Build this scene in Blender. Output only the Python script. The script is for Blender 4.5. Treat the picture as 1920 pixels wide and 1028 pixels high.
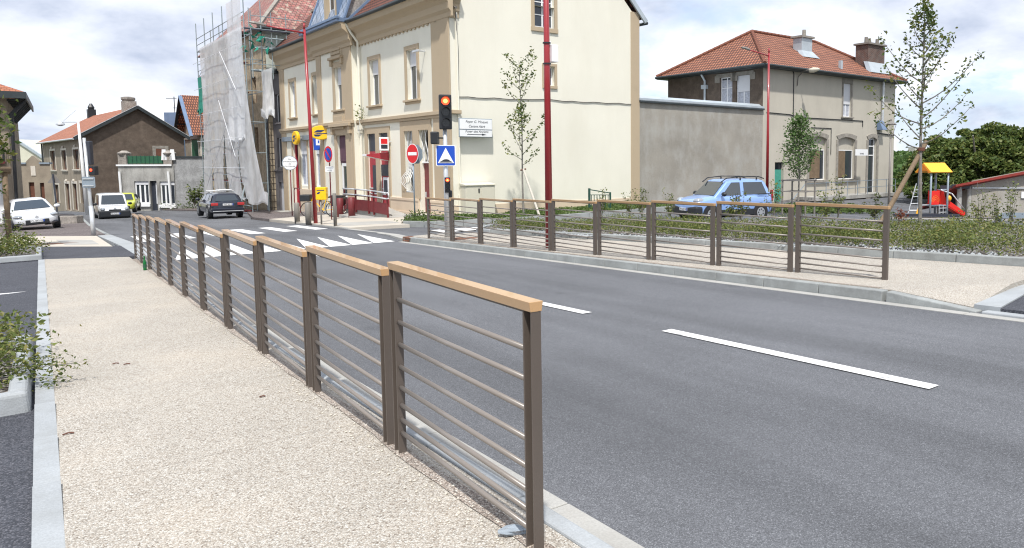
import bpy, bmesh, math, random
import numpy as np
from mathutils import Vector, Matrix
random.seed(7); rng = np.random.default_rng(7)
for o in list(bpy.data.objects): bpy.data.objects.remove(o)
sc = bpy.context.scene
COL = sc.collection
# ------------------------------------------------------------------ camera
HC = 1.558
RIGHT = Vector((0.7853, -0.6190, -0.0028)); UP = Vector((0.0577, 0.0687, 0.9960)); FWD = Vector((0.6163, 0.7824, -0.0896))
FWD.normalize(); RIGHT = (RIGHT - FWD*RIGHT.dot(FWD)).normalized(); UP = RIGHT.cross(FWD)
FPX, CX, CY = 1412.0, 1187.3, 430.1
CAM = Vector((0, 0, HC))
cam = bpy.data.objects.new('camera', bpy.data.cameras.new('camera')); COL.objects.link(cam)
cam.matrix_world = Matrix(((RIGHT.x, UP.x, -FWD.x, 0), (RIGHT.y, UP.y, -FWD.y, 0), (RIGHT.z, UP.z, -FWD.z, HC), (0, 0, 0, 1)))
cam.data.sensor_width = 36; cam.data.lens = 36*FPX/1920
cam.data.shift_x = -(CX-960)/1920; cam.data.shift_y = -(514-CY)/1920
cam.data.clip_start = 0.05; cam.data.clip_end = 3000
sc.camera = cam
# ------------------------------------------------------------------ world, sun, exposure
SUN_EL, SUN_AZ = math.radians(60), math.radians(212)     # azimuth clockwise from +Y
w = bpy.data.worlds.new("World"); sc.world = w; w.use_nodes = True
nt = w.node_tree; nd = nt.nodes; lk = nt.links
bg = nd['Background']; bg.inputs['Strength'].default_value = 0.1
sky = nd.new('ShaderNodeTexSky'); sky.sky_type = 'NISHITA'; sky.sun_disc = False
sky.sun_elevation = SUN_EL; sky.sun_rotation = SUN_AZ
tc = nd.new('ShaderNodeTexCoord'); sep = nd.new('ShaderNodeSeparateXYZ'); lk.new(tc.outputs['Generated'], sep.inputs[0])
def wmath(op, a, b=None):
    n = nd.new('ShaderNodeMath'); n.operation = op
    for i, v in enumerate((a, b)):
        if v is None: continue
        if isinstance(v, (int, float)): n.inputs[i].default_value = v
        else: lk.new(v, n.inputs[i])
    return n.outputs[0]
zz = wmath('ADD', wmath('MAXIMUM', sep.outputs[2], 0.0), 0.34)
cmb = nd.new('ShaderNodeCombineXYZ'); lk.new(wmath('DIVIDE', sep.outputs[0], zz), cmb.inputs[0]); lk.new(wmath('DIVIDE', sep.outputs[1], zz), cmb.inputs[1])
def wnoise(scale, detail, rough, off):
    m = nd.new('ShaderNodeMapping'); lk.new(cmb.outputs[0], m.inputs[0]); m.inputs['Location'].default_value = off
    n = nd.new('ShaderNodeTexNoise'); n.inputs['Scale'].default_value = scale; n.inputs['Detail'].default_value = detail; n.inputs['Roughness'].default_value = rough
    n.inputs['Distortion'].default_value = 0.1
    lk.new(m.outputs[0], n.inputs['Vector']); return n.outputs[0]
def wramp(src, pts):
    r = nd.new('ShaderNodeValToRGB'); lk.new(src, r.inputs[0]); e = r.color_ramp.elements
    e[0].position, e[0].color = pts[0][0], (*pts[0][1], 1); e[1].position, e[1].color = pts[-1][0], (*pts[-1][1], 1)
    for p, c in pts[1:-1]:
        q = e.new(p); q.color = (*c, 1)
    return r.outputs[0]
cl = wramp(wnoise(1.9, 8, .56, (2.3, 7.1, 0)), [(0.36, (3.6, 4.1, 5.2)), (0.45, (5.2, 5.6, 6.5)), (0.54, (6.6, 6.9, 7.5)), (0.62, (8.8, 8.9, 9.1))])
mask = wramp(wnoise(1.2, 7, .6, (9.3, 1.7, 0)), [(0.36, (0, 0, 0)), (0.47, (1, 1, 1))])
mx = nd.new('ShaderNodeMixRGB'); lk.new(mask, mx.inputs[0])
bl = nd.new('ShaderNodeMixRGB'); bl.inputs[0].default_value = .6; lk.new(sky.outputs[0], bl.inputs[1]); bl.inputs[2].default_value = (5.0, 6.2, 8.2, 1)
lk.new(bl.outputs[0], mx.inputs[1]); lk.new(cl, mx.inputs[2]); lk.new(mx.outputs[0], bg.inputs[0])
sl = bpy.data.lights.new('sun', 'SUN'); sl.energy = 3.1; sl.angle = math.radians(2.0); sl.color = (1, .96, .9)
so = bpy.data.objects.new('sun', sl); COL.objects.link(so)
sd = Vector((math.sin(SUN_AZ)*math.cos(SUN_EL), math.cos(SUN_AZ)*math.cos(SUN_EL), math.sin(SUN_EL)))
so.rotation_euler = sd.to_track_quat('Z', 'Y').to_euler()
sc.view_settings.view_transform = 'Standard'; sc.view_settings.look = 'None'; sc.view_settings.gamma = 1
sc.view_settings.exposure = 0.66
sc.render.resolution_x = 1024; sc.render.resolution_y = 548
sc.render.engine = 'CYCLES'; sc.cycles.filter_width = 1.15
# ------------------------------------------------------------------ surveying helpers (photo pixel -> place)
GX, GY = 0.016, -0.034
def gz(x, y):                       # height of the pavement plane; the street falls away from the camera
    if y > 100: y = 100
    x = max(-30, min(60, x))
    return GX*x + GY*y
def ray(px, py): return RIGHT*((px-CX)/FPX) - UP*((py-CY)/FPX) + FWD
def at(px, py, dz=0.0):             # point on the pavement plane raised by dz
    d = ray(px, py); t = (-HC + dz)/(d.z - GX*d.x - GY*d.y); return CAM + d*t
def hitd(px, py, depth): return CAM + ray(px, py)*depth
def atx(px, py, x, y):              # height above at horizontal distance of (x,y)
    d = ray(px, py); t = math.hypot(x, y)/math.hypot(d.x, d.y); return CAM + d*t
class Fr:
    def __init__(s, o, rz): s.o = Vector(o); s.rz = rz; s.M = Matrix.Translation(s.o) @ Matrix.Rotation(rz, 4, 'Z'); s.I = s.M.inverted()
    def on(s, ax, val, px, py):     # ax 'x' or 'y': local plane
        o = s.I @ CAM; d = s.I.to_3x3() @ ray(px, py); i = 0 if ax == 'x' else 1
        return o + d*((val - o[i])/d[i])
# ------------------------------------------------------------------ mesh builder
SPLIT = {'pilaster', 'plinth', 'tower_post', 'string_course', 'porch_column', 'terrace_pier', 'post', 'cornice', 'dark_glazing', 'bank_front_panel', 'keystone_ornament', 'door_frame', 'eaves_bracket', 'sill', 'boarded_opening', 'dark_opening', 'brown_blind', 'information_panel', 'door_sill', 'screen_post', 'red_panel', 'side_tubes', 'flashing', 'roof_bars', 'gable_board', 'dormer_cheek', 'verge_board', 'white_tie_tube', 'swirl_groove', 'gutter', 'bracket', 'rubble_party_wall', 'carved_panel', 'brackets', 'sign_leg', 'deck', 'cantilever_deck', 'diagonal_brace', 'hand_rail', 'cross_bar', 'wall_cable', 'coping'}
class MB:
    def __init__(s): s.v = []; s.f = []; s.uv = {}
    def add(s, vs, fs):
        b = len(s.v); s.v += [tuple(v) for v in vs]; s.f += [tuple(b+i for i in f) for f in fs]; return b
    def quad(s, a, b, c, d, uv=None):
        s.add([a, b, c, d], [(0, 1, 2, 3)])
        if uv: s.uv[len(s.f)-1] = uv
    def tri(s, a, b, c): s.add([a, b, c], [(0, 1, 2)])
    def box(s, a, b):
        x0, x1 = sorted((a[0], b[0])); y0, y1 = sorted((a[1], b[1])); z0, z1 = sorted((a[2], b[2]))
        s.add([(x0,y0,z0),(x1,y0,z0),(x1,y1,z0),(x0,y1,z0),(x0,y0,z1),(x1,y0,z1),(x1,y1,z1),(x0,y1,z1)],
              [(0,3,2,1),(4,5,6,7),(0,1,5,4),(1,2,6,5),(2,3,7,6),(3,0,4,7)])
    def cyl(s, p0, p1, r0, r1=None, n=10, caps=True):
        p0, p1 = Vector(p0), Vector(p1); r1 = r0 if r1 is None else r1
        d = (p1-p0); q = d.to_track_quat('Z', 'Y') if d.length > 1e-6 else Vector((0,0,1)).to_track_quat('Z','Y')
        vs = []
        for p, r in ((p0, r0), (p1, r1)):
            for i in range(n):
                a = 2*math.pi*i/n; vs.append(p + q @ Vector((r*math.cos(a), r*math.sin(a), 0)))
        fs = [(i, (i+1) % n, n+(i+1) % n, n+i) for i in range(n)]
        if caps: fs += [tuple(range(n-1, -1, -1)), tuple(range(n, 2*n))]
        s.add(vs, fs)
    def bar(s, p0, p1, w, h, up=(0, 0, 1)):
        p0, p1 = Vector(p0), Vector(p1); d = (p1-p0).normalized(); u = Vector(up)
        r = d.cross(u)
        if r.length < 1e-4: r = d.cross(Vector((1, 0, 0)))
        r.normalize(); u = r.cross(d); vs = []
        for p in (p0, p1):
            for a, b in ((-1,-1),(1,-1),(1,1),(-1,1)): vs.append(p + r*(a*w/2) + u*(b*h/2))
        s.add(vs, [(0,1,2,3),(7,6,5,4),(0,4,5,1),(1,5,6,2),(2,6,7,3),(3,7,4,0)])
    def tube(s, pts, r, n=8):
        for i in range(len(pts)-1):
            ra = r[i] if isinstance(r, (list, tuple)) else r; rb = r[i+1] if isinstance(r, (list, tuple)) else r
            s.cyl(pts[i], pts[i+1], ra, rb, n)
    def lathe(s, prof, n=16, c=(0, 0, 0)):
        vs = []
        for r, z in prof:
            for i in range(n): a = 2*math.pi*i/n; vs.append((c[0]+r*math.cos(a), c[1]+r*math.sin(a), c[2]+z))
        fs = []
        for j in range(len(prof)-1):
            for i in range(n): fs.append((j*n+i, j*n+(i+1) % n, (j+1)*n+(i+1) % n, (j+1)*n+i))
        fs += [tuple(range(n-1, -1, -1)), tuple(range((len(prof)-1)*n, len(prof)*n))]
        s.add(vs, fs)
    def prism(s, poly, vec):        # poly: list of 3D points, extruded by vec
        n = len(poly); vec = Vector(vec); a = [Vector(p) for p in poly]
        s.add(a + [p+vec for p in a], [tuple(range(n-1, -1, -1)), tuple(range(n, 2*n))] + [(i, (i+1) % n, n+(i+1) % n, n+i) for i in range(n)])
    def islands(s):
        par = list(range(len(s.v)))
        def fd(i):
            while par[i] != i: par[i] = par[par[i]]; i = par[i]
            return i
        for f in s.f:
            for i in f[1:]: par[fd(i)] = fd(f[0])
        G = {}
        for f in s.f: G.setdefault(fd(f[0]), []).append(f)
        out = []
        for fs in G.values():
            ids = sorted({i for f in fs for i in f}); mp = {i: k for k, i in enumerate(ids)}; m = MB(); m.v = [s.v[i] for i in ids]; m.f = [tuple(mp[i] for i in f) for f in fs]; out.append(m)
        return out
    def build(s, name, mat, parent=None, smooth=False, bevel=0, seg=2, sub=0, fix=True):
        if parent and name in SPLIT and not s.uv and not getattr(s, 'whole', 0):
            L = s.islands()
            if 1 < len(L) <= 60:
                for q in L: q.whole = 1; o = q.build(name, mat, parent, smooth, bevel, seg, sub, fix)
                return o
        me = bpy.data.meshes.new(name); me.from_pydata(s.v, [], s.f)
        if s.uv:
            uvl = me.uv_layers.new(name='UVMap')
            for fi, uv in s.uv.items():
                p = me.polygons[fi]
                for k, li in enumerate(p.loop_indices): uvl.data[li].uv = uv[k]
        if fix:
            bm = bmesh.new(); bm.from_mesh(me); bmesh.ops.recalc_face_normals(bm, faces=bm.faces); bm.to_mesh(me); bm.free()
        me.materials.append(mat); o = bpy.data.objects.new(name, me); COL.objects.link(o)
        if parent: o.parent = parent
        if smooth:
            for p in me.polygons: p.use_smooth = True
        if bevel:
            m = o.modifiers.new('bevel', 'BEVEL'); m.width = bevel; m.segments = seg; m.limit_method = 'ANGLE'; m.angle_limit = math.radians(35)
        if sub:
            m = o.modifiers.new('sub', 'SUBSURF'); m.levels = sub; m.render_levels = sub
        return o
def tag(o, label=None, cat=None, group=None, kind=None):
    if label: o['label'] = label
    if cat: o['category'] = cat
    if group: o['group'] = group
    if kind: o['kind'] = kind
    return o
def thing(name, label, cat, loc=(0, 0, 0), rz=0, group=None):
    o = bpy.data.objects.new(name, None); COL.objects.link(o); o.location = loc; o.rotation_euler = (0, 0, rz); o.empty_display_size = .2
    return tag(o, label, cat, group)
def copy_tree(o, parent=None):
    c = o.copy(); COL.objects.link(c)
    if parent: c.parent = parent
    for ch in [x for x in o.children]: copy_tree(ch, c)
    return c
def struct(mb, name, mat, **k): return tag(mb.build(name, mat, **k), kind='structure')
# ------------------------------------------------------------------ materials
def newmat(name):
    m = bpy.data.materials.new(name); m.use_nodes = True; n = m.node_tree.nodes; l = m.node_tree.links; return m, n, l, n['Principled BSDF']
def nz(n, l, vec, scale, detail=4, rough=.55):
    t = n.new('ShaderNodeTexNoise'); t.inputs['Scale'].default_value = scale; t.inputs['Detail'].default_value = detail; t.inputs['Roughness'].default_value = rough
    l.new(vec, t.inputs['Vector']); return t.outputs[0]
def rp(n, l, src, pts, const=False):
    r = n.new('ShaderNodeValToRGB'); l.new(src, r.inputs[0]); e = r.color_ramp.elements
    if const: r.color_ramp.interpolation = 'CONSTANT'
    e[0].position, e[0].color = pts[0][0], (*pts[0][1], 1); e[1].position, e[1].color = pts[-1][0], (*pts[-1][1], 1)
    for p, c in pts[1:-1]:
        q = e.new(p); q.color = (*c, 1)
    return r.outputs[0]
def mixc(n, l, fac, a, b, mode='MIX'):
    x = n.new('ShaderNodeMixRGB'); x.blend_type = mode
    for i, v in enumerate((fac, a, b)):
        if isinstance(v, (int, float)): x.inputs[i].default_value = v
        elif isinstance(v, tuple): x.inputs[i].default_value = (*v, 1) if len(v) == 3 else v
        else: l.new(v, x.inputs[i])
    return x.outputs[0]
def g3(v): return (v, v, v)
def M(name, col, rough=.8, var=.12, scale=2.0, fine=.06, fscale=60, bump=.0, bscale=80, metal=0, spec=.5, stain=0, stcol=(.2, .19, .17), stscale=.6, coat=0, stretch=None, thr=(.46, .66)):
    m, n, l, p = newmat(name); t = n.new('ShaderNodeTexCoord'); vec = t.outputs['Object']
    sv = vec
    if stretch:
        mp = n.new('ShaderNodeMapping'); mp.inputs['Scale'].default_value = stretch; l.new(vec, mp.inputs[0]); sv = mp.outputs[0]
    c1 = rp(n, l, nz(n, l, vec, scale, 5), [(.3, g3(1-var)), (.7, g3(1+var))])
    c2 = rp(n, l, nz(n, l, vec, fscale, 3), [(.3, g3(1-fine)), (.7, g3(1+fine))])
    c = mixc(n, l, 1, mixc(n, l, 1, col, c1, 'MULTIPLY'), c2, 'MULTIPLY')
    if stain:
        f = rp(n, l, nz(n, l, sv, stscale, 9, .68), [(thr[0], g3(0)), (thr[1], g3(stain))]); c = mixc(n, l, f, c, stcol)
    l.new(c, p.inputs['Base Color']); p.inputs['Roughness'].default_value = rough; p.inputs['Metallic'].default_value = metal
    p.inputs['Specular IOR Level'].default_value = spec; p.inputs['Coat Weight'].default_value = coat
    if bump:
        b = n.new('ShaderNodeBump'); b.inputs['Strength'].default_value = bump; b.inputs['Distance'].default_value = .01
        l.new(nz(n, l, vec, bscale, 4), b.inputs['Height']); l.new(b.outputs[0], p.inputs['Normal'])
    return m
def speckled(name, pts, scale, big=.12, bigs=1.2, dark=None, rough=.9, bump=.5, bd=.004, tint=None, drk=.35, streak=None, spots=None):
    m, n, l, p = newmat(name); t = n.new('ShaderNodeTexCoord'); vec = t.outputs['Object']
    v = n.new('ShaderNodeTexVoronoi'); v.inputs['Scale'].default_value = scale; l.new(vec, v.inputs['Vector'])
    s = n.new('ShaderNodeSeparateColor'); l.new(v.outputs['Color'], s.inputs[0])
    c = rp(n, l, s.outputs[0], pts)
    edge = rp(n, l, v.outputs['Distance'], [(.35, g3(1)), (.75, g3(drk))]); c = mixc(n, l, 1, c, edge, 'MULTIPLY')
    bgn = rp(n, l, nz(n, l, vec, bigs, 6, .62), [(.32, g3(1-big)), (.68, g3(1+big))]); c = mixc(n, l, 1, c, bgn, 'MULTIPLY')
    if streak:
        mp = n.new('ShaderNodeMapping'); mp.inputs['Scale'].default_value = streak[0]; l.new(vec, mp.inputs[0]); c = mixc(n, l, 1, c, rp(n, l, nz(n, l, mp.outputs[0], 1.0, 5, .6), [(.36, g3(1-streak[1])), (.62, g3(1+streak[1]))]), 'MULTIPLY')
    if spots: c = mixc(n, l, 1, c, rp(n, l, nz(n, l, vec, spots[0], 3, .5), [(spots[1]-.03, g3(spots[2])), (spots[1]+.03, g3(1))]), 'MULTIPLY')
    if tint: c = mixc(n, l, rp(n, l, nz(n, l, vec, tint[1], 5), [(.5, g3(0)), (.72, g3(tint[2]))]), c, tint[0])
    l.new(c, p.inputs['Base Color']); p.inputs['Roughness'].default_value = rough; p.inputs['Specular IOR Level'].default_value = .3
    b = n.new('ShaderNodeBump'); b.inputs['Strength'].default_value = bump; b.inputs['Distance'].default_value = bd; b.invert = True
    l.new(v.outputs['Distance'], b.inputs['Height']); l.new(b.outputs[0], p.inputs['Normal']); return m
def tiles(name, col, col2, w=.22, h=.33, mortar=(.03, .015, .01), msize=.035, var=.25, bump=.6, rot=0, rough=.8, offset=.5, lich=0):
    m, n, l, p = newmat(name); t = n.new('ShaderNodeTexCoord'); vec = t.outputs['UV']
    if rot:
        mp = n.new('ShaderNodeMapping'); mp.inputs['Rotation'].default_value = (0, 0, rot); l.new(vec, mp.inputs[0]); vec = mp.outputs[0]
    b = n.new('ShaderNodeTexBrick'); l.new(vec, b.inputs['Vector']); b.inputs['Scale'].default_value = 1; b.inputs['Brick Width'].default_value = w; b.inputs['Row Height'].default_value = h
    b.inputs['Color1'].default_value = (*col, 1); b.inputs['Color2'].default_value = (*col2, 1); b.inputs['Mortar'].default_value = (*mortar, 1); b.inputs['Mortar Size'].default_value = msize
    b.inputs['Mortar Smooth'].default_value = .35; b.offset = offset
    c = mixc(n, l, 1, b.outputs[0], rp(n, l, nz(n, l, vec, .9, 7, .65), [(.3, g3(1-var)), (.7, g3(1+var))]), 'MULTIPLY')
    if lich: c = mixc(n, l, rp(n, l, nz(n, l, vec, 2.2, 8, .7), [(.52, g3(0)), (.66, g3(lich))]), c, (.42, .38, .30))
    l.new(c, p.inputs['Base Color']); p.inputs['Roughness'].default_value = rough
    bp = n.new('ShaderNodeBump'); bp.inputs['Strength'].default_value = bump; bp.inputs['Distance'].default_value = .03; bp.invert = True
    l.new(b.outputs['Fac'], bp.inputs['Height']); l.new(bp.outputs[0], p.inputs['Normal']); return m
def leafmat(name, cols, rough=.55, tr=.35):
    m, n, l, p = newmat(name); g = n.new('ShaderNodeNewGeometry'); c = rp(n, l, g.outputs['Random Per Island'], [(i/(len(cols)-1), c) for i, c in enumerate(cols)])
    l.new(c, p.inputs['Base Color']); p.inputs['Roughness'].default_value = rough; p.inputs['Specular IOR Level'].default_value = .4
    t = n.new('ShaderNodeBsdfTranslucent'); l.new(c, t.inputs[0]); x = n.new('ShaderNodeMixShader'); x.inputs[0].default_value = tr
    l.new(p.outputs[0], x.inputs[1]); l.new(t.outputs[0], x.inputs[2]); l.new(x.outputs[0], n['Material Output'].inputs[0]); return m
def emis(name, col, s):
    m, n, l, p = newmat(name); p.inputs['Base Color'].default_value = (*col, 1); p.inputs['Emission Color'].default_value = (*col, 1); p.inputs['Emission Strength'].default_value = s; return m
MT = {}
MT['gravel'] = speckled('exposed_aggregate', [(0, (.19, .155, .125)), (.08, (.345, .30, .25)), (.35, (.43, .39, .335)), (.7, (.49, .455, .40)), (1, (.62, .60, .555))], 135, big=.08, bigs=.7, tint=((.46, .38, .29), .7, .18), bd=.003, drk=.58, spots=(2.6, .27, .88))
MT['gravel_brown'] = speckled('stained_aggregate', [(0, (.17, .135, .115)), (.35, (.33, .27, .225)), (.7, (.43, .37, .315)), (1, (.60, .56, .5))], 125, big=.2, bigs=2.2, drk=.45)
MT['asphalt'] = speckled('asphalt', [(0, (.078, .081, .088)), (.5, (.118, .122, .133)), (.88, (.150, .155, .168)), (1, (.22, .228, .245))], 175, big=.10, bigs=.35, bump=.2, drk=.8, streak=((.75, .06, 1), .20), spots=(1.3, .30, .86))
MT['asphalt_dark'] = speckled('dark_asphalt', [(0, (.042, .045, .056)), (.6, (.072, .077, .092)), (1, (.14, .14, .16))], 110, big=.12, bigs=.8, bump=.35, drk=.6)
MT['pink_asphalt'] = speckled('old_pink_asphalt', [(0, (.11, .095, .095)), (.6, (.185, .155, .15)), (1, (.31, .27, .26))], 60, big=.18, bigs=.5, bump=.2)
MT['paving'] = M('pale_paving', (.47, .43, .37), .9, .07, .8, .12, 90, bump=.15)
MT['kerb'] = M('kerb_concrete', (.29, .305, .30), .9, .14, 1.6, .09, 70, bump=.2, stain=.75, stcol=(.20, .205, .20), stscale=2.5)
MT['kerb_pale'] = M('pale_kerb_concrete', (.33, .35, .365), .9, .12, 1.8, .10, 90, bump=.25, stain=.5, stcol=(.26, .27, .27), stscale=3)
MT['gutter'] = M('gutter_concrete', (.36, .355, .335), .9, .10, 1.5, .10, 80, bump=.2, stain=.35, stcol=(.3, .28, .25), stscale=1.8)
MT['oldkerb'] = M('old_kerb_stone', (.20, .185, .165), .95, .2, 1.5, .15, 30, bump=.3)
MT['paint'] = M('road_paint', (.66, .66, .655), .75, .08, 3, .10, 90, bump=.25, stain=.75, stcol=(.22, .225, .24), stscale=7, thr=(.56, .68))
MT['cream'] = M('cream_render', (.76, .735, .635), .9, .035, .4, .03, 40, bump=.12, bscale=120, stain=.22, stcol=(.60, .56, .45), stscale=.5, stretch=(1, 1, .3))
MT['tan'] = M('tan_stone_trim', (.45, .36, .25), .9, .06, 1.2, .05, 50, bump=.12, stain=.2, stcol=(.29, .22, .15), stscale=1.2)
MT['tan_plinth'] = M('tan_plinth', (.60, .49, .37), .9, .06, 1.0, .05, 50, bump=.1)
MT['house_render'] = M('grey_beige_render', (.47, .44, .375), .95, .05, .7, .05, 40, bump=.2, stain=.35, stcol=(.33, .30, .26), stscale=.55, stretch=(1, 1, .25))
MT['mottled'] = M('mottled_cement_wall', (.30, .28, .245), .95, .16, .5, .16, 20, bump=.4, bscale=40, stain=.5, stcol=(.43, .43, .41), stscale=1.1, stretch=(1, 1, .6))
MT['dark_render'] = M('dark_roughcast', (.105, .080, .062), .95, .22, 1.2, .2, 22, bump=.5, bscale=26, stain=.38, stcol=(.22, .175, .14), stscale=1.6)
MT['brown_render'] = M('weathered_brown_render', (.26, .22, .17), .95, .18, 1.0, .12, 20, bump=.3, stain=.5, stcol=(.32, .28, .21), stscale=.9)
MT['grey_render'] = M('weathered_grey_render', (.36, .355, .335), .95, .18, .8, .15, 18, bump=.4, stain=.8, stcol=(.15, .145, .135), stscale=.9, stretch=(1, 1, .4))
MT['grey_wall'] = M('grey_cement_wall', (.31, .315, .32), .95, .22, 1.0, .2, 9, bump=.6, bscale=12, stain=.7, stcol=(.17, .17, .17), stscale=1.2)
MT['mauve'] = M('mauve_grey_render', (.16, .15, .155), .95, .05, 1, .06, 30)
MT['stone'] = M('rubble_stone', (.42, .35, .25), .95, .3, 2.2, .25, 9, bump=.9, bscale=9)
MT['stone_grey'] = M('grey_rubble', (.27, .245, .22), .95, .3, 2.5, .3, 9, bump=.9, bscale=8)
MT['surround'] = M('pale_stone_surround', (.56, .52, .45), .9, .1, 3, .1, 30, bump=.1)
MT['oldstone'] = M('weathered_stone_surround', (.27, .25, .22), .95, .2, 4, .2, 25, bump=.4)
MT['brick'] = tiles('brown_brick', (.12, .05, .035), (.07, .035, .03), .22, .075, (.2, .18, .16), .012, .3, .4)
MT['quoin'] = tiles('stone_quoins', (.52, .43, .30), (.42, .35, .25), 1.2, .42, (.12, .09, .07), .03, .2, .5, offset=0)
MT['tile'] = tiles('orange_roof_tiles', (.45, .19, .105), (.37, .14, .075), .24, .36, (.10, .04, .028), .075, .22, 1.0)
MT['tile_red'] = tiles('red_roof_tiles', (.30, .095, .06), (.24, .075, .048), .24, .36, (.045, .018, .012), .085, .16, .8)
MT['tile_old'] = tiles('patched_old_tiles', (.33, .12, .10), (.26, .12, .11), .3, .3, (.1, .06, .05), .03, .4, .6, lich=1.0)
MT['tile_plain'] = tiles('flat_orange_tiles', (.38, .15, .085), (.29, .11, .06), .26, .2, (.17, .06, .035), .02, .22, .5)
MT['slate'] = tiles('blue_slate_lozenges', (.20, .26, .36), (.34, .38, .45), .42, .42, (.03, .04, .055), .022, .3, .4, rot=math.radians(52), rough=.45, offset=0)
MT['zinc'] = M('blue_grey_zinc', (.16, .23, .35), .45, .1, 2, .05, 30, metal=.35)
MT['zinc_pale'] = M('pale_zinc_flashing', (.45, .50, .54), .5, .1, 2, .05, 30, metal=.3)
MT['gutter_dark'] = M('dark_gutter_metal', (.045, .055, .06), .5, .15, 2, .05, 30, metal=.3)
MT['red_sheet'] = M('weathered_red_sheet', (.24, .035, .028), .95, .15, 3, .1, 20)
MT['white'] = M('white_pvc', (.78, .79, .80), .45, .03, 2, .02, 30)
MT['shutter'] = M('roller_shutter', (.62, .63, .66), .6, .03, 2, .03, 30)
MT['curtain'] = M('net_curtain', (.42, .44, .50), .9, .25, 9, .05, 30, stretch=(1, 1, .1))
MT['brownpost'] = M('taupe_powder_coat', (.098, .080, .068), .42, .04, 3, .03, 120, spec=.5)
MT['rod'] = M('taupe_rail_rods', (.20, .175, .155), .32, .04, 3, .03, 120, spec=.6)
MT['rail'] = M('bronze_handrail', (.47, .285, .135), .36, .04, 3, .05, 150, spec=.8, coat=.5)
MT['red'] = M('dark_red_paint', (.30, .018, .024), .35, .04, 2, .03, 60, coat=.3)
MT['burg'] = M('burgundy_paint', (.155, .022, .026), .5, .15, 4, .1, 30)
MT['grey_metal'] = M('galvanised_steel', (.42, .45, .48), .45, .08, 4, .06, 60, metal=.6)
MT['pole_grey'] = M('grey_painted_steel', (.25, .30, .35), .5, .08, 4, .06, 60, metal=.2)
MT['alu'] = M('brushed_aluminium', (.60, .62, .64), .4, .06, 4, .04, 60, metal=.5)
MT['scaff'] = M('scaffold_steel', (.34, .40, .42), .5, .12, 4, .06, 60, metal=.5)
MT['lamp_grey'] = M('lamp_post_grey', (.19, .175, .16), .5, .08, 4, .06, 60)
MT['black'] = M('black_plastic', (.018, .02, .024), .45, .1, 4, .05, 60)
MT['bollard'] = M('grey_bollard_paint', (.20, .185, .165), .5, .06, 4, .04, 60)
MT['bark'] = M('young_bark', (.20, .185, .165), .9, .25, 12, .2, 60, bump=.5)
MT['wood'] = M('round_timber', (.17, .12, .075), .85, .2, 5, .15, 40, bump=.4, stretch=(1, 1, .1))
MT['greenmetal'] = M('green_enamel_fence', (.02, .075, .055), .5, .1, 4, .05, 60)
MT['teal'] = M('teal_painted_door', (.06, .30, .23), .6, .12, 4, .08, 40)
MT['purple'] = M('faded_plum_shutter', (.11, .05, .075), .7, .12, 4, .08, 40)
MT['brownwood'] = M('brown_shutter_wood', (.13, .05, .03), .8, .15, 4, .1, 40)
MT['dkgreen'] = M('dark_green_shutter', (.02, .10, .05), .7, .1, 4, .08, 40)
MT['yellow'] = M('post_yellow', (.85, .50, .005), .4, .02, 4, .02, 40, coat=.3)
MT['yellow2'] = M('play_roof_yellow', (.82, .42, .03), .5, .04, 3, .03, 40)
MT['orange'] = M('play_orange', (.75, .22, .02), .5, .04, 3, .03, 40)
MT['playred'] = M('play_red', (.68, .02, .012), .4, .04, 3, .03, 40)
MT['blue'] = M('sign_blue', (.012, .075, .46), .4, .02, 3, .02, 40)
MT['postblue'] = M('logo_dark_blue', (.01, .03, .12), .4, .02, 3, .02, 40)
MT['signwhite'] = M('sign_white', (.80, .81, .82), .45, .02, 3, .02, 40)
MT['signred'] = M('sign_red', (.62, .012, .018), .4, .02, 3, .02, 40)
MT['bankred'] = M('bank_red_panel', (.36, .03, .045), .45, .08, 3, .03, 40)
MT['charcoal'] = M('charcoal_panel', (.035, .04, .055), .4, .08, 3, .03, 40)
MT['ink'] = M('sign_ink', (.02, .025, .04), .6, .02, 3, .02, 40)
MT['cabinet'] = M('cream_cabinet', (.60, .57, .47), .6, .03, 2, .02, 40)
MT['soil'] = speckled('bark_mulch', [(0, (.04, .03, .025)), (.45, (.12, .10, .085)), (.75, (.27, .25, .23)), (1, (.50, .49, .47))], 26, big=.2, bigs=2, bump=.6, bd=.01)
MT['grass_base'] = M('grass_soil', (.055, .085, .03), .95, .25, 2, .2, 30, bump=.3)
MT['hill'] = M('distant_meadow', (.06, .085, .035), .95, .25, .1, .2, 3)
MT['rust'] = M('rusty_iron', (.16, .07, .04), .8, .2, 12, .2, 60, bump=.3)
MT['tyre'] = M('tyre_rubber', (.016, .016, .018), .8, .1, 5, .05, 40)
MT['rim'] = M('alloy_rim', (.52, .54, .56), .35, .05, 5, .03, 40, metal=.7)
MT['netgreen'] = M('green_debris_net', (.02, .22, .16), .9, .3, 8, .1, 40)
MT['palewall'] = M('pale_netted_wall', (.50, .53, .47), .9, .12, 1.5, .1, 20)
MT['dirtwhite'] = M('factory_cream', (.60, .58, .48), .9, .05, 1, .04, 30)
m_, n_, l_, p_ = newmat('window_glass'); p_.inputs['Base Color'].default_value = (.03, .038, .05, 1); p_.inputs['Roughness'].default_value = .06; p_.inputs['Specular IOR Level'].default_value = .8; MT['glass'] = m_
m_, n_, l_, p_ = newmat('car_glass'); p_.inputs['Base Color'].default_value = (.02, .03, .04, 1); p_.inputs['Roughness'].default_value = .03; p_.inputs['Specular IOR Level'].default_value = 1.0; p_.inputs['Coat Weight'].default_value = .6; MT['carglass'] = m_
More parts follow.
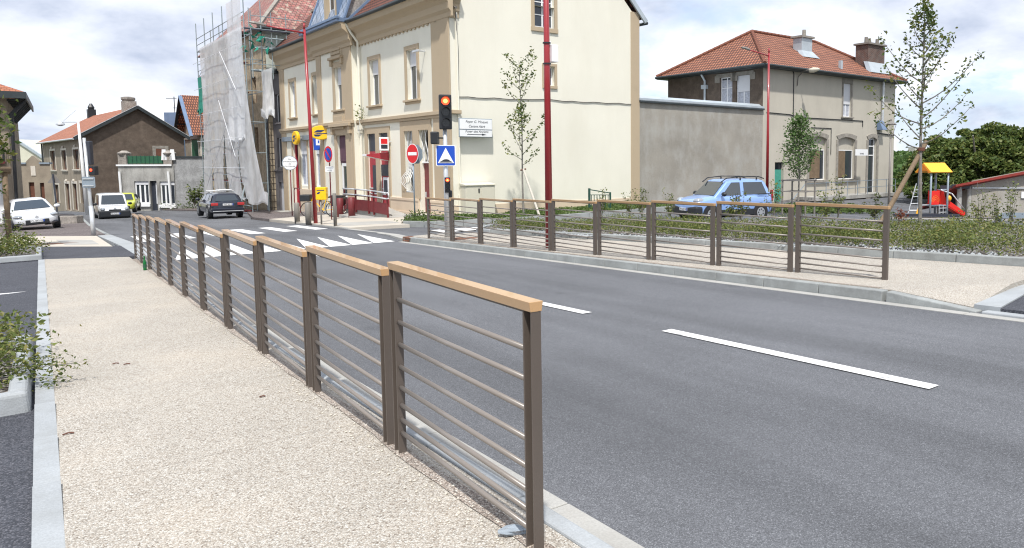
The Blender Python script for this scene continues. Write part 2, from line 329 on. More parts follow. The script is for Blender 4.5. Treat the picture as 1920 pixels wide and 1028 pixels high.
m_, n_, l_, p_ = newmat('green_bottle_glass'); p_.inputs['Base Color'].default_value = (.01, .20, .045, 1); p_.inputs['Roughness'].default_value = .08; p_.inputs['Transmission Weight'].default_value = .35; MT['bottle'] = m_
m_, n_, l_, p_ = newmat('crumpled_plastic'); p_.inputs['Base Color'].default_value = (.38, .44, .50, 1); p_.inputs['Roughness'].default_value = .2; p_.inputs['Transmission Weight'].default_value = .3; MT['plastic'] = m_
MT['lens_dark'] = M('unlit_signal_lens', (.02, .022, .025), .25, .05, 5, .02, 40, spec=.8)
MT['lens_red'] = emis('lit_red_signal', (1.0, .06, .02), 2.2); MT['lens_amber'] = emis('lit_signal_core', (1.0, .42, .08), 3.0)
def carpaint(name, col, rough=.28):
    m, n, l, p = newmat(name); p.inputs['Base Color'].default_value = (*col, 1); p.inputs['Roughness'].default_value = rough; p.inputs['Coat Weight'].default_value = .9; p.inputs['Coat Roughness'].default_value = .05; p.inputs['Metallic'].default_value = .15; return m
MT['car_blue'] = carpaint('light_blue_car_paint', (.25, .40, .74)); MT['car_white'] = carpaint('white_car_paint', (.72, .74, .77)); MT['car_navy'] = carpaint('navy_car_paint', (.010, .014, .028)); MT['car_yellow'] = carpaint('yellow_green_car_paint', (.55, .60, .05))
MT['headlamp'] = M('headlamp_lens', (.36, .39, .42), .12, .25, 18, .1, 60, metal=.4, coat=1); MT['taillamp'] = M('tail_lamp_red', (.42, .01, .015), .2, .2, 18, .05, 60, coat=1)
# scaffold net: half transparent woven fabric
m_, n_, l_, p_ = newmat('white_scaffold_netting'); t_ = n_.new('ShaderNodeTexCoord')
p_.inputs['Base Color'].default_value = (.95, .96, .98, 1); p_.inputs['Roughness'].default_value = .85
a_ = rp(n_, l_, nz(n_, l_, t_.outputs['Object'], .9, 6, .6), [(.35, g3(.62)), (.62, g3(.92))]); l_.new(a_, p_.inputs['Alpha'])
tb = n_.new('ShaderNodeBsdfTranslucent'); tb.inputs[0].default_value = (.9, .92, .95, 1); ms = n_.new('ShaderNodeMixShader'); ms.inputs[0].default_value = .5
tt = n_.new('ShaderNodeBsdfTransparent'); m2 = n_.new('ShaderNodeMixShader'); l_.new(a_, m2.inputs[0]); l_.new(tt.outputs[0], m2.inputs[1]); l_.new(tb.outputs[0], m2.inputs[2])
l_.new(p_.outputs[0], ms.inputs[1]); l_.new(m2.outputs[0], ms.inputs[2]); l_.new(ms.outputs[0], n_['Material Output'].inputs[0]); MT['net'] = m_
LF = {'tree': leafmat('maple_leaves', [(.05, .09, .02), (.09, .14, .03), (.16, .19, .05), (.20, .20, .04)]),
      'dark': leafmat('dark_foliage', [(.05, .085, .025), (.09, .14, .035), (.14, .19, .05), (.21, .22, .06)], tr=.35),
      'shrub': leafmat('low_shrub_leaves', [(.06, .085, .022), (.11, .15, .035), (.17, .20, .05), (.24, .22, .07)], tr=.3),
      'grass': leafmat('grass_blades', [(.06, .10, .025), (.10, .16, .04), (.16, .21, .06)]),
      'red': leafmat('reddish_leaves', [(.18, .04, .02), (.22, .08, .04)]),
      'birch': leafmat('pale_green_leaves', [(.06, .12, .03), (.10, .18, .05), (.17, .24, .085)])}
def text_mesh(s, size, name, mat, M4, parent=None, extrude=.002, shear=0, align='CENTER'):
    cu = bpy.data.curves.new(name, 'FONT'); cu.body = s; cu.size = size; cu.align_x = align; cu.align_y = 'CENTER'; cu.extrude = extrude; cu.shear = shear
    o = bpy.data.objects.new(name, cu); COL.objects.link(o); bpy.context.view_layer.update()
    me = bpy.data.meshes.new_from_object(o.evaluated_get(bpy.context.evaluated_depsgraph_get())); bpy.data.objects.remove(o); me.transform(M4)
    me.materials.clear(); me.materials.append(mat); q = bpy.data.objects.new(name, me); COL.objects.link(q)
    if parent: q.parent = parent
    return q
FACE_NY = Matrix.Rotation(math.radians(90), 4, 'X')        # text in the XZ plane reading from -Y
FACE_NX = Matrix.Rotation(math.radians(-90), 4, 'Z') @ FACE_NY   # reading from -X
# ------------------------------------------------------------------ ground and paving
def sheet(name, poly, dz, mat, thick=.25, fn=None):
    mb = MB(); top = [Vector((x, y, gz(x, y) + (fn(x, y) if fn else dz))) for x, y in poly]
    mb.prism([p - Vector((0, 0, thick)) for p in top], (0, 0, thick)); return struct(mb, name, mat)
def grid(name, xs, ys, fn, mat):
    mb = MB(); nx, ny = len(xs), len(ys)
    mb.v = [(x, y, fn(x, y)) for y in ys for x in xs]
    mb.f = [(j*nx+i, j*nx+i+1, (j+1)*nx+i+1, (j+1)*nx+i) for j in range(ny-1) for i in range(nx-1)]
    return struct(mb, name, mat, smooth=True)
def hillz(x, y):
    z = gz(x, y) - 1.9
    r = math.hypot(x, y)
    if r > 160: z += (r-160)*.012
    return z
grid('ground', [i*25 for i in range(-40, 41)], [i*25 for i in range(-12, 61)], hillz, MT['hill'])
def lotdz(x, y): return -.12 - .012*max(0, x-9) - .7*min(1, max(0, (x-22)/13))*min(1, max(0, (31-y)/10))
grid('parking_lot_surface', [8.5+.9*i for i in range(62)], [-25+1*i for i in range(60)], lambda x, y: gz(x, y)+lotdz(x, y)-.006, MT['asphalt'])
def roaddz(y):
    if y < 21.2: return -.13
    if y < 24.6: return -.13+.09*(y-21.2)/3.4
    if y < 34.5: return -.04
    if y < 37.5: return -.04-.09*(y-34.5)/3
    return -.13
rd = MB()
rd.add([(x, y, gz(x, y)-.13) for x, y in [(1.5,-30),(8.62,-30),(8.62,23),(8.95,45),(11.2,56.5),(10.5,67),(8,87),(8,100),(-2,100),(1.2,75),(1.5,50),(1.3,35),(1.5,20)]], [tuple(range(13))])
struct(rd, 'road', MT['asphalt'])
tb_ = MB(); ys = [21.2, 24.6, 34.5, 37.5]
for i in range(3):
    y0, y1 = ys[i], ys[i+1]; tb_.quad(*[(x, y, gz(x, y)+roaddz(y)+.003) for x, y in ((1.75, y0), (8.6, y0), (8.6, y1), (1.75, y1))])
struct(tb_, 'raised_crossing', MT['asphalt'])
sheet('left_parking_asphalt', [(-16,-12),(-.12,-12),(-.12,23.4),(-16,23.4)], -.03, MT['asphalt_dark'])
edge = MB()
for k in range(40):
    y0 = -9 + k; edge.box((-.12, y0+.006, gz(0, y0+.5)-.25), (0, y0+.994, gz(0, y0+.5)+.006)) if y0 < 23 else None
struct(edge, 'pavement_edging', MT['kerb_pale'])
sheet('pavement', [(0,-12),(1.40,-12),(1.50,3),(1.62,21.0),(1.62,21.9),(.05,23.35),(0,23.35)], 0, MT['gravel'])
# strip of stained aggregate under the railing, then the kerb and the gutter
sheet('stained_pavement_strip', [(1.40,-12),(1.705,-12),(1.705,10),(1.73,21.2),(1.62,21.0),(1.50,3)], -.002, MT['gravel'])
def smear(y0, y1, xa, xb, fn=None):
    mb = MB(); n = 60; L = []; R = []
    for i in range(n+1):
        y = y0+(y1-y0)*i/n; xc = xa+(xb-xa)*i/n; L.append((xc-.03-.03*random.random(), y)); R.append((xc+.02+.04*random.random(), y))
    for i in range(n):
        mb.quad(*[(x, y, gz(x, y)+.004) for x, y in (L[i], R[i], R[i+1], L[i+1])])
    struct(mb, 'worn_aggregate', MT['gravel_brown'])
smear(.5, 21, 1.56, 1.66)
jm = MB()
for yj in (4.9, 9.2, 13.6, 18.0):
    pts = [(x*.14, yj+.012*math.sin(x*1.7)+.004*math.sin(x*5.1)) for x in range(0, 11)]
    for (a, b), (c, d) in zip(pts[:-1], pts[1:]): jm.quad((a, b, gz(a, b)+.005), (c, d, gz(c, d)+.005), (c, d+.003, gz(c, d)+.005), (a, b+.003, gz(a, b)+.005))
struct(jm, 'paving_joint', MT['gravel_brown'])
def kerbline(pts, wdt, top, bot, mat, name='kerb', seg=1.0, gap=.010, side=1, bevel=.012):
    mb = MB()
    for (a, b) in zip(pts[:-1], pts[1:]):
        a = Vector((*a, 0)); b = Vector((*b, 0)); L = (b-a).length; n = max(1, round(L/seg)); d = (b-a)/L; nrm = Vector((-d.y, d.x, 0))*side
        for i in range(n):
            p = a + d*(L*i/n+gap/2); q = a + d*(L*(i+1)/n-gap/2); vs = []
            for P in (p, q):
                t = top(P.x, P.y) if callable(top) else top
                for (o, zz_) in ((0, bot), (wdt, bot), (wdt, t), (0.02, t)): vs.append((P.x+nrm.x*o, P.y+nrm.y*o, gz(P.x, P.y)+zz_))
            mb.add(vs, [(0,1,2,3),(7,6,5,4),(0,4,5,1),(1,5,6,2),(2,6,7,3),(3,7,4,0)])
    return struct(mb, name, mat, bevel=bevel)
kerbline([(1.825,-6),(1.825,21.4)], .115, .006, -.3, MT['kerb_pale'], side=1)
kerbline([(2.06,-6),(2.06,21.4)], .225, -.112, -.3, MT['gutter'], name='gutter', seg=1.5, bevel=.006)
sheet('flared_kerb', [(1.70,21.5),(2.05,21.3),(2.2,23),(2.25,26.5),(2.02,34.5),(1.62,34.4),(1.80,26.8),(1.80,22.1)], .0, MT['kerb_pale'])
sheet('asphalt_crossing_strip', [(.05,23.38),(1.80,21.95),(1.80,26.75),(-1.08,30.9),(-9,42),(-9,23.42),(-.12,23.42)], -.006, MT['asphalt_dark'])
sheet('pale_crossing_pavement', [(1.60,26.85),(1.58,34.3),(-1.3,39.4),(-9,53),(-9,42.2),(-1.08,31.1)], -.004, MT['paving'])
sheet('tactile_slab', [(.55,29.4),(1.35,28.5),(1.30,31.4),(.35,33.2)], .003, MT['gutter'])
sheet('rust_stain', [(-.9,31.6),(-.1,30.4),(.9,30.2),(.35,31.0)], .006, MT['rust'], thick=.01)
sheet('old_pink_pavement', [(1.58,34.35),(1.95,35),(1.85,47),(2.1,61),(2.1,75),(-3,98),(-40,98),(-40,40),(-9,53.1),(-1.3,39.45)], -.02, MT['pink_asphalt'])
kerbline([(2.05,35.2),(1.98,47),(2.2,61),(2.2,75)], .15, -.012, -.3, MT['kerb'], seg=1.0)
# right hand island
def ktop(x, y): return .0 if y > 5.3 else max(-.112, -.112*(5.3-y)/1.15)
kerbline([(8.14,21.0),(8.13,5.35)], .16, .0, -.3, MT['kerb'], side=1)
kerbline([(8.13,5.3),(8.13,4.15)], .16, ktop, -.3, MT['kerb'], side=1, seg=1.2)
kerbline([(8.13,4.1),(8.13,-8)], .16, -.104, -.3, MT['kerb_pale'], side=1)
kerbline([(7.95,21.0),(7.95,-8)], .17, -.122, -.3, MT['gutter'], name='gutter', side=1, seg=1.5, bevel=.004)
sheet('island_pavement', [(8.29,20.75),(8.29,5.3),(8.29,4.25),(9.6,4.45),(11.3,4.6),(11.25,5),(11.05,9.3),(10.55,15.7),(10.05,20.3),(9.3,21.2),(8.5,21.15)], 0, MT['gravel'],
      fn=lambda x, y: min(0, -.09*max(0, 5.3-y)*max(0, 1-(x-8.29)/1.2)))
smear(5.5, 20.5, 8.34, 8.34)
sheet('island_edge_strip', [(8.29,3.95),(9.65,4.22),(11.3,4.4),(11.3,4.6),(9.6,4.45),(8.29,4.25)], -.06, MT['kerb_pale'])
sheet('asphalt_entrance', [(8.29,3.95),(8.29,-9),(12,-9),(11.3,4.4),(9.65,4.22)], -.075, MT['asphalt_dark'])
sheet('side_street_threshold', [(8.13,21.1),(8.5,21.2),(8.75,23),(8.85,28),(8.6,28.1),(8.5,23.2)], -.045, MT['gutter'])
# planted bed on the right
bedp = [(10.15,19.6),(10.62,15.7),(11.05,9.3),(11.25,5),(11.45,0),(11.6,-6)]
kerbline(bedp[::-1], .17, .125, -.3, MT['kerb'], side=-1, seg=1.1)
kerbline([(10.15,19.65),(10.2,20.6),(10.9,21.6),(11.8,22.2)], .17, .115, -.3, MT['kerb_pale'], side=-1, seg=.5)
def bedz(x, y): return gz(x, y)+.07-.018*max(0, x-12)
bed_poly = [(10.3,19.6),(10.35,20.5),(11,21.4),(11.9,22.0),(15.5,20.7),(16.8,18),(18.3,14.8),(19,11.8),(19.1,8.9),(20.5,5),(22,-6),(11.75,-6),(11.6,0),(11.4,5),(11.2,9.3),(10.77,15.7)]
mbb = MB(); mbb.prism([Vector((x, y, bedz(x, y)-.6)) for x, y in bed_poly], (0, 0, .6)); struct(mbb, 'planting_bed', MT['soil'])
# verge in front of the cream gable
sheet('verge', [(11.6,29.9),(11.05,28.5),(11.5,26.6),(15.5,25.1),(24.5,25.6),(24.5,30.32),(13.8,29.9)], .03, MT['grass_base'])
kerbline([(11.02,28.5),(11.45,26.5),(15.5,24.95),(24.5,25.45)], .15, .07, -.3, MT['kerb'], side=1)
# far right pavement in front of the post office
sheet('far_pavement_aggregate', [(8.88,28.05),(10.95,27.6),(11.0,28.6),(11.6,30.0),(13.82,29.95),(13.3,43),(9.0,41),(8.95,37)], -.02, MT['paving'])
sheet('far_old_pavement', [(9.0,41.02),(13.3,43.02),(12.0,75),(13.2,90),(30,96),(30,100),(7.5,100),(7.5,87),(10.1,67),(11.0,56.5),(9.05,45)], -.022, MT['pink_asphalt'])
kerbline([(8.95,37),(9.05,45),(11.0,56.5),(10.1,67),(7.5,87)], .18, -.03, -.3, MT['oldkerb'], side=-1)
kerbline([(8.8,28.1),(8.95,36.9)], .18, -.026, -.3, MT['gutter'], side=-1)
sheet('tactile_slab', [(9.15,29.4),(11.1,29.0),(11.4,31.3),(9.3,32.4)], -.012, MT['gutter'])
mn = MB(); mn.prism([(8.0+.2, 20.95, gz(8.1, 21)-.11), (8.2, 20.6, gz(8.1, 20.6)-.11), (8.34, 20.6, gz(8.1, 20.6)+.003), (8.34, 20.95, gz(8.1, 21)+.003)], (-.09, 0, 0))
for k in range(4): mn.box((8.118, 20.56+k*.14, gz(8, 21)-.12), (8.134, 20.585+k*.14, gz(8, 21)+.0))
mn.box((8.13, 20.53, gz(8, 21)-.02), (8.40, 21.03, gz(8, 21)+.012))
tag(mn.build('storm_drain', MT['rust']), 'rusty iron storm drain inlet at the pointed end of the far kerb', 'storm drain')
mh = at(872, 447.5, 0); mm = MB(); mm.lathe([(.36, -.02), (.36, .008), (.33, .012), (.0001, .012)], 24); tag(mm.build('manhole_cover', MT['rust']), 'rusty round manhole cover in the gravel paving behind the far railings', 'manhole cover').location = mh
# low kerb and gravel strip of the playground, lower street on the right
def lowg(x, y): return gz(x, y)+lotdz(x, y)
# ------------------------------------------------------------------ road markings
def mark(name, poly, dzf=roaddz, lift=.009, mat='paint'):
    mb = MB()
    if len(poly) == 4:                                  # split along the road so that it follows the hump
        (a, b, c, d) = [Vector((*p, 0)) for p in poly]; n = 8
        for i in range(n):
            q = [a.lerp(d, i/n), b.lerp(c, i/n), b.lerp(c, (i+1)/n), a.lerp(d, (i+1)/n)]
            mb.quad(*[(p.x, p.y, gz(p.x, p.y)+dzf(p.y)+lift) for p in q])
    else:
        mb.add([(x, y, gz(x, y)+dzf(y)+lift) for x, y in poly], [tuple(range(len(poly)))])
    return struct(mb, name, MT[mat])
for k in range(-1, 5):
    y0 = 2.95+4.57*k; mark('lane_dash', [(5.13, y0), (5.27, y0), (5.27, y0+3.08), (5.13, y0+3.08)])
for k in range(6):
    x0 = 7.80-1.06*k; mark('zebra_bar', [(x0, 28.6), (x0+.46, 28.6), (x0+.46, 32.75), (x0, 32.75)])
for k in range(9):
    xr = 7.97-.61*k; mark('ramp_triangle', [(xr-.6, 21.22), (xr, 21.22), (xr-.03, 24.45)])
pk = MB(); pk.box((-2.6, 16.0, gz(-1, 16)-.03), (-.14, 16.11, gz(-1, 16)-.022)); struct(pk, 'parking_line', MT['paint'])
mark('side_street_line', [(10.3, 23.3), (10.5, 24.9), (14, 24.4), (14, 22.9)], dzf=lambda y: -.135)
# ------------------------------------------------------------------ left planters
def planter(x0, x1, y0, y1, name):
    mb = MB(); h = .155; wd = .15
    for a, b, c, d in ((x0, x1, y0, y0+wd), (x1-wd, x1, y0+wd+.008, y1-wd-.008), (x0, x1, y1-wd, y1)):
        vs = []
        for (x, y, e) in ((a, c, 0), (b, c, 0), (b, d, 0), (a, d, 0)): vs.append((x, y, gz(x, y)-.2))
        for (x, y) in ((a, c), (b, c), (b, d), (a, d)):
            xx = x-.03 if x == x1 else x; yy = y+.03 if y == y0 else y; vs.append((xx, yy, gz(x, y)+h-.03))
        mb.add(vs, [(0,3,2,1),(4,5,6,7),(0,1,5,4),(1,2,6,5),(2,3,7,6),(3,0,4,7)])
    struct(mb, 'planter_kerb', MT['kerb_pale'], bevel=.035, seg=3)
    sheet('planter_soil', [(x0, y0+wd), (x1-wd, y0+wd), (x1-wd, y1-wd), (x0, y1-wd)], .06, MT['soil'])
planter(-6, -.125, 7.0, 10.0, 'near'); planter(-8, -.02, 23.45, 27.5, 'far')
# ------------------------------------------------------------------ guard rails
PN = [(1.419,3.823,-1.513),(1.425,5.373,-1.563),(1.432,6.922,-1.615),(1.441,8.472,-1.668),(1.451,10.021,-1.723),(1.464,11.571,-1.779),(1.478,13.12,-1.837),(1.493,14.67,-1.896),(1.511,16.219,-1.957),(1.53,17.768,-2.02),(1.55,19.318,-2.084)]
PF = [(7.582,17.918,-1.872),(7.588,16.507,-1.83),(7.61,15.095,-1.788),(7.646,13.684,-1.747),(7.698,12.274,-1.707),(7.764,10.864,-1.668),(7.846,9.454,-1.629),(7.942,8.046,-1.591),(8.053,6.639,-1.554)]
RODZ = [.809, .691, .574, .456, .346, .252, .174, .103]
def railing(L, label, group, side=-1):
    r = thing('guardrail_panel', label, 'guardrail', group=group)
    H = 1.1; pw, pd = .072, .046
    for x0 in (0, L-pw):
        mb = MB(); e = .009; yo, yi = side*pd/2, -side*pd/2; P_ = [(x0, yo), (x0+e, yo), (x0+e, yi+side*e), (x0+pw-e, yi+side*e), (x0+pw-e, yo), (x0+pw, yo), (x0+pw, yi), (x0, yi)]
        mb.prism([(x, y, -.18) for x, y in P_], (0, 0, H-.042+.18)); mb.build('post', MT['brownpost'], r, bevel=.0015)
    mb = MB(); a = [(-.002, -.026, H-.042), (-.002, .026, H-.042), (-.002, .033, H), (-.002, -.033, H)]
    mb.prism(a, (L+.004, 0, 0)); mb.build('handrail', MT['rail'], r, bevel=.002)
    mb = MB(); mb.box((pw+.001, -.018, H-.052), (L-pw-.001, .018, H-.0425)); mb.build('top_bar', MT['brownpost'], r)
    for q in RODZ:
        mb = MB(); mb.cyl((pw-.006, 0, q*H), (L-pw+.006, 0, q*H), .0125, n=10); mb.build('rod', MT['rod'], r, smooth=True)
    return r
ORD = ['first', 'second', 'third', 'fourth', 'fifth', 'sixth', 'seventh', 'eighth', 'ninth', 'tenth', 'eleventh']
def fence(P, L, lab, group):
    proto = None
    for i, (x, y, z) in enumerate(P):
        label = lab(i)
        if proto is None: o = proto = railing(L, label, group, -1 if P is PN else 1)
        else: o = copy_tree(proto); o['label'] = label
        if i == 0: d = Vector(P[0])-Vector(P[1])
        else: d = Vector(P[i-1])-Vector(P[i])
        if P is PF: d = Vector(P[min(i+1, 8)])-Vector(P[min(i+1, 8)-1])
        o.location = (x*1.1, y*1.1, z*1.1+HC); o.rotation_euler = (0, 0, math.atan2(d.y, d.x))
fence(PN, 1.5925, lambda i: f'{ORD[i]} taupe guardrail panel from the camera along the near pavement' if i else 'nearest and largest taupe guardrail panel, its bronze end cap facing the camera', 'guardrail panels along the near pavement')
fence(PF, 1.4884, lambda i: f'{ORD[i]} guardrail panel from the traffic light end of the far island row', 'guardrail panels along the far island')
# ------------------------------------------------------------------ red street lamps
def red_lamp(x, y, z, label, H=8.0, arm=(-1, 0), armL=1.5, lean=0):
    r = thing('street_lamp', label, 'street lamp', (x, y, z), group='dark red street lamps')
    a = Vector((arm[0], arm[1], 0)).normalized()
    mb = MB(); mb.cyl((0, 0, -.1), (0, 0, H), .085, .05, 14); mb.build('pole', MT['red'], r, smooth=True)
    mb = MB(); mb.cyl((0, 0, H), (0, 0, H+.25), .045, .04, 12); mb.build('pole_tip', MT['red'], r, smooth=True)
    mb = MB(); mb.cyl(Vector((0, 0, H-.15)), a*armL+Vector((0, 0, H+.03)), .04, .03, 10); mb.build('arm', MT['red'], r, smooth=True)
    mb = MB(); p = a*(armL-.05)+Vector((0, 0, H+.03)); q = a*(armL+.62)+Vector((0, 0, H+.12)); s = Vector((-a.y, a.x, 0))
    prof = [(0, .05, .05), (.15, .11, .07), (.45, .13, .06), (.62, .06, .03)]
    vs = []
    for (t, wd, hh) in prof:
        c = p.lerp(q, t/.67); vs += [c-s*wd-Vector((0,0,.02)), c+s*wd-Vector((0,0,.02)), c+s*wd*.6+Vector((0,0,hh)), c-s*wd*.6+Vector((0,0,hh))]
    fs = [(0,1,2,3), (12,15,14,13)]
    for k in range(3):
        for j in range(4): fs.append((k*4+j, k*4+(j+1) % 4, (k+1)*4+(j+1) % 4, (k+1)*4+j))
    mb.add(vs, fs); mb.build('lamp_head', MT['lamp_grey'], r, bevel=.01)
    if lean: r.rotation_euler[1] = lean
    return r
p = at(592, 418); red_lamp(p.x, p.y, p.z, 'red street lamp by the bollards and yellow letter box, arm over the scaffold side', lean=math.radians(-1.0))
p = at(1030, 465); L2 = red_lamp(p.x, p.y, p.z, 'thickest red street lamp pole behind the far railings, cut off by the top edge', arm=(-1, .0))
mb = MB(); mb.box((.06, -.12, 4.05), (.22, .12, 4.42)); mb.box((.05, -.03, 3.98), (.09, .03, 4.5)); mb.build('control_box', MT['signwhite'], L2, bevel=.01)
mb = MB(); mb.lathe([(.088, 4.0), (.088, 4.03)], 14); mb.lathe([(.086, 4.44), (.086, 4.47)], 14); mb.build('strap', MT['black'], L2)
p = hitd(1438, 385, 40); red_lamp(p.x, p.y, p.z, 'thin red street lamp against the grey house behind the blue car', H=7.95)
# ------------------------------------------------------------------ traffic signal
def signal_head(r, c, yaw, n=3, s=1.0, lit=0, name='signal_head', lensr=.095, back=False):
    R = Matrix.Translation(c) @ Matrix.Rotation(yaw, 4, 'Z')
    h = .30*n*s; wd = .17*s; mb = MB()
    mb.box((-wd, -.02*s, -h/2-.03*s), (wd, .15*s, h/2+.03*s)); o = mb.build(name, MT['black'], r, bevel=.03*s, seg=3); o.matrix_local = R
    for k in range(n):
        z = h/2-.15*s-.30*s*k; lm = MB(); lm.cyl((0, -.035*s, z), (0, -.018*s, z), lensr*s*1.15, n=20)
        q = lm.build('signal_lens', MT['lens_red'] if k == lit else MT['lens_dark'], r, smooth=False); q.matrix_local = R
        if k == lit:
            lm = MB(); lm.cyl((0, -.040*s, z), (0, -.036*s, z), lensr*s*.6, n=16); q = lm.build('signal_glow', MT['lens_amber'], r); q.matrix_local = R
        hm = MB()                                   # visor
        nseg = 14; vs = []
        for yy in (-.02*s, -.19*s):
            for i in range(nseg+1):
                a = math.radians(-20+220*i/nseg); vs.append((lensr*1.25*s*math.cos(a), yy*(1 if yy > -.05*s else (.55+.45*math.sin(max(0, a)) if math.sin(a) > 0 else .45)), z+lensr*1.25*s*math.sin(a)))
        hm.add(vs, [(i, i+1, nseg+2+i, nseg+1+i) for i in range(nseg)]); q = hm.build('visor', MT['black'], r); q.matrix_local = R
b = at(839, 445); tl = thing('traffic_light', 'red traffic light on a pale pole with a blue hump sign by the far railings', 'traffic light', b)
mb = MB(); mb.cyl((0, 0, -.1), (0, 0, 3.0), .075, .055, 16); mb.build('pole', MT['alu'], tl, smooth=True)
zt = atx(832, 178, b.x, b.y).z - b.z; zb = atx(832, 243, b.x, b.y).z - b.z
yaw = math.atan2(b.y, b.x) - math.pi/2 + .10
signal_head(tl, Vector((-.02, -.12, (zt+zb)/2)), yaw, 3, (zt-zb)/.96, 0)
signal_head(tl, Vector((.0, -.09, atx(833, 347, b.x, b.y).z-b.z)), yaw, 3, .44, 0, 'repeater_head')
z1 = atx(817, 259, b.x, b.y).z-b.z
mb = MB(); mb.box((-.12, -.07, -.17), (.10, .13, .17)); o = mb.build('side_signal_head', MT['black'], tl, bevel=.03); o.location = (-.25, .02, z1); o.rotation_euler = (0, 0, yaw+1.2)
mb = MB(); mb.cyl((-.25, .02, z1), (0, 0, z1), .022); mb.cyl((-.02, -.1, (zt+zb)/2+.2), (0, 0, (zt+zb)/2+.2), .025); mb.build('bracket', MT['black'], tl)
mb = MB(); mb.box((-.06, -.07, -.1), (.06, .07, .1)); o = mb.build('push_button_box', MT['black'], tl, bevel=.03); o.location = (.11, .03, atx(838, 364, b.x, b.y).z-b.z)
R = Matrix.Translation((0, 0, atx(835, 292, b.x, b.y).z-b.z)) @ Matrix.Rotation(yaw, 4, 'Z')
def plate(r, R, w_, h_, mat, name, y=-.09, th=.012, rad=.03):
    mb = MB(); mb.box((-w_/2, y, -h_/2), (w_/2, y+th, h_/2)); o = mb.build(name, MT[mat], r); o.matrix_local = R
    m = o.modifiers.new('b', 'BEVEL'); m.width = rad; m.segments = 4; m.limit_method = 'NONE'; m.affect = 'EDGES'; m.width = min(rad, th*.49); return o
def flat(r, R, poly, mat, name, y):
    mb = MB(); mb.prism([(x, y, z) for x, z in poly], (0, .003, 0)); o = mb.build(name, MT[mat], r); o.matrix_local = R; return o
sw = .53; sh = .575
def rrect(w_, h_, rad, n=4):
    P = []
    for cx_, cz_, a0 in ((w_/2-rad, h_/2-rad, 0), (-w_/2+rad, h_/2-rad, 90), (-w_/2+rad, -h_/2+rad, 180), (w_/2-rad, -h_/2+rad, 270)):
        for i in range(n+1): a = math.radians(a0+90*i/n); P.append((cx_+rad*math.cos(a), cz_+rad*math.sin(a)))
    return P
flat(tl, R, rrect(sw, sh, .04), 'signwhite', 'hump_sign', -.10); flat(tl, R, rrect(sw-.045, sh-.045, .03), 'blue', 'sign_face', -.105)
flat(tl, R, [(0, .215), (-.215, -.205), (.215, -.205)], 'signwhite', 'sign_triangle', -.110)
flat(tl, R, [(-.165, -.168), (.165, -.168), (.12, -.148), (.07, -.112), (.03, -.10), (-.03, -.10), (-.07, -.112), (-.12, -.148)], 'ink', 'hump_symbol', -.115)
flat(tl, R, [(-.175, -.188), (.175, -.188), (.175, -.179), (-.175, -.179)], 'ink', 'hump_symbol', -.115)
# ------------------------------------------------------------------ signs
def disc(r, R, rad, mat, name, y, n=28, sx=1): return flat(r, R, [(rad*sx*math.cos(2*math.pi*i/n), rad*math.sin(2*math.pi*i/n)) for i in range(n)], mat, name, y)
def signpole(px, py, topz, label, cat, mat, rr=.03, lean=0):
    b = at(px, py); r = thing('sign_post', label, cat, b); mb = MB(); mb.cyl((0, 0, -.1), (0, 0, topz), rr, n=10); mb.build('pole', MT[mat], r, smooth=True)
    return r, b
b = at(778, 413, .03); zc = atx(770, 286, b.x, b.y).z-b.z; r, b = signpole(778, 413, zc+.32, 'no entry sign on a grey post beside the dark red door', 'road sign', 'pole_grey')
r['label'] = 'red no entry disc on a grey post growing from grass by the dark red door'
dpt = (b-CAM).dot(FWD); rad = 18.5/FPX*dpt; yw = math.radians(-2)
R = Matrix.Translation((-.02, -.05, zc)) @ Matrix.Rotation(math.radians(-77), 4, 'Z')
disc(r, R, rad, 'signwhite', 'no_entry_sign', -.03); disc(r, R, rad*.93, 'signred', 'sign_face', -.035); flat(r, R, [(-rad*.72, -rad*.16), (rad*.72, -rad*.16), (rad*.72, rad*.16), (-rad*.72, rad*.16)], 'signwhite', 'white_bar', -.040)
R2 = Matrix.Translation((.10, -.03, zc-.02)) @ Matrix.Rotation(math.radians(-68), 4, 'Z')
flat(r, R2, [(rad*1.02*math.cos(math.pi/8+math.pi*i/4), rad*1.02*math.sin(math.pi/8+math.pi*i/4)) for i in range(8)], 'pole_grey', 'octagonal_sign_back', .0)
b = at(622, 411, -.02); zc = atx(617, 291, b.x, b.y).z-b.z; r, b = signpole(622, 411, zc+.3, 'blue and red no parking disc on a dark red pole right of the letter box', 'road sign', 'burg', .028)
R = Matrix.Translation((-.03, -.05, zc)) @ Matrix.Rotation(math.radians(-78), 4, 'Z'); rad = 15/FPX*(b-CAM).dot(FWD)
disc(r, R, rad*1.04, 'signwhite', 'no_parking_sign', -.03); disc(r, R, rad, 'signred', 'sign_face', -.035); disc(r, R, rad*.76, 'blue', 'blue_field', -.040)
flat(r, R, [(-rad*.60, rad*.46), (-rad*.46, rad*.60), (rad*.60, -rad*.46), (rad*.46, -rad*.60)], 'signred', 'red_diagonal', -.045)
Rp = Matrix.Translation((-.03, -.05, atx(620, 317, b.x, b.y).z-b.z)) @ Matrix.Rotation(math.radians(-25), 4, 'Z'); flat(r, Rp, rrect(.36, .26, .03), 'signwhite', 'sub_plate', -.03)
for k, wd in enumerate((.26, .30, .22)): flat(r, Rp, [(-wd/2, .07-.07*k), (wd/2, .07-.07*k), (wd/2, .085-.07*k), (-wd/2, .085-.07*k)], 'pole_grey', 'faded_lettering', -.034)
b = at(548, 404, -.02); zc = atx(546.5, 307, b.x, b.y).z-b.z; r, b = signpole(548, 404, zc, 'round white notice sign with faded lettering on a thin dark red pole', 'road sign', 'burg', .03)
R = Matrix.Translation((-.02, -.05, zc)) @ Matrix.Rotation(math.radians(-28), 4, 'Z'); rad = 13/FPX*(b-CAM).dot(FWD)
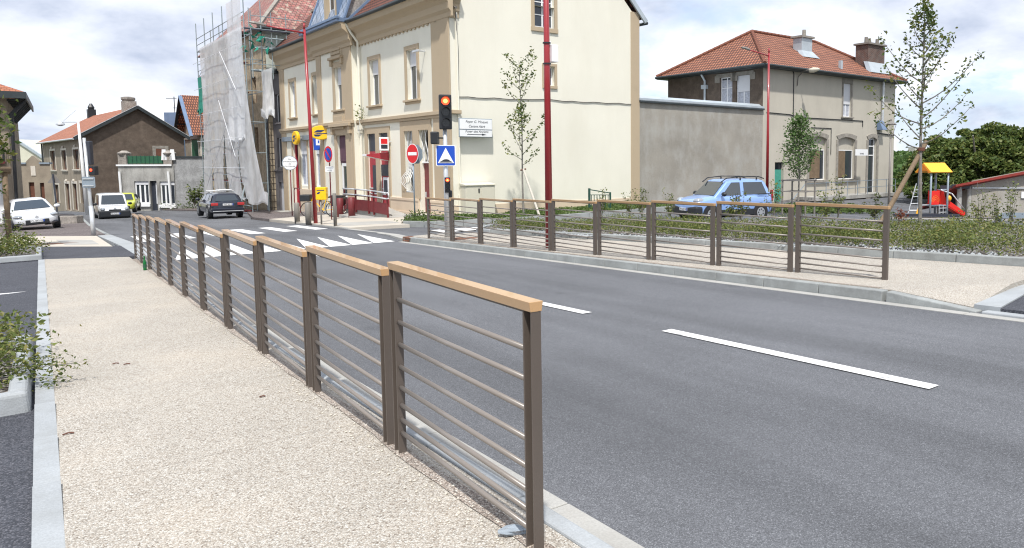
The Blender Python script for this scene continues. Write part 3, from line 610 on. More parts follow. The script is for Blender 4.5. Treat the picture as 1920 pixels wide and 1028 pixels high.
disc(r, R, rad*1.04, 'pole_grey', 'notice_sign', -.03); disc(r, R, rad*.95, 'signwhite', 'sign_face', -.036)
for k, (t, s_) in enumerate((('FIN', .11), ("D'INTERDICTION", .085), ('DE', .09), ('STATIONNER', .09))):
    text_mesh(t, s_, 'lettering', MT['ink'], R @ Matrix.Translation((0, -.04, .19-.125*k)) @ FACE_NY, r)
# letter box, bollards
def post_box():
    b = at(603, 421, -.02); r = thing('letter_box', 'yellow letter box standing on a grey post beside the red street lamp', 'letter box', b)
    z = atx(604, 363, b.x, b.y).z-b.z; p = at(606, 396, -.02)
    mb = MB(); mb.cyl((0, 0, -.1), (0, 0, z-.2), .035, n=10); mb.build('post', MT['lamp_grey'], r, smooth=True)
    mb = MB(); mb.box((-.21, -.12, -.26), (.21, .14, .26)); o = mb.build('box', MT['yellow'], r, bevel=.03, seg=3); o.location = (.05, 0, z); o.rotation_euler = (0, 0, math.radians(-35))
    mb = MB(); mb.box((-.15, -.128, .12), (.15, -.119, .15)); mb.prism([(-.17, -.124, -.02), (-.06, -.124, -.02), (.0, -.124, .06), (-.1, -.124, .06)], (0, .004, 0)); o = mb.build('slot_and_mark', MT['postblue'], r); o.location = (.05, 0, z); o.rotation_euler = (0, 0, math.radians(-35))
post_box()
def bollard(px, py, rr, h, mat, label, group, dome=True):
    b = at(px, py, -.02); mb = MB(); mb.lathe([(rr, -.1), (rr, h-.03), (rr*.8, h-.008), (rr*.3, h)] if dome else [(rr, -.1), (rr, h)], 16)
    o = mb.build('bollard', MT[mat], smooth=False, bevel=0); o.location = b
    for p_ in o.data.polygons: p_.use_smooth = abs(p_.normal.z) < .9
    return tag(o, label, 'bollard', group)
G1 = 'bollards on the post office pavement'
bollard(557.5, 416, .115, .86, 'bollard', 'grey cylindrical bollard nearest the round white sign', G1)
bollard(578.5, 420, .115, .90, 'bollard', 'grey cylindrical bollard just left of the red street lamp', G1)
bollard(588.5, 414, .10, .88, 'bollard', 'grey bollard half hidden behind the red street lamp', G1)
bollard(629, 424, .065, 1.28, 'bollard', 'tall thin grey post in front of the dark red stub bollards', G1)
bollard(638.5, 407, .16, .94, 'burg', 'chipped burgundy stub bollard, left one of the pair before the ramp', 'burgundy stub bollards')
bollard(660, 408, .16, .98, 'burg', 'chipped burgundy stub bollard, right one of the pair before the ramp', 'burgundy stub bollards')
# ------------------------------------------------------------------ building kit
def PT(ax, val, u, z, d=0): return (val+d, u, z) if ax == 'x' else (u, val+d, z)
def BX(mb, ax, val, u0, u1, z0, z1, d0, d1): mb.box(PT(ax, val, u0, z0, d0), PT(ax, val, u1, z1, d1))
def wall(mb, ax, val, u0, u1, z0, z1, holes=(), depth=.3):
    us = sorted({u0, u1, *[h[0] for h in holes], *[h[1] for h in holes]}); zs = sorted({z0, z1, *[h[2] for h in holes], *[h[3] for h in holes]})
    for a, b in zip(us[:-1], us[1:]):
        for c, d in zip(zs[:-1], zs[1:]):
            m = ((a+b)/2, (c+d)/2)
            if any(h[0] < m[0] < h[1] and h[2] < m[1] < h[3] for h in holes): continue
            mb.quad(*[PT(ax, val, u, z) for u, z in ((a, c), (b, c), (b, d), (a, d))])
    for h in holes:
        a, b, c, d = h[:4]
        for (p, q) in (((a, c), (b, c)), ((b, c), (b, d)), ((b, d), (a, d)), ((a, d), (a, c))):
            mb.quad(PT(ax, val, *p), PT(ax, val, *q), PT(ax, val, *q, depth), PT(ax, val, *p, depth))
def window(root, ax, val, u0, u1, z0, z1, depth=.25, shutter=0, mull=1, mat='white', bars=(), curtain=False, label=None, pane='glass', fw=.055, transom=None):
    mb = MB(); d = depth; f = fw
    for a, b, c, e in ((u0, u0+f, z0, z1), (u1-f, u1, z0, z1), (u0+f, u1-f, z0, z0+f), (u0+f, u1-f, z1-f, z1)): BX(mb, ax, val, a, b, c, e, d-.03, d+.04)
    for k in range(mull): m = u0+(u1-u0)*(k+1)/(mull+1); BX(mb, ax, val, m-f*.6, m+f*.6, z0+f, z1-f, d-.028, d+.038)
    for t in bars: zz_ = z0+(z1-z0)*t; BX(mb, ax, val, u0+f, u1-f, zz_-f*.35, zz_+f*.35, d-.026, d+.036)
    o = mb.build('window', MT[mat], root)
    if label: o['label'] = label
    mb = MB(); BX(mb, ax, val, u0+f, u1-f, z0+f, z1-f, d+.0, d+.01); mb.build('pane', MT[pane], o)
    if curtain: mb = MB(); BX(mb, ax, val, u0+f*1.05, u1-f*1.05, z0+f, z0+(z1-z0)*.93, d-.004, d-.001); mb.build('curtain', MT['curtain'], o)
    if shutter: mb = MB(); BX(mb, ax, val, u0+f*.3, u1-f*.3, z1-(z1-z0)*shutter, z1-.005, d-.06, d-.032); mb.build('roller_shutter', MT['shutter'], o)
    return o
def surround(root, ax, val, u0, u1, z0, z1, w_=.2, proj=.05, mat='tan', sill=.09, top=None, name='window_surround', sillproj=.14):
    mb = MB(); t = top if top is not None else w_
    BX(mb, ax, val, u0-w_, u0, z0, z1, -proj, .02); BX(mb, ax, val, u1, u1+w_, z0, z1, -proj, .02); BX(mb, ax, val, u0-w_, u1+w_, z1+.001, z1+t, -proj, .02)
    if sill:
        BX(mb, ax, val, u0-w_-.08, u1+w_+.08, z0-sill, z0-.001, -sillproj, .05); BX(mb, ax, val, u0-w_-.02, u1+w_+.02, z0-sill-.10, z0-sill-.001, -proj, .02)
    return mb.build(name, MT[mat], root, bevel=.008)
def slope(mb, a, b, c, d, w_=None):    # a,b eave corners, c,d ridge corners (b->c, a->d)
    A, B_, C_, D = map(Vector, (a, b, c, d)); e = (B_-A); L = e.length; e = e/L
    def uv(p): v = Vector(p)-A; u = v.dot(e); return (u, (v-e*u).length)
    mb.quad(A, B_, C_, D, [uv(A), uv(B_), uv(C_), uv(D)])
def slope_tri(mb, a, b, c):
    A, B_, C_ = map(Vector, (a, b, c)); e = (B_-A).normalized()
    def uv(p): v = Vector(p)-A; u = v.dot(e); return (u, (v-e*u).length)
    mb.add([A, B_, C_], [(0, 1, 2)]); mb.uv[len(mb.f)-1] = [uv(A), uv(B_), uv(C_)]
# ------------------------------------------------------------------ cream post office building
c0 = at(850, 408); B = Fr(c0, .04)
root = thing('corner_building', 'long cream building with tan stone trim, post office and bank on its ground floor', 'building', c0, .04)
def F(px, py, v=0): p = B.on('x', v, px, py); return p.y, p.z
def Gb(px, py, v=0): p = B.on('y', v, px, py); return p.x, p.z
YE = F(528, 240)[0]; ya, yb = F(672, 200)[0], F(606, 200)[0]; CB = -.28
zc = F(800, 45.5)[1]; XR = Gb(1197, 150)[0]
y0g = -1.2
def U(pxl, pxr, py, v=0): return F(pxr, py, v)[0], F(pxl, py, v)[0]
zt = F(694, 114)[1]; zb = F(704, 197.5)[1]
upp = [U(763.4, 783, 140), U(693.8, 711.8, 155)]; uppl = [U(588, 600, 180), U(544.4, 554.5, 190)]
w3 = U(628.4, 642, 165, CB)
gt = F(768, 246)[1]
hs_r = [(*upp[0], zt, zt and zb) if 0 else (upp[0][0], upp[0][1], zb, zt), (upp[1][0], upp[1][1], zb, zt)]
gw = U(760, 776, 300); gd = U(788, 806, 320); bl_, br_ = U(691, 706, 300), U(713, 729.5, 300)
zgw = F(768, 361)[1]; zbt = F(700, 251)[1]
hs_r += [(gw[0], gw[1], zgw, gt), (gd[0], gd[1], F(790, 401)[1], gt), (bl_[0], bl_[1], F(700, 392)[1], zbt), (br_[0], br_[1], F(720, 398)[1], zbt)]
hs_l = [(a, b, zb, zt) for a, b in uppl]
pdoor = U(551, 561.5, 320); pw = [U(563.8, 577, 300), U(592, 604, 300), U(610, 619.5, 300)]
zpb = F(570, 264.5)[1]; zps = F(570, 348)[1]
hs_l += [(pdoor[0], pdoor[1], F(556, 388)[1], zpb)] + [(a, b, zps, zpb) for a, b in pw[:1]] + [(pw[1][0], pw[1][1], zps, zpb)]
cd = U(634, 657, 300, CB)
cdt = F(640, 254, CB)[1]
mb = MB()
wall(mb, 'x', 0, 0, ya, y0g, zc+1.3, hs_r, .34); wall(mb, 'x', 0, yb, YE, y0g-1, zc+1.3, hs_l + ([(pw[2][0], pw[2][1], zps, zpb)] if pw[2][0] > yb else []), .34)
wall(mb, 'x', CB, ya, yb, y0g-1, zc+1.3, [(w3[0], w3[1], zb, zt), (cd[0], cd[1], F(650, 392, CB)[1], cdt)], .34)
for yy in (ya, yb): mb.quad((CB, yy, y0g-1), (0, yy, y0g-1), (0, yy, zc+1.3), (CB, yy, zc+1.3))
# gable
ze = zc+1.05; apx = XR/2; zap = ze+apx*1.0
g1 = (*sorted((Gb(1001.5, 30)[0], Gb(1039, 30)[0])), Gb(1003, 50)[1], Gb(1003, 50)[1]+1.75); g2 = (*sorted((Gb(1021, 140)[0], Gb(1039.5, 140)[0])), Gb(1021, 160)[1], Gb(1021, 124)[1])
wall(mb, 'y', 0, 0, XR, y0g-1, ze, [g2, (g1[0], g1[1], g1[2], min(g1[3], ze))] if g1[2] < ze else [g2], .3)
wall(mb, 'y', 0, 0, 0.001, ze-.01, ze)
gh = []
mb2 = MB()
gu0, gu1, gz0, gz1 = g1
gz0 = max(gz0, ze)
# triangle above the eave line, split round the attic window
def rk(u): return ze + min(u, XR-u)
if g1[2] >= ze: cuts = [0, gu0, gu1, XR]
else: cuts = [0, gu0, gu1, XR]
for a, b in zip(cuts[:-1], cuts[1:]):
    pts = [(a, ze), (b, ze), (b, rk(b))] + ([(apx, rk(apx))] if a < apx < b else []) + [(a, rk(a))]
    if (a, b) == (gu0, gu1): pts = [(a, g1[3]), (b, g1[3]), (b, rk(b))] + ([(apx, rk(apx))] if a < apx < b else []) + [(a, rk(a))]
    mb.add([PT('y', 0, u, z) for u, z in pts], [tuple(range(len(pts)))])
if g1[2] > ze: mb.quad(*[PT('y', 0, u, z) for u, z in ((gu0, ze), (gu1, ze), (gu1, g1[2]), (gu0, g1[2]))])
for (p, q) in (((gu0, max(ze, g1[2])), (gu0, g1[3])), ((gu1, max(ze, g1[2])), (gu1, g1[3])), ((gu0, g1[3]), (gu1, g1[3])), ((gu0, g1[2]), (gu1, g1[2]))):
    mb.quad(PT('y', 0, *p), PT('y', 0, *q), PT('y', 0, *q, .3), PT('y', 0, *p, .3))
mb.quad((XR, 0, y0g-1), (XR, YE, y0g-1), (XR, YE, ze), (XR, 0, ze)); mb.quad((0, YE, y0g-1), (XR, YE, y0g-1), (XR, YE, ze), (0, YE, ze)); mb.tri((0, YE, ze), (XR, YE, ze), (apx, YE, zap))
# backing inside the openings
mb.build('wall', MT['cream'], root, fix=False)
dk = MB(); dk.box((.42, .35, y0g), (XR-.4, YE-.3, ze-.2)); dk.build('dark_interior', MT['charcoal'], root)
for i, (a, b) in enumerate(upp + uppl):
    surround(root, 'x', 0, a, b, zb, zt); window(root, 'x', 0, a, b, zb, zt, .22, shutter=.32 if i < 3 else .12, mull=1, curtain=(i >= 2))
surround(root, 'x', CB, w3[0], w3[1], zb, zt, w_=.30, sill=.10); window(root, 'x', CB, w3[0], w3[1], zb, zt, .22, shutter=.4)
surround(root, 'y', 0, gu0, gu1, g1[2], g1[3], w_=.16, sill=0); window(root, 'y', 0, gu0, gu1, g1[2]+.02, g1[3], .2, bars=(.33, .66), mull=1)
surround(root, 'y', 0, g2[0], g2[1], g2[2], g2[3], w_=.13, sill=0); window(root, 'y', 0, g2[0], g2[1], g2[2], g2[3], .22, mull=0)
for a_, b_, c_, d_ in ((gu0-.18, gu1+.18, g1[2]-.2, g1[2]-.001), (g2[0]-.13, g2[1]+.13, g2[2]-.14, g2[2]-.001)):
    q = MB(); BX(q, 'y', 0, a_, b_, c_, d_, -.07, .02); q.build('window_sill', MT['tan'], root, bevel=.008)
# trim: pilasters, string course, plinth, cornice
mb = MB(); u_ = U(812, 842.5, 150)
BX(mb, 'x', 0, -.045, u_[1], y0g, zc+.1, -.06, .01); BX(mb, 'x', 0, YE-.05, YE-1.0, y0g-1, zc+.1, -.05, .01)
BX(mb, 'x', CB, ya, ya+1.15, y0g-1, zc+.1, -.05, .01); BX(mb, 'x', CB, yb-.75, yb, y0g-1, zc+.1, -.05, .01)
u2 = Gb(1183, 300)[0]; BX(mb, 'y', 0, u2, XR+.045, y0g, rk(u2)-.1, -.045, .01)
mb.build('pilaster', MT['tan'], root, bevel=.01)
sz = F(681, 231)[1]; sz2 = F(681, 225)[1]
mb = MB()
for (v, a, b) in ((0, -.15, ya), (CB, ya-.10, yb+.10), (0, yb, YE+.05)):
    BX(mb, 'x', v, a, b, sz, sz2, -.17, 0); BX(mb, 'x', v, a+.05, b-.02, sz-.12, sz-.001, -.10, 0)
BX(mb, 'y', 0, -.001, .42, sz, sz2, -.17, .0); mb.build('string_course', MT['tan'], root, bevel=.015)
mb = MB(); pz = F(736, 369)[1]
segs = [(-.05, gd[0]-.12), (gd[1]+.12, ya-3.3 if 0 else br_[0]-.2)]
for a, b in segs: BX(mb, 'x', 0, a, b, y0g, pz, -.075, 0); BX(mb, 'x', 0, a, b, y0g, pz-.62, -.12, -.074); BX(mb, 'x', 0, a, b, pz-.12, pz, -.10, -.0749)
BX(mb, 'x', 0, yb, pdoor[0]-.2, y0g-1, F(590, 356)[1], -.08, 0)
gp = Gb(1000, 379)[1]; cabx = Gb(928, 380)[0]; BX(mb, 'y', 0, .002, u2-.001, y0g, gp, -.03, 0)
mb.build('plinth', MT['tan_plinth'], root, bevel=.01)
# broad stone surrounds of the ground floor openings
mb = MB()
for (a, b, zl, ztop) in ((gd[0]-.28, gw[1]+.42, pz, gt+.45), (br_[0]-.22, bl_[1]+.35, y0g+.3, zbt+.32)):
    cutL = sorted([(gd[0], gd[1]), (gw[0], gw[1])]) if ztop == gt+.45 else sorted([br_, bl_])
    x_ = a
    for (p_, q_) in cutL: BX(mb, 'x', 0, x_, p_, zl, ztop, -.05, .01); BX(mb, 'x', 0, p_, q_, (gt if ztop == gt+.45 else zbt), ztop, -.05, .01); x_ = q_
    BX(mb, 'x', 0, x_, b, zl, ztop, -.05, .01)
BX(mb, 'x', 0, gw[0]-.01, gw[1]+.01, zgw-.5, zgw, -.055, .01)
for a, b in [pdoor] + pw[:2]: BX(mb, 'x', 0, b, b+.2, zps-.2, zpb, -.04, .01); BX(mb, 'x', 0, a-.2, a, zps-.2, zpb, -.04, .01)
BX(mb, 'x', CB, cd[1], cd[1]+.35, y0g-1, cdt+.1, -.06, .01); BX(mb, 'x', CB, cd[0]-.35, cd[0], y0g-1, cdt+.1, -.06, .01); BX(mb, 'x', CB, cd[0]-.35, cd[1]+.35, cdt+.001, cdt+.45, -.06, .01)
mb.build('stone_surround', MT['tan'], root, bevel=.006)
mb = MB()   # pediments and carved panels of the centre bay
BX(mb, 'x', CB, cd[0]-.6, cd[1]+.6, cdt+.45, cdt+.62, -.28, .01); BX(mb, 'x', CB, cd[0]-.5, cd[0]-.25, cdt+.05, cdt+.45, -.2, .01); BX(mb, 'x', CB, cd[1]+.25, cd[1]+.5, cdt+.05, cdt+.45, -.2, .01)
BX(mb, 'x', CB, w3[0]-.42, w3[1]+.42, zt+.42, zt+.56, -.24, .01); BX(mb, 'x', CB, w3[0]-.38, w3[0]-.12, zt+.12, zt+.42, -.16, .01); BX(mb, 'x', CB, w3[1]+.12, w3[1]+.38, zt+.12, zt+.42, -.16, .01)
BX(mb, 'x', CB, w3[0]-.3, w3[1]+.3, zt+.56, zt+1.35, -.09, .01)
for k in range(3): BX(mb, 'x', CB, w3[0]-.12, w3[1]+.12, zt+.68+k*.2, zt+.80+k*.2, -.14, -.08)
BX(mb, 'x', CB, w3[0]-.3, w3[1]+.3, zb-.95, zb-.22, -.09, .01); BX(mb, 'x', CB, w3[0]-.15, w3[1]+.15, zb-.80, zb-.36, -.13, -.08); BX(mb, 'x', CB, w3[0]-.36, w3[1]+.36, zb-1.05, zb-.951, -.17, .01)
mb.build('carved_panel', MT['tan'], root, bevel=.012)
prof = [(0, 0), (-.08, .0), (-.10, .18), (-.20, .30), (-.22, .55), (-.34, .68), (-.52, .80), (-.56, 1.0), (-.60, 1.05), (-.60, 1.12), (0, 1.12)]
mb = MB()
def cornice(v, a, b):
    pts = [(v+x, 0, zc+z) for x, z in prof]; mb.prism([(x, a, z) for x, _, z in pts], (0, b-a, 0))
cornice(0, -.42, ya); cornice(CB-.02, ya-.30, yb+.30); cornice(0, yb, YE+.2)
mb.prism([(-.001, -.0-x*0, 0) for x in ()] or [(0, 0+x*.7, zc+z) for x, z in prof], (.45, 0, 0))
mb.build('cornice', MT['tan'], root, bevel=.006)
mb = MB()
for k in range(26):
    yy = .6+k*.42
    if yy < ya-.3: BX(mb, 'x', 0, yy, yy+.16, zc-.07, zc, -.06, 0)
mb.build('dentil_band', MT['tan'], root)
# roof, gutters, dormer
EX = -.52; EZ = zc+1.16
R0 = MB()
def rz_(x): return EZ+(x-EX)
slope(R0, (EX, -.10, EZ), (EX, ya-.15, EZ), (apx, ya-.15, rz_(apx)), (apx, -.10, rz_(apx)))
slope(R0, (EX, yb+.15, EZ), (EX, YE+.15, EZ), (apx, YE+.15, rz_(apx)), (apx, yb+.15, rz_(apx)))
slope(R0, (XR+.25, YE+.15, rk(XR)-.25+.35), (XR+.25, -.10, rk(XR)+.10), (apx, -.10, rz_(apx)), (apx, YE+.15, rz_(apx)))
R0.build('roof', MT['tile_red'], root, fix=False)
mb = MB()
mb.bar((EX-.02, -.13, EZ-.02), (apx, -.13, rz_(apx)), .10, .22); mb.bar((XR+.42, -.13, rk(XR)-.02), (apx, -.13, rz_(apx)), .10, .22)
mb.build('verge_board', MT['zinc_pale'], root)
mb = MB(); mb.cyl((XR+.42, -.2, rk(XR)-.08), (XR+.42, YE, rk(XR)-.08), .08); mb.cyl((EX-.1, -.12, EZ-.03), (EX-.1, ya-.35, EZ-.03), .09); mb.cyl((EX-.1, yb+.35, EZ-.03), (EX-.1, YE+.25, EZ-.03), .09); mb.build('gutter', MT['gutter_dark'], root, smooth=True)
mb = MB(); mb.box((CB-.80, ya-.35, zc+1.12), (.1, yb+.35, zc+1.34)); mb.box((CB-.86, ya-.40, zc+1.26), (CB-.7, yb+.40, zc+1.40)); mb.build('bay_gutter', MT['zinc'], root, bevel=.02)
S0 = MB(); sx0, sx1, sz0, sz1 = CB-.35, .75, zc+1.36, zc+5.2
slope(S0, (sx0, ya-.25, sz0), (sx0, yb+.25, sz0), (sx1, yb+.05, sz1), (sx1, ya-.05, sz1)); slope(S0, (sx1, ya-.05, sz1), (sx1, yb+.05, sz1), (4.5, yb, sz1+1.5), (4.5, ya, sz1+1.5))
S0.build('mansard_slope', MT['slate'], root, fix=False)
mb = MB(); ph = [(sx0+.05, sz0), (sx1+.05, sz1), (4.6, sz1+1.5), (4.6, sz0)]
for yy, dy in ((ya-.12, .3), (yb-.18, .3)): mb.prism([(x, yy, z) for x, z in ph], (0, dy, 0))
mb.build('rubble_party_wall', MT['stone_grey'], root)
mb = MB(); mb.bar((sx0-.02, ya-.2, sz0), (sx1-.02, ya-.1, sz1), .24, .08, (1, 0, 0)); mb.bar((EX+.1, ya-.22, EZ+.15), (apx-.6, ya-.22, rz_(apx-.6)+.10), .26, .12); mb.bar((EX+.1, yb+.22, EZ+.15), (apx-.6, yb+.22, rz_(apx-.6)+.10), .26, .12)
mb.bar((sx0-.02, yb+.2, sz0), (sx1-.02, yb+.1, sz1), .2, .08, (1, 0, 0)); mb.build('flashing', MT['zinc'], root)
dy0, dy1 = w3[0]-.12, w3[1]+.12
mb = MB(); wall(mb, 'x', CB-.30, dy0-.28, dy1+.28, sz0-.1, sz0+3.0, [(dy0, dy1, sz0+.25, sz0+2.55)], .3); mb.box((CB-.42, dy0-.42, sz0+3.0), (1.2, dy1+.42, sz0+3.2)); BX(mb, 'x', CB-.3, dy0-.02, dy1+.02, sz0+.1, sz0+.249, -.06, .2); mb.build('dormer_front', MT['tan'], root)
mb = MB(); mb.box((CB-.29, dy0-.281, sz0-.05), (1.3, dy0-.26, sz0+2.99)); mb.box((CB-.29, dy1+.26, sz0-.05), (1.3, dy1+.281, sz0+2.99)); mb.build('dormer_cheek', MT['zinc'], root)
window(root, 'x', CB-.3, dy0, dy1, sz0+.25, sz0+2.55, .25, mull=1)
# downpipes, ivy sprig, wall light, cables
mb = MB(); yd = ya-.55
mb.tube([(EX-.1, yd+.25, EZ-.1), (-.40, yd+.1, zc+.55), (-.13, yd, zc+.15), (-.13, yd, y0g+.2)], .062); mb.box((-.26, yd-.16, sz-.35), (-.02, yd+.16, sz-.12)); mb.box((-.24, yd-.12, sz-.5), (-.04, yd+.12, sz-.35)); mb.build('downpipe', MT['cream'], root)
mb = MB(); mb.tube([(.33, -.07, zc+.3), (.33, -.07, y0g+.3)], .035); mb.box((.25, -.06, y0g+.2), (.75, -.015, .95)); mb.build('service_conduit', MT['cream'], root)
mb = MB(); mb.tube([(.10, -.09, zc+.45), (.28, -.09, zc+.25), (.36, -.08, zc-1.2), (.34, -.08, zc-3.0)], .022); mb.cyl((.2, -.12, zc+.42), (.2, -.3, zc+.38), .05); mb.build('wall_cable', MT['lamp_grey'], root)
cz0 = Gb(858, 182)[1]; cz1 = Gb(1197, 196)[1]; mb = MB(); pts = [(.4+(XR-.4)*i/24, -.03, cz0+(cz1-cz0)*i/24+.02*math.sin(i*1.9)+(.04 if 8 < i < 13 else 0)) for i in range(25)]; mb.tube(pts, .018, 5); mb.build('wall_cable', MT['black'], root)
ay, az = F(797, 97); mb = MB(); mb.cyl((0, ay, az), (-.35, ay, az+.02), .035); mb.box((-.42, ay-.2, az-.04), (-.30, ay+.45, az+.05)); mb.build('wall_floodlight', MT['alu'], root, bevel=.02)
# ground floor fittings
dm = MB(); BX(dm, 'x', 0, gd[0], gd[1], F(790, 401)[1], F(790, 306)[1], .20, .26); d_ = dm.build('entrance_door', MT['burg'], root); dm = MB(); BX(dm, 'x', 0, gd[1]-.2, gd[1]-.12, .75, 1.0, .15, .2); dm.build('door_handle', MT['alu'], d_)
zgr = F(790, 306)[1]
mb = MB(); BX(mb, 'x', 0, gd[0], gd[1], zgr, zgr+.06, .1, .2)
for k in range(5):
    u = gd[0]+(gd[1]-gd[0])*(k+.5)/5; s_ = 1 if k % 2 else -1; pts = [(.12, u+s_*.10*math.sin(t*math.pi*2), zgr+(gt-zgr)*t) for t in [i/10 for i in range(11)]]; mb.tube(pts, .016, 5)
mb.build('fanlight_grille', MT['signwhite'], root)
mb = MB()
for k in range(6):
    u = gw[0]+(gw[1]-gw[0])*(k+.5)/6; mb.cyl((.1, u, gt-.95), (.1, u, gt), .014, n=6)
for k in range(6):
    u = gw[0]+(gw[1]-gw[0])*(k+.5)/6; c_ = (gw[0]+gw[1])/2; pts = []
    for i in range(13):
        t = i/12; pts.append((.08-.30*math.exp(-((t-.28)/.22)**2), c_+(u-c_)*(1.0 if t > .9 else .75+.6*math.exp(-((t-.28)/.22)**2)), zgw+.05+(gt-1.05-zgw)*t))
    mb.tube(pts, .014, 5)
mb.build('window_grille', MT['signwhite'], root); mb = MB(); BX(mb, 'x', 0, gw[0], gw[1], zgw, gt, .26, .3); mb.build('pane', MT['glass'], root)
mb = MB(); BX(mb, 'x', 0, bl_[0], bl_[1], F(700, 284)[1], zbt, .06, .09); BX(mb, 'x', 0, br_[0], br_[1], F(720, 283)[1], zbt, .06, .09); mb.build('dark_glazing', MT['charcoal'], root)
mb = MB(); BX(mb, 'x', 0, bl_[0], bl_[1], y0g+.2, F(700, 284)[1], .06, .10); BX(mb, 'x', 0, br_[0], br_[1], y0g+.2, F(720, 283)[1], .06, .10); mb.build('bank_front_panel', MT['bankred'], root)
mb = MB(); BX(mb, 'x', 0, bl_[0]+.02, bl_[0]+.55, F(700, 362)[1], F(700, 310)[1], .0, .059); BX(mb, 'x', 0, br_[0]+.1, br_[1]-.02, F(722, 330)[1], F(722, 309)[1], .02, .059); mb.build('information_panel', MT['charcoal'], root)
mb = MB(); BX(mb, 'x', 0, br_[0]+.15, br_[1]-.25, F(725, 365)[1], F(725, 333)[1], .0, .059); o = mb.build('cash_machine', MT['signwhite'], root, bevel=.02); mb = MB(); BX(mb, 'x', 0, br_[0]+.28, br_[1]-.38, F(725, 362)[1], F(725, 338)[1], -.01, -.0001); mb.build('screen', MT['charcoal'], o)
yk0, yk1 = F(731, 300)[0], F(689, 300, -.9)[0]; kz = F(700, 300)[1]
mb = MB(); mb.prism([(-.02, yk0, kz+.35), (-.02, yk0, kz-.05), (-1.15, yk0, kz+.18), (-1.15, yk0, kz+.26)], (0, yk1-yk0, 0)); o = mb.build('entrance_canopy', MT['signwhite'], root)
mb = MB(); mb.prism([(-.02, yk0-.012, kz+.35), (-.02, yk0-.012, kz-.05), (-1.15, yk0-.012, kz+.18), (-1.15, yk0-.012, kz+.26)], (0, .01, 0)); mb.prism([(-.02, yk0, kz+.361), (-.02, yk0+(yk1-yk0)*.62, kz+.361), (-1.0, yk0, kz+.272)], (0, 0, .01)); mb.build('red_fascia', MT['bankred'], o)
sy_ = F(720, 270, -.35)[0]; sa, sb = F(720, 257.5, -.35)[1], F(720, 283, -.35)[1]
bs = MB(); bs.box((-.58, sy_-.1, sb), (-.14, sy_+.06, sa)); o = bs.build('bank_sign', MT['signwhite'], root, bevel=.03)
bs = MB(); bs.box((-.54, sy_-.107, (sa+sb)/2), (-.22, sy_-.1, sa-.08)); bs.build('red_half', MT['signred'], o); bs = MB(); bs.box((-.54, sy_-.107, sb+.10), (-.22, sy_-.1, (sa+sb)/2-.03)); bs.build('black_half', MT['ink'], o)
bs = MB(); bs.box((-.55, sy_-.108, (sa+sb)/2-.03), (-.2, sy_-.1, (sa+sb)/2)); bs.build('white_line', MT['signwhite'], o); bs = MB(); bs.cyl((-.2, sy_, sa-.2), (0, sy_, sa-.2), .03); bs.build('bracket', MT['alu'], o)
# centre door: plum shutter above, white door below
dz_ = F(650, 306, CB)[1]; mb = MB(); BX(mb, 'x', CB, cd[0], cd[1], dz_, cdt, .13, .18); BX(mb, 'x', CB, cd[0]+.06, (cd[0]+cd[1])/2-.03, dz_+.1, cdt-.1, .10, .129); BX(mb, 'x', CB, (cd[0]+cd[1])/2+.03, cd[1]-.06, dz_+.1, cdt-.1, .10, .129); mb.build('plum_overdoor', MT['purple'], root)
zlo = F(650, 372, CB)[1]; window(root, 'x', CB, cd[0], cd[1]-.25, zlo-.9, dz_-.01, .14, bars=(.36,), mull=0, fw=.16)
# post office openings
for a, b in pw[:2] + ([pw[2]] if pw[2][0] > yb else []):
    window(root, 'x', 0, a, b, zps, zpb, .12, shutter=.3, mull=1, curtain=True)
mb = MB(); BX(mb, 'x', 0, pdoor[0], pdoor[1], y0g-.5, zpb, .24, .28); mb.build('dark_entrance', MT['glass'], root); mb = MB()
for u in (pdoor[0], pdoor[1]-.1): BX(mb, 'x', 0, u, u+.1, y0g-.5, zpb, .12, .23)
mb.build('door_frame', MT['bankred'], root)
b0, b1 = F(619, 260)[0], F(533, 260)[0]; zb0, zb1 = F(560, 264)[1], F(560, 255.5)[1]
mb = MB(); BX(mb, 'x', 0, max(b0, yb+.02), b1, zb0, zb1, -.16, -.002); mb.build('sign_band', MT['pole_grey'], root, bevel=.01)
def post_sign(px, py, rx, rz2, off, tx, label):
    y_, z_ = F(px, py, off); o = MB(); n = 26; vs = []
    for s in (-1, 1):
        for i in range(n): vs.append((s*.10, rx*math.cos(2*math.pi*i/n), rz2*math.sin(2*math.pi*i/n)))
    o.add(vs, [tuple(range(n-1, -1, -1)), tuple(range(n, 2*n))] + [(i, (i+1) % n, n+(i+1) % n, n+i) for i in range(n)])
    t = thing('post_sign', label, 'shop sign', B.M @ Vector((off, y_, z_)), .04+tx, 'yellow oval post signs'); o.build('sign_body', MT['yellow'], t, bevel=.05, seg=3)
    for poly in ([(-.62, .02), (.05, .02), (.42, .30), (-.30, .30)], [(-.30, -.06), (.62, -.06), (.75, -.16), (-.55, -.16)], [(-.62, -.22), (.15, -.22), (-.15, -.45), (-.5, -.45)]):
        m = MB(); m.prism([(-.106, -u*rx, v*rz2*1.2) for u, v in poly], (.004, 0, 0)); m.build('bird_mark', MT['postblue'], t)
    m = MB(); m.bar((.06, 0, 0), (.55, 0, .02), .08, .08); m.build('bracket', MT['alu'], t)
post_sign(602, 249, .62, .40, -.5, math.radians(52), 'large yellow oval post sign beside the red street lamp'); post_sign(555, 259, .42, .42, -.5, math.radians(6), 'narrow looking yellow oval post sign over the post office door')
y_, z_ = F(598, 268, -.35); t = thing('blue_sign', 'small blue and white sign hanging under the yellow oval sign', 'shop sign', B.M @ Vector((-.35, y_, z_)), .04+math.radians(40))
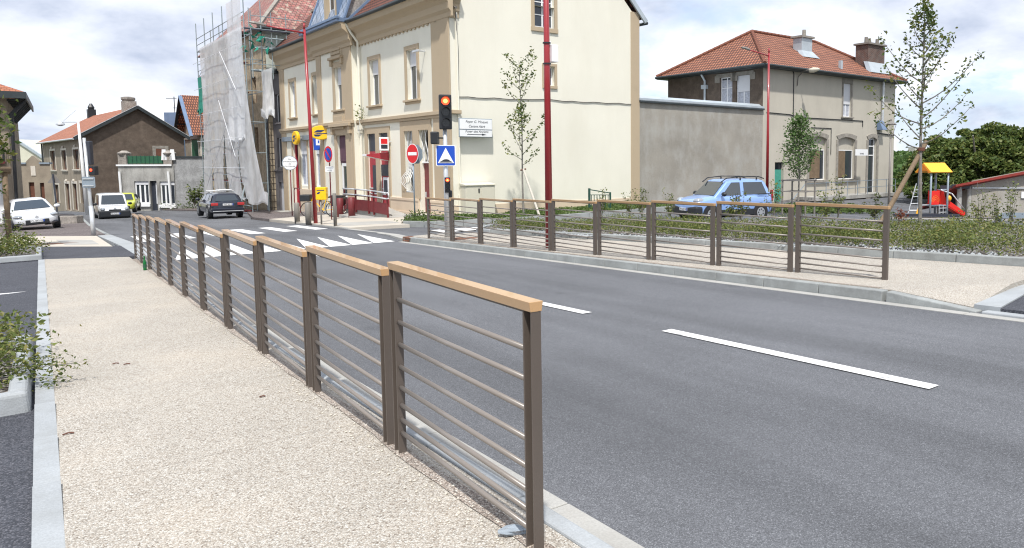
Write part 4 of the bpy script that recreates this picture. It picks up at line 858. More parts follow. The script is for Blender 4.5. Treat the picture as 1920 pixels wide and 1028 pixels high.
m = MB(); m.box((-.03, -.33, -.42), (.03, .33, .42)); m.build('sign_body', MT['blue'], t, bevel=.02); m = MB(); m.box((-.036, -.17, -.14), (-.031, .17, .24)); m.build('white_field', MT['signwhite'], t); m = MB(); m.box((-.042, -.04, -.02), (-.037, .04, .14)); m.build('mark', MT['blue'], t)
# direction sign board in front of the gable
x0_, za = Gb(861.5, 222.5, -.35); x1_, zb_ = Gb(922.5, 257, -.35); zmid = Gb(861.5, 242.5, -.35)[1]
t = thing('direction_sign', 'white two panel direction sign with italic lettering and an arrow on the cream gable', 'direction sign', B.M @ Vector((x0_, -.35, zb_)), .04)
W_ = x1_-x0_; H_ = za-zb_; m = MB(); m.box((-.03, .01, -.03), (W_+.03, .05, H_+.03)); m.build('frame', MT['pole_grey'], t, bevel=.01)
hm = (zmid-zb_); m = MB(); m.box((0, -.012, hm+.02), (W_, .009, H_)); m.build('upper_panel', MT['signwhite'], t); m = MB(); m.box((0, -.012, 0), (W_, .009, hm-.02)); m.build('lower_panel', MT['signwhite'], t)
for s_, yy, sz_ in (('Foyer G. Moquet', hm+(H_-hm)*.74, H_*.205), ('Centre Aéré', hm+(H_-hm)*.30, H_*.205), ('Foyer des Anciens', hm*.72, H_*.20)):
    text_mesh(s_, sz_, 'lettering', MT['ink'], Matrix.Translation((W_*.52, -.014, yy)) @ FACE_NY, t, shear=.25)
m = MB(); m.box((W_*.22, -.017, hm*.26), (W_*.70, -.013, hm*.34)); m.prism([(W_*.68, -.017, hm*.16), (W_*.82, -.017, hm*.30), (W_*.68, -.017, hm*.44)], (0, .004, 0)); m.build('arrow', MT['ink'], t)
m = MB(); m.bar((W_*.2, .03, H_*.5), (W_*.2, .36, H_*.5), .05, .05); m.bar((W_*.8, .03, H_*.5), (W_*.8, .36, H_*.5), .05, .05); m.build('bracket', MT['alu'], t)
# utility cabinet
xa, z1_ = Gb(873, 349, -.6); xb, _ = Gb(928, 349, -.6); t = thing('utility_cabinet', 'cream utility cabinet with a sloping lid against the gable plinth', 'cabinet', B.M @ Vector((xa, -.6, 0)), .04)
m = MB(); m.box((0, 0, -.6), (xb-xa, .5, z1_)); m.build('body', MT['cabinet'], t, bevel=.015); m = MB(); m.prism([(-.04, -.05, z1_+.002), (-.04, .52, z1_+.002), (-.04, .52, z1_+.12), (-.04, -.05, z1_+.05)], (xb-xa+.08, 0, 0)); m.build('lid', MT['cabinet'], t, bevel=.01)
for k in range(2): m = MB(); m.box(((xb-xa)*(.5*k+.03), -.012, -.45), ((xb-xa)*(.5*k+.47), -.001, z1_-.08)); m.build('door', MT['cabinet'], t, bevel=.004)
m = MB(); m.box(((xb-xa)*.42, -.03, z1_-.3), ((xb-xa)*.46, -.012, z1_-.12)); m.build('latch', MT['black'], t)
# door step
m = MB(); y_s = (gd[0]+gd[1])/2; m.box((-.65, gd[0]-.4, F(790, 404)[1]-.5), (-.13, gd[1]+.4, F(790, 402)[1])); tag(m.build('door_step', MT['gutter']), 'pale stone doorstep below the dark red door', 'doorstep').matrix_world = B.M
# ------------------------------------------------------------------ red access ramp
rp0 = at(727.4, 408.5, -.02); lx = (B.I @ rp0).x; ramp = thing('access_ramp', 'burgundy steel access ramp with pale double handrails before the bank entrance', 'access ramp', c0, .04)
def RL(px, py, v=lx): p = B.on('x', v, px, py); return p.y, p.z
post = [(727.4, 408.5, 362), (701.5, 403, 358), (692, 401, 357), (668, 398.5, 355), (646.6, 396, 354)]
Ys = []; 
for (x, yb_, yt_) in post:
    y_, zb2 = RL(x, yb_); zt2 = RL(x, yt_)[1]; Ys.append((y_, zb2, zt2)); m = MB(); m.box((lx-.035, y_-.035, zb2), (lx+.035, y_+.035, zt2)); m.build('post', MT['burg'], ramp)
    m = MB(); m.box((lx+1.25-.035, y_-.035, zb2), (lx+1.25+.035, y_+.035, zt2)); m.build('post', MT['burg'], ramp)
for a, b in zip(Ys[:-1], Ys[1:]):
    if abs(a[0]-b[0]) < .3: continue
    hA, hB = a[2]-a[1], b[2]-b[1]
    m = MB(); m.prism([(lx-.02, a[0]+.05, a[1]+.12), (lx-.02, b[0]-.05, b[1]+.12), (lx-.02, b[0]-.05, b[1]+.12+hB*.46), (lx-.02, a[0]+.05, a[1]+.12+hA*.46)], (.03, 0, 0)); m.build('side_panel', MT['burg'], ramp)
    m = MB(); m.bar((lx, a[0], a[1]+hA*.72), (lx, b[0], b[1]+hB*.72), .035, .035); m.build('mid_rail', MT['burg'], ramp)
for dx in (0, 1.25):
    for f_ in (0, .27):
        m = MB(); q = [(lx+dx-.06, Ys[0][0]-.32, Ys[0][2]-.16-f_*.3), (lx+dx-.06, Ys[0][0]-.26, Ys[0][2]-f_*.9+.0)] + [(lx+dx-.06, y_, z2-f_) for y_, z1__, z2 in Ys]; m.tube(q, .035); m.build('handrail', MT['alu'], ramp, smooth=True)
m = MB(); m.prism([(lx+.05, Ys[0][0]-.4, Ys[0][1]-.3), (lx+.05, Ys[-1][0], Ys[-1][1]-.3), (lx+.05, Ys[-1][0], Ys[-1][1]+.55), (lx+.05, Ys[0][0]-.4, Ys[0][1]+.03)], (1.15, 0, 0)); m.build('ramp_deck', MT['gutter'], ramp)
m = MB(); m.box((lx-.8, Ys[0][0]-.6, Ys[0][1]-.4), (lx-.1, Ys[-1][0], Ys[0][1]-.02)); m.build('kerb_upstand', MT['gutter'], ramp, bevel=.02)
# ------------------------------------------------------------------ low annexe wall and grey beige house
hx = Gb(1430.5, 205)[0]; Hc = B.M @ Vector((hx, 0, 0)); Hf = Fr(Hc, .04)
wl = thing('annex_wall', 'mottled grey cement annexe wall with a pale flat roof edge behind the blue car', 'wall', B.M @ Vector((XR, 0, 0)), .04)
zl0 = Gb(1199, 192)[1]; zl1 = Gb(1430, 207)[1]; Lw = hx-XR
m = MB(); m.prism([(.05, 0, -2.5), (Lw-.0, 0, -2.5), (Lw, 0, zl1), (.05, 0, zl0)], (0, 5.5, 0)); m.build('wall', MT['mottled'], wl)
m = MB(); m.prism([(.02, -.14, zl0), (Lw, -.14, zl1), (Lw, -.14, zl1+.09), (.02, -.14, zl0+.09)], (0, .2, 0)); m.build('gutter', MT['gutter_dark'], wl)
m = MB(); m.prism([(.0, -.10, zl0+.10), (Lw, -.10, zl1+.10), (Lw, .3, zl1+.36), (.0, .3, zl0+.36)], (0, 0, .02)); m.prism([(.0, -.10, zl0+.095), (Lw, -.10, zl1+.095), (Lw, -.10, zl1+.22), (.0, -.10, zl0+.22)], (0, .05, 0)); m.prism([(.0, .3, zl0+.2), (Lw, .3, zl1+.2), (Lw, .3, zl1+.36), (.0, .3, zl0+.36)], (0, 5, 0)); m.build('flat_roof', MT['zinc_pale'], wl)
hr = thing('grey_house', 'two storey grey beige house with an orange hipped roof and arched ground floor windows', 'house', Hc, .04)
def HF(px, py, v=0): p = Hf.on('y', v, px, py); return p.x, p.z
def HL(px, py, v=0): p = Hf.on('x', v, px, py); return p.y, p.z
WH = HF(1676.5, 250)[0]; LH = HL(1252.5, 170)[0]; ez = HF(1455, 127)[1]
def UX(pa, pb, py): return HF(pa, py)[0], HF(pb, py)[0]
w1_ = UX(1517, 1549, 300); w2_ = UX(1570.8, 1602, 300); wd_ = UX(1627, 1643, 300); wu = UX(1580.5, 1596, 190); gdr = UX(1452.5, 1469, 340)
zfb = HF(1571, 336.5)[1]; zft = HF(1571, 257)[1]; zdt = HF(1627, 259)[1]; zub = HF(1581, 219)[1]; zut = HF(1581, 156)[1]
zgt = HF(1453, 304.5)[1]
holes = [(w1_[0], w1_[1], zfb, zft), (w2_[0], w2_[1], zfb, zft), (wd_[0], wd_[1], HF(1627, 366)[1], zdt), (wu[0], wu[1], zub, zut), (gdr[0], gdr[1], -1.2, zgt)]
m = MB(); wall(m, 'y', 0, 0, WH, -4, ez, holes, .32); m.quad((WH, 0, -4), (WH, LH, -4), (WH, LH, ez), (WH, 0, ez)); m.quad((0, LH, -4), (WH, LH, -4), (WH, LH, ez), (0, LH, ez)); m.build('wall', MT['house_render'], hr, fix=False)
wa = sorted((HL(1350, 170)[0], HL(1373, 170)[0])); wb = sorted((HL(1380, 170)[0], HL(1406, 170)[0])); zwa = HL(1352, 146)[1]; zwb = HL(1352, 199)[1]
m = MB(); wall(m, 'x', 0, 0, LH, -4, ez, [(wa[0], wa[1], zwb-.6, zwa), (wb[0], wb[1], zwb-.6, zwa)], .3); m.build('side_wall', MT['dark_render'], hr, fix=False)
m = MB(); m.box((-.012, -.012, -4), (.25, .0, ez)) ; m.build('corner_strip', MT['house_render'], hr)
window(hr, 'x', 0, wa[0], wa[1], zwb-.6, zwa, .15, bars=(.72,), curtain=True); window(hr, 'x', 0, wb[0], wb[1], zwb-.6, zwa, .15, shutter=.42, curtain=True)
m = MB()
for a, b in (wa, wb): BX(m, 'x', 0, a-.3, b+.3, zwa, zwa+.22, -.03, .01); BX(m, 'x', 0, a-.42, a-.02, zwa-.30, zwa+.12, -.045, .01); BX(m, 'x', 0, b+.02, b+.42, zwa-.30, zwa+.12, -.045, .01)
m.build('brick_lintel', MT['oldstone'], hr)
m = MB(); dpy, dpz = HL(1324, 140); m.tube([(-.45, dpy, ez-.1), (-.12, dpy, ez-.5), (-.12, dpy, -1)], .07); m.box((-.26, dpy-.2, ez-1.0), (-.02, dpy+.2, ez-.75)); m.build('downpipe', MT['zinc_pale'], hr)
rf = MB(); ov = .55; zr = ez+.05; hgt = HF(1410, 60, LH/2)[1]; hh = hgt - zr; cx1 = HF(1410, 60, LH/2)[0]; cx2 = HF(1528, 78, LH/2)[0]
A_, B2, C2, D2 = (-ov, -ov, zr), (WH+ov, -ov, zr), (WH+ov, LH+ov, zr), (-ov, LH+ov, zr); P1, P2 = (cx1, LH/2, hgt), (max(cx2, cx1+1), LH/2, hgt)
slope(rf, A_, B2, P2, P1); slope(rf, C2, D2, P1, P2); slope_tri(rf, D2, A_, P1); slope_tri(rf, B2, C2, P2)
roof = rf.build('roof', MT['tile'], hr, fix=False)
m = MB()
for a, b in ((P1, P2), (A_, P1), (B2, P2), (D2, P1)):
    a, b = Vector(a), Vector(b); n = int((b-a).length/.38)
    for i in range(n): m.cyl(a.lerp(b, i/n)+Vector((0, 0, .03)), a.lerp(b, (i+1)/n)+Vector((0, 0, .05)), .13, .10, 8)
m.build('ridge_tiles', MT['tile_plain'], roof)
m = MB(); m.tube([(-ov-.06, LH+ov, zr-.05), (-ov-.06, -ov-.06, zr-.05), (WH+ov, -ov-.06, zr-.05)], .085); m.build('gutter', MT['gutter_dark'], hr)
m = MB(); m.box((-ov, -ov, zr-.16), (WH+ov, LH+ov, zr-.02)); m.build('soffit', MT['gutter_dark'], hr)
def roofz(y): return zr + hh*(y+ov)/(LH/2+ov)
def chimney(px0, px1, ptop, pbot, yy, dep, mat, cap, label, skirt=None):
    x0, _ = HF(px0, ptop, yy); x1, z1 = HF(px1, ptop, yy); m = MB(); m.box((x0, yy, roofz(yy)-.4), (x1, yy+dep, z1))
    if mat == 'brick':
        m = MB()
        zb3 = roofz(yy)-.4
        for (p, q) in (((x0, yy), (x1, yy)), ((x1, yy), (x1, yy+dep)), ((x1, yy+dep), (x0, yy+dep)), ((x0, yy+dep), (x0, yy))):
            L_ = math.hypot(p[0]-q[0], p[1]-q[1]); m.quad((*p, zb3), (*q, zb3), (*q, z1), (*p, z1), [(0, 0), (L_, 0), (L_, z1-zb3), (0, z1-zb3)])
    o = m.build('chimney', MT[mat], roof, fix=False); o['label'] = label
    m = MB(); m.box((x0-.12, yy-.12, z1), (x1+.12, yy+dep+.12, z1+.12)); n = cap
    for k in range(n): xx = x0+(x1-x0)*(k+.5)/n; m.lathe([(.14, .12), (.12, .55)], 10, (xx, yy+dep/2+(.1 if k % 2 else -.1), z1))
    m.build('chimney_cap', MT['oldstone'] if mat != 'brick' else MT['brick'], roof)
    if skirt: m = MB(); m.prism([(x0-.25, yy-.45, roofz(yy-.45)+.06), (x1+.25, yy-.45, roofz(yy-.45)+.06), (x1+.03, yy-.03, roofz(yy)+skirt), (x0-.03, yy-.03, roofz(yy)+skirt)], (0, .35, .05)); m.build('chimney_flashing', MT['zinc_pale'], roof)
chimney(1503.5, 1523, 73, 118, 1.6, .7, 'zinc_pale', 1, 'zinc clad chimney', .25)
chimney(1628, 1659, 88, 140, .6, 1.0, 'brick', 3, 'dark brick chimney with three pots', .55)
vx, vz = HF(1576, 131, .2); m = MB(); m.box((vx-.1, .1, roofz(.2)-.1), (vx+.1, .3, roofz(.2)+.5)); m.build('roof_vent', MT['zinc_pale'], roof)
# arched windows of the front
def arch(u0, u1, z0, z1, sill=True):
    m = MB(); n = 10; wd2 = .22; cu = (u0+u1)/2; hw = (u1-u0)/2; rise = .18
    BX(m, 'y', 0, u0-wd2, u0, z0-.0, z1-rise, -.05, .02); BX(m, 'y', 0, u1, u1+wd2, z0-.0, z1-rise, -.05, .02)
    for i in range(n):
        a, b = -1+2*i/n, -1+2*(i+1)/n; ia, ib = z1-rise*a*a*1.0, z1-rise*b*b*1.0
        m.prism([(cu+a*hw*1.001, -.05, ia), (cu+b*hw*1.001, -.05, ib), (cu+b*(hw+wd2), -.05, ib+.26), (cu+a*(hw+wd2), -.05, ia+.26)], (0, .37 if abs(a) < 2 else .07, 0))
    if sill: BX(m, 'y', 0, u0-.32, u1+.32, z0-.16, z0-.001, -.14, .05)
    m.build('stone_surround', MT['oldstone'], hr, bevel=.006)
zwt = HF(1571, 281)[1]
for (a, b) in (w1_, w2_):
    arch(a, b, zfb, zft); window(hr, 'y', 0, a, b, zfb, zwt, .2, mull=1, curtain=False); m = MB(); BX(m, 'y', 0, a, b, zwt, zft, .18, .24); m.build('blind_panel', MT['house_render'], hr)
m = MB(); BX(m, 'y', 0, w2_[0]+.12, (w2_[0]+w2_[1])/2+.08, zfb+.12, zwt-.08, .14, .165); BX(m, 'y', 0, w1_[0]+.12, w1_[1]-.5, zfb+.12, zwt-.08, .14, .165); m.build('brown_blind', MT['wood'], hr)
arch(wd_[0], wd_[1], HF(1627, 366)[1], zdt+.05, False); window(hr, 'y', 0, wd_[0], wd_[1]-.02, HF(1627, 366)[1], zdt, .2, mull=0, bars=(.70, .86), fw=.10)
surround(hr, 'y', 0, wu[0], wu[1], zub, zut, w_=.12, mat='oldstone', top=.3); window(hr, 'y', 0, wu[0], wu[1], zub, zut, .15, shutter=.62, mull=1, curtain=True)
m = MB(); BX(m, 'y', 0, gdr[0], gdr[1], -1.1, zgt-.45, .2, .26)
for k in range(4): BX(m, 'y', 0, gdr[0]+.1, gdr[1]-.1, -.9+k*.62, -.42+k*.62, .185, .199)
m.build('green_door', MT['teal'], hr); m = MB(); BX(m, 'y', 0, gdr[0], gdr[1], zgt-.44, zgt, .2, .24); m.build('fanlight', MT['glass'], hr)
m = MB(); xs_, z_a = HF(1488, 134); z_b = HF(1488, 262)[1]; m.tube([(xs_-1.8, -.03, z_a+.05), (xs_-.1, -.03, z_a), (xs_, -.03, z_a-.15), (xs_, -.03, z_b)], .028, 6)
x9, z9 = HF(1437, 211); x8, z8 = HF(1480, 215); x7, z7 = HF(1500, 220.5); x6, z6 = HF(1617, 227); m.tube([(x9, -.03, z9), (x8, -.03, z8), (x7, -.03, z7), (x6, -.03, z6), (x6, -.03, z6-.4)], .028, 6)
x5, z5 = HF(1558, 241); m.tube([(HF(1520, 241)[0], -.03, z5), (x5, -.03, z5), (x5, -.03, HF(1558, 290)[1])], .022, 6); x4, z4 = HF(1675, 254); m.tube([(HF(1645, 250)[0], -.05, z4+.12), (x4, -.05, z4)], .04, 6)
m.build('wall_cable', MT['black'], hr)
lx_, lz_ = HF(1494, 161); m = MB(); m.tube([(lx_, -.04, lz_), (lx_, -.1, lz_+.55), (lx_+.02, -.5, lz_+.85), (lx_+.02, -.95, lz_+.9)], .03, 8); o = m.build('lamp_bracket', MT['lamp_grey'], hr); m = MB(); m.lathe([(.02, 0), (.13, .05), (.16, .3), (.10, .62), (.03, .75)], 12); q = m.build('lamp_head', MT['cabinet'], o, smooth=True); q.location = (lx_+.02, -.9, lz_+.84); q.rotation_euler = (math.radians(88), 0, 0)
px_, pz_ = HF(1653, 152); m = MB(); m.tube([(px_, -.15, pz_), (px_, -.15, HF(1653, 232)[1])], .085, 10); m.build('flue_pipe', MT['alu'], hr); m = MB(); xq, zq = HF(1648, 236); m.prism([(xq-.3, -.5, zq-.3), (xq-.3, -.02, zq-.3), (xq-.3, -.02, zq+.35), (xq-.3, -.2, zq+.35)], (.55, 0, 0)); m.build('flue_box', MT['zinc'], hr)
sa_, sz_a = HF(1604, 280, -.9); sb_, sz_b = HF(1626.5, 292, -.9); m = MB(); m.box((sa_, -.93, sz_b), (sb_, -.88, sz_a)); o = m.build('small_white_sign', MT['signwhite'], hr); m = MB(); m.box((sa_+.1, -.9, sz_b-3.2), (sa_+.13, -.87, sz_b)); m.box((sb_-.13, -.9, sz_b-3.2), (sb_-.1, -.87, sz_b)); m.build('sign_leg', MT['lamp_grey'], o)
text_mesh('ENTRÉE', .13, 'lettering', MT['ink'], Matrix.Translation(((sa_+sb_)/2, -.935, sz_b+.12)) @ FACE_NY, o)
# terrace with railing in front of the house
dkv = -1.5; xa_, za_ = HF(1529, 376, dkv); xb_, zb4 = HF(1677, 366, dkv); xb_ += .2
m = MB(); m.prism([(xa_, dkv, za_-.05), (xb_, dkv, zb4-.05), (xb_, dkv, zb4+.17), (xa_, dkv, za_+.17)], (0, 1.5, 0)); m.build('terrace_slab', MT['grey_render'], hr)
m = MB()
for xx in (HF(1628, 400, dkv)[0], xb_-2.6): m.box((xx-.25, dkv+.02, -5), (xx+.25, -.02, zb4-.052))
m.box((xb_-1.6, dkv+.1, -5), (xb_+.4, -.02, zb4-.052)); m.build('terrace_pier', MT['mottled'], hr)
m = MB(); m.box((xa_+.2, dkv+.15, -5), (HF(1600, 400, dkv)[0], -.02, za_-.06)); m.build('terrace_base_wall', MT['mottled'], hr)
n = 9
m = MB()
for k in range(n):
    t_ = k/(n-1); xx = xa_+(xb_-xa_)*t_; zz_ = za_+.17+(zb4-za_)*t_; m.cyl((xx, dkv+.06, zz_), (xx, dkv+.06, zz_+.95), .022, n=6)
for hgt_ in (.95, .5): m.bar((xa_-1.0, dkv+.06, za_+.17+hgt_-.1), (xb_, dkv+.06, zb4+.17+hgt_), .04, .035)
m.tube([(xa_-1.0, dkv+.06, za_+1.0), (xa_-2.6, dkv+.06, za_-.2)], .025, 6); m.build('terrace_railing', MT['pole_grey'], hr)
# ------------------------------------------------------------------ narrow grey house and scaffolded stone house further along the street
Y2 = F(505, 250)[0]; Y3 = F(392, 280)[0]
nh = thing('narrow_house', 'narrow mauve grey house squeezed between the cream building and the stone house', 'house', B.M @ Vector((.25, YE+.05, 0)), .04)
Nf = Fr(nh.location, .04); ZN = Nf.on('x', 0, 515, 140).z; Ln = Y2-YE-.1
def NF(px, py): p = Nf.on('x', 0, px, py); return p.y, p.z
na = sorted((NF(516, 200)[0], NF(524.5, 200)[0])); nb = sorted((NF(514, 290)[0], NF(522, 290)[0])); ng = (.5, 2.7)
h1 = (na[0], na[1], NF(522, 230)[1], NF(522, 176)[1]); h2 = (na[0], na[1], NF(522, 313)[1], NF(522, 259)[1]); h3 = (.6, Ln-.8, -2.8, NF(530, 342)[1])
m = MB(); wall(m, 'x', 0, 0, Ln, -4, ZN, [h1, h2, h3], .3); m.box((.9, .02, -4), (8, Ln-.02, ZN)); m.build('wall', MT['mauve'], nh, fix=False)
for h in (h1, h2): window(nh, 'x', 0, *h, .18, mull=0)
m = MB(); BX(m, 'x', 0, h3[0], h3[1], h3[2], h3[3], .15, .2); m.build('garage_door', MT['shutter'], nh)
m = MB(); m.prism([(-.5, 0, ZN), (-.5, 0, ZN+.12), (5, 0, ZN+2.8), (5, 0, ZN+2.5)], (0, Ln, 0)); m.build('roof', MT['gutter_dark'], nh)
m = MB(); BX(m, 'x', 0, na[0]-.1, na[1]+.1, h1[2]-.12, h1[2], -.12, .02); BX(m, 'x', 0, 0, Ln, h2[2]-.3, h2[2]-.2, -.06, .02); m.build('sill', MT['mauve'], nh)
sh_ = thing('stone_house', 'tall rough stone house under repair with a patched old roof, wrapped in scaffold netting', 'house', B.M @ Vector((0, Y2+.02, 0)), .04)
Sf = Fr(sh_.location, .04)
SZ = Sf.on('y', 0, 505, 54).z; SW = 14.5; SL = Y3-Y2
def SF(px, py): p = Sf.on('x', 0, px, py); return p.y, p.z
m = MB(); shl = []
wy = [(2.8, 3.9), (6.4, 7.5), (10, 11.1)]
for a, b in wy:
    for z0 in (-.6, 3.0, 6.6): shl.append((a, b, z0, z0+1.9)) if b < SL-.5 and z0+2 < SZ else None
wall(m, 'x', 0, 0, SL, -5, SZ, shl, .35); m.box((1.2, .02, -5), (SW, SL-.02, SZ-.02)); m.quad((0, 0, -5), (SW, 0, -5), (SW, 0, SZ-3.6), (0, 0, SZ-3.6)); m.build('wall', MT['stone'], sh_, fix=False)
m = MB()
for h in shl: BX(m, 'x', 0, h[0], h[1], h[2], h[3], .25, .3)
m.build('boarded_opening', MT['brownwood'], sh_)
m = MB(); m.quad((0, -.01, SZ-3.6), (SW, -.01, SZ-3.6), (SW, -.01, SZ), (0, -.01, SZ)); m.build('netted_side_wall', MT['palewall'], sh_, fix=False)
m = MB(); q_ = []
for (p, q) in (((-.03, .0), (-.03, .9)),): m.quad((p[0], p[1], -5), (q[0], q[1], -5), (q[0], q[1], SZ-2), (p[0], p[1], SZ-2), [(0, 0), (.9, 0), (.9, SZ+3), (0, SZ+3)])
m.quad((-.03, -.015, -5), (.7, -.015, -5), (.7, -.015, SZ-3.7), (-.03, -.015, SZ-3.7), [(0, 0), (.7, 0), (.7, SZ+1.3), (0, SZ+1.3)]); m.build('quoin', MT['quoin'], sh_, fix=False)
m = MB(); sr = SL/2; P1, P2 = (sr*.75, sr, SZ+sr*.95), (SW-sr*.5, sr, SZ+sr*.95)
slope(m, (-.5, -.5, SZ), (SW+.5, -.5, SZ), P2, P1); slope(m, (SW+.5, SL+.5, SZ), (-.5, SL+.5, SZ), P1, P2); slope_tri(m, (-.5, SL+.5, SZ), (-.5, -.5, SZ), P1); rfo = m.build('roof', MT['tile_old'], sh_, fix=False)
m = MB(); a = Vector((1.2, .8, SZ+1.35)); m.add([(6.5, .9, SZ+1.55), (11, 1.6, SZ+2.25), (12, 5.6, SZ+6.2), (8.5, 4.4, SZ+5.0)], [(0, 1, 2, 3)]); m.v = [(x, y, SZ+(y+.5)*sr*.95/(sr+.5)+.08) for x, y, z in m.v]
m.uv[0] = [(0, 0), (5, .5), (6, 6), (2, 5)]; m.build('slate_patch', MT['slate'], rfo, fix=False)
m = MB(); m.bar((-.5, -.5, SZ+.02), P1, .25, .2); m.build('ridge', MT['oldstone'], rfo)
m = MB(); m.cyl((-.5, -.6, SZ-.06), (SW, -.6, SZ-.06), .11); m.bar((-.5, -.4, SZ-.2), (SW, -.4, SZ-.2), .25, .2); m.build('gutter', MT['gutter_dark'], sh_)
q = Sf.on('y', .6, 593, 20); q2 = Sf.on('y', .6, 610, 20); m = MB(); m.box((q.x, .6, SZ-.5), (q2.x, 1.6, q.z)); m.box((q.x-.12, .5, q.z), (q2.x+.12, 1.7, q.z+.15)); m.build('chimney', MT['stone_grey'], rfo)
m = MB(); m.tube([(-.15, -.2, SZ-3.2), (-.15, .15, 1.5), (-.15, .45, -.2), (-.15, .25, -2.5)], .09); m.build('downpipe', MT['pole_grey'], sh_)
lad = thing('ladder', 'dark ladder leaning up the corner of the stone house', 'ladder', B.M @ Vector((-.25, Y2-.55, 0)), .04); m = MB()
lzt = SZ-3.3
for dy in (0, .42): m.bar((0, dy, -3.2), (0, dy, lzt), .06, .05)
for k in range(int((lzt+3.0)/.32)): m.cyl((0, 0, -3+.32*k), (0, .42, -3+.32*k), .018, n=5)
m.build('rails_and_rungs', MT['black'], lad)
# ------------------------------------------------------------------ scaffold
scf = thing('scaffolding', 'tall steel scaffold tower hung with torn white netting before the stone house', 'scaffolding', B.M @ Vector((0, 0, 0)), .04)
X1, X2 = -1.9, -.9
sya, syb = F(464, 183, X1)[0], F(374, 183, X1)[0]; zbase = -3.0; ztop = F(451, -12, X1)[1]
nb_ = 5; lv = 2.0; nl = int((ztop-1-zbase)/lv)
m = MB()
for k in range(nb_+1):
    y = sya+(syb-sya)*k/nb_
    for x in (X1, X2): m.cyl((x, y, zbase), (x, y, ztop-(0 if x == X1 else .4)), .035, n=6)
    for j in range(1, nl+1): m.cyl((X1, y, zbase+lv*j), (X2, y, zbase+lv*j), .028, n=5)
for j in range(1, nl+1):
    for dz_3 in (0, .5, 1.0):
        z = zbase+lv*j+dz_3
        if z < ztop: m.cyl((X1, sya, z), (X1, syb, z), .026, n=5)
        if dz_3 == 0: m.cyl((X2, sya, z), (X2, syb, z), .026, n=5)
m.build('tube_frame', MT['scaff'], scf)
m = MB()
for j in range(nl):
    k = 1 if j % 2 else 3; y0_, y1_ = sya+(syb-sya)*k/nb_, sya+(syb-sya)*(k+1)/nb_
    m.cyl((X1-.03, y0_ if j % 2 else y1_, zbase+lv*j), (X1-.03, y1_ if j % 2 else y0_, zbase+lv*(j+1)), .03, n=5)
    m.cyl((X1, syb+.02, zbase+lv*j), (X2, syb+.02, zbase+lv*(j+1)), .025, n=5)
m.cyl((X1-1.2, sya+.6, zbase), (X1, sya+1.5, zbase+4), .05, n=6); m.build('diagonal_brace', MT['scaff'], scf)
m = MB()
for j in range(1, nl+1): m.box((X1+.05, sya+2.2, zbase+lv*j+.03), (X2-.35, syb-.05, zbase+lv*j+.09))
m.build('deck', MT['burg'], scf)
m = MB(); m.box((X1-.02, sya-.1, ztop-2.3), (X2+.8, sya-.05, ztop-2.2)); m.box((X1+.1, sya-1.3, ztop-2.5), (X2+1.2, sya, ztop-2.42)); m.build('cantilever_deck', MT['charcoal'], scf)
m = MB()
for (xx, yy) in ((X2+.3, sya-1.2), (X2+1.2, sya-1.2), (X1+.1, sya-1.2)): m.cyl((xx, yy, ztop-5.5), (xx, yy, ztop-1.3), .03, n=5)
for z in (ztop-4.6, ztop-3.5, ztop-2.4, ztop-1.6): m.cyl((X1+.1, sya-1.2, z), (X2+4.5, sya-1.2, z), .028, n=5)
for z in (SZ+.4-1.9, SZ-.8): m.cyl((-1, Y2-.9, z), (9, Y2-.9, z), .04, n=6)
for x in (.5, 4.2, 8.2): m.cyl((x, Y2-.9, SZ-3), (x, Y2-.9, SZ-.2), .03, n=5)
m.cyl((-1.2, Y2-.9, SZ-3), (9, Y2-.9, SZ-2.9), .09, n=6)
m.build('side_tubes', MT['scaff'], scf)
m = MB()
for (f0, j0, f1, j1) in ((.12, 3.2, .42, 5.4), (.75, 2.0, .30, 4.3), (.05, 5.6, .35, 7.2), (.45, .6, .2, 2.6), (.9, 3.4, .62, 5.0)):
    m.cyl((X1-.5, sya+(syb-sya)*f0, zbase+lv*j0*.9), (X1-.42, sya+(syb-sya)*f1, zbase+lv*j1*.9), .018, n=5)
for j in range(1, nl): m.cyl((X1-.36, sya+.1, zbase+lv*j+1.0), (X1-.36, syb-.2, zbase+lv*j+1.0), .016, n=5)
m.build('white_tie_tube', MT['shutter'], scf)
def cloth(name, y0, y1, z0, z1, x, flare, mat, n=70, mr=90, hem=.6, parent=None, thin=0, seed=3, slit=()):
    r = np.random.default_rng(seed); ph = r.uniform(0, 6.28, 8); fr = r.uniform(.5, 2.6, 8); vs = []; fs = []
    for j in range(mr+1):
        t = j/mr; z = z1+(z0-z1)*t
        for i in range(n+1):
            s = i/n; y = y0+(y1-y0)*s - flare*(t**2.2)*(1-s)*1.0 + .10*math.sin(6*t+9*s)
            w_ = sum(math.sin(fr[k]*s*9+ph[k]+t*1.3*(k % 3)) for k in range(8))/8
            xx = x - (.04+.34*t*t)*w_ - .35*max(0, t-.5)*abs(math.sin(s*9+1))
            zz = z + (hem*(.5+.5*math.sin(s*11+ph[1]))*(1 if j == mr else 0)) + .12*math.sin(s*23)*t
            vs.append((xx, y, zz))
    for j in range(mr):
        for i in range(n):
            s = i/n; t = j/mr; skip = False
            for (sc_, w0, t0) in slit:
                if t > t0 and abs(s-sc_-.03*math.sin(t*9)) < w0*((t-t0)/(1-t0)): skip = True
            if not skip: fs.append((j*(n+1)+i, j*(n+1)+i+1, (j+1)*(n+1)+i+1, (j+1)*(n+1)+i))
    mb = MB(); mb.v = vs; mb.f = fs; return mb.build(name, MT[mat], parent, smooth=True, fix=False)
yn0 = F(464, 200, X1)[0]; yn1 = F(383, 200, X1)[0]
cloth('netting', yn0, yn1, F(430, 392, X1)[1]+.6, ztop-2.1, X1-.12, 5.2, 'net', parent=scf, slit=((.55, .055, .55), (.8, .04, .72), (.30, .02, .6)), hem=.9)
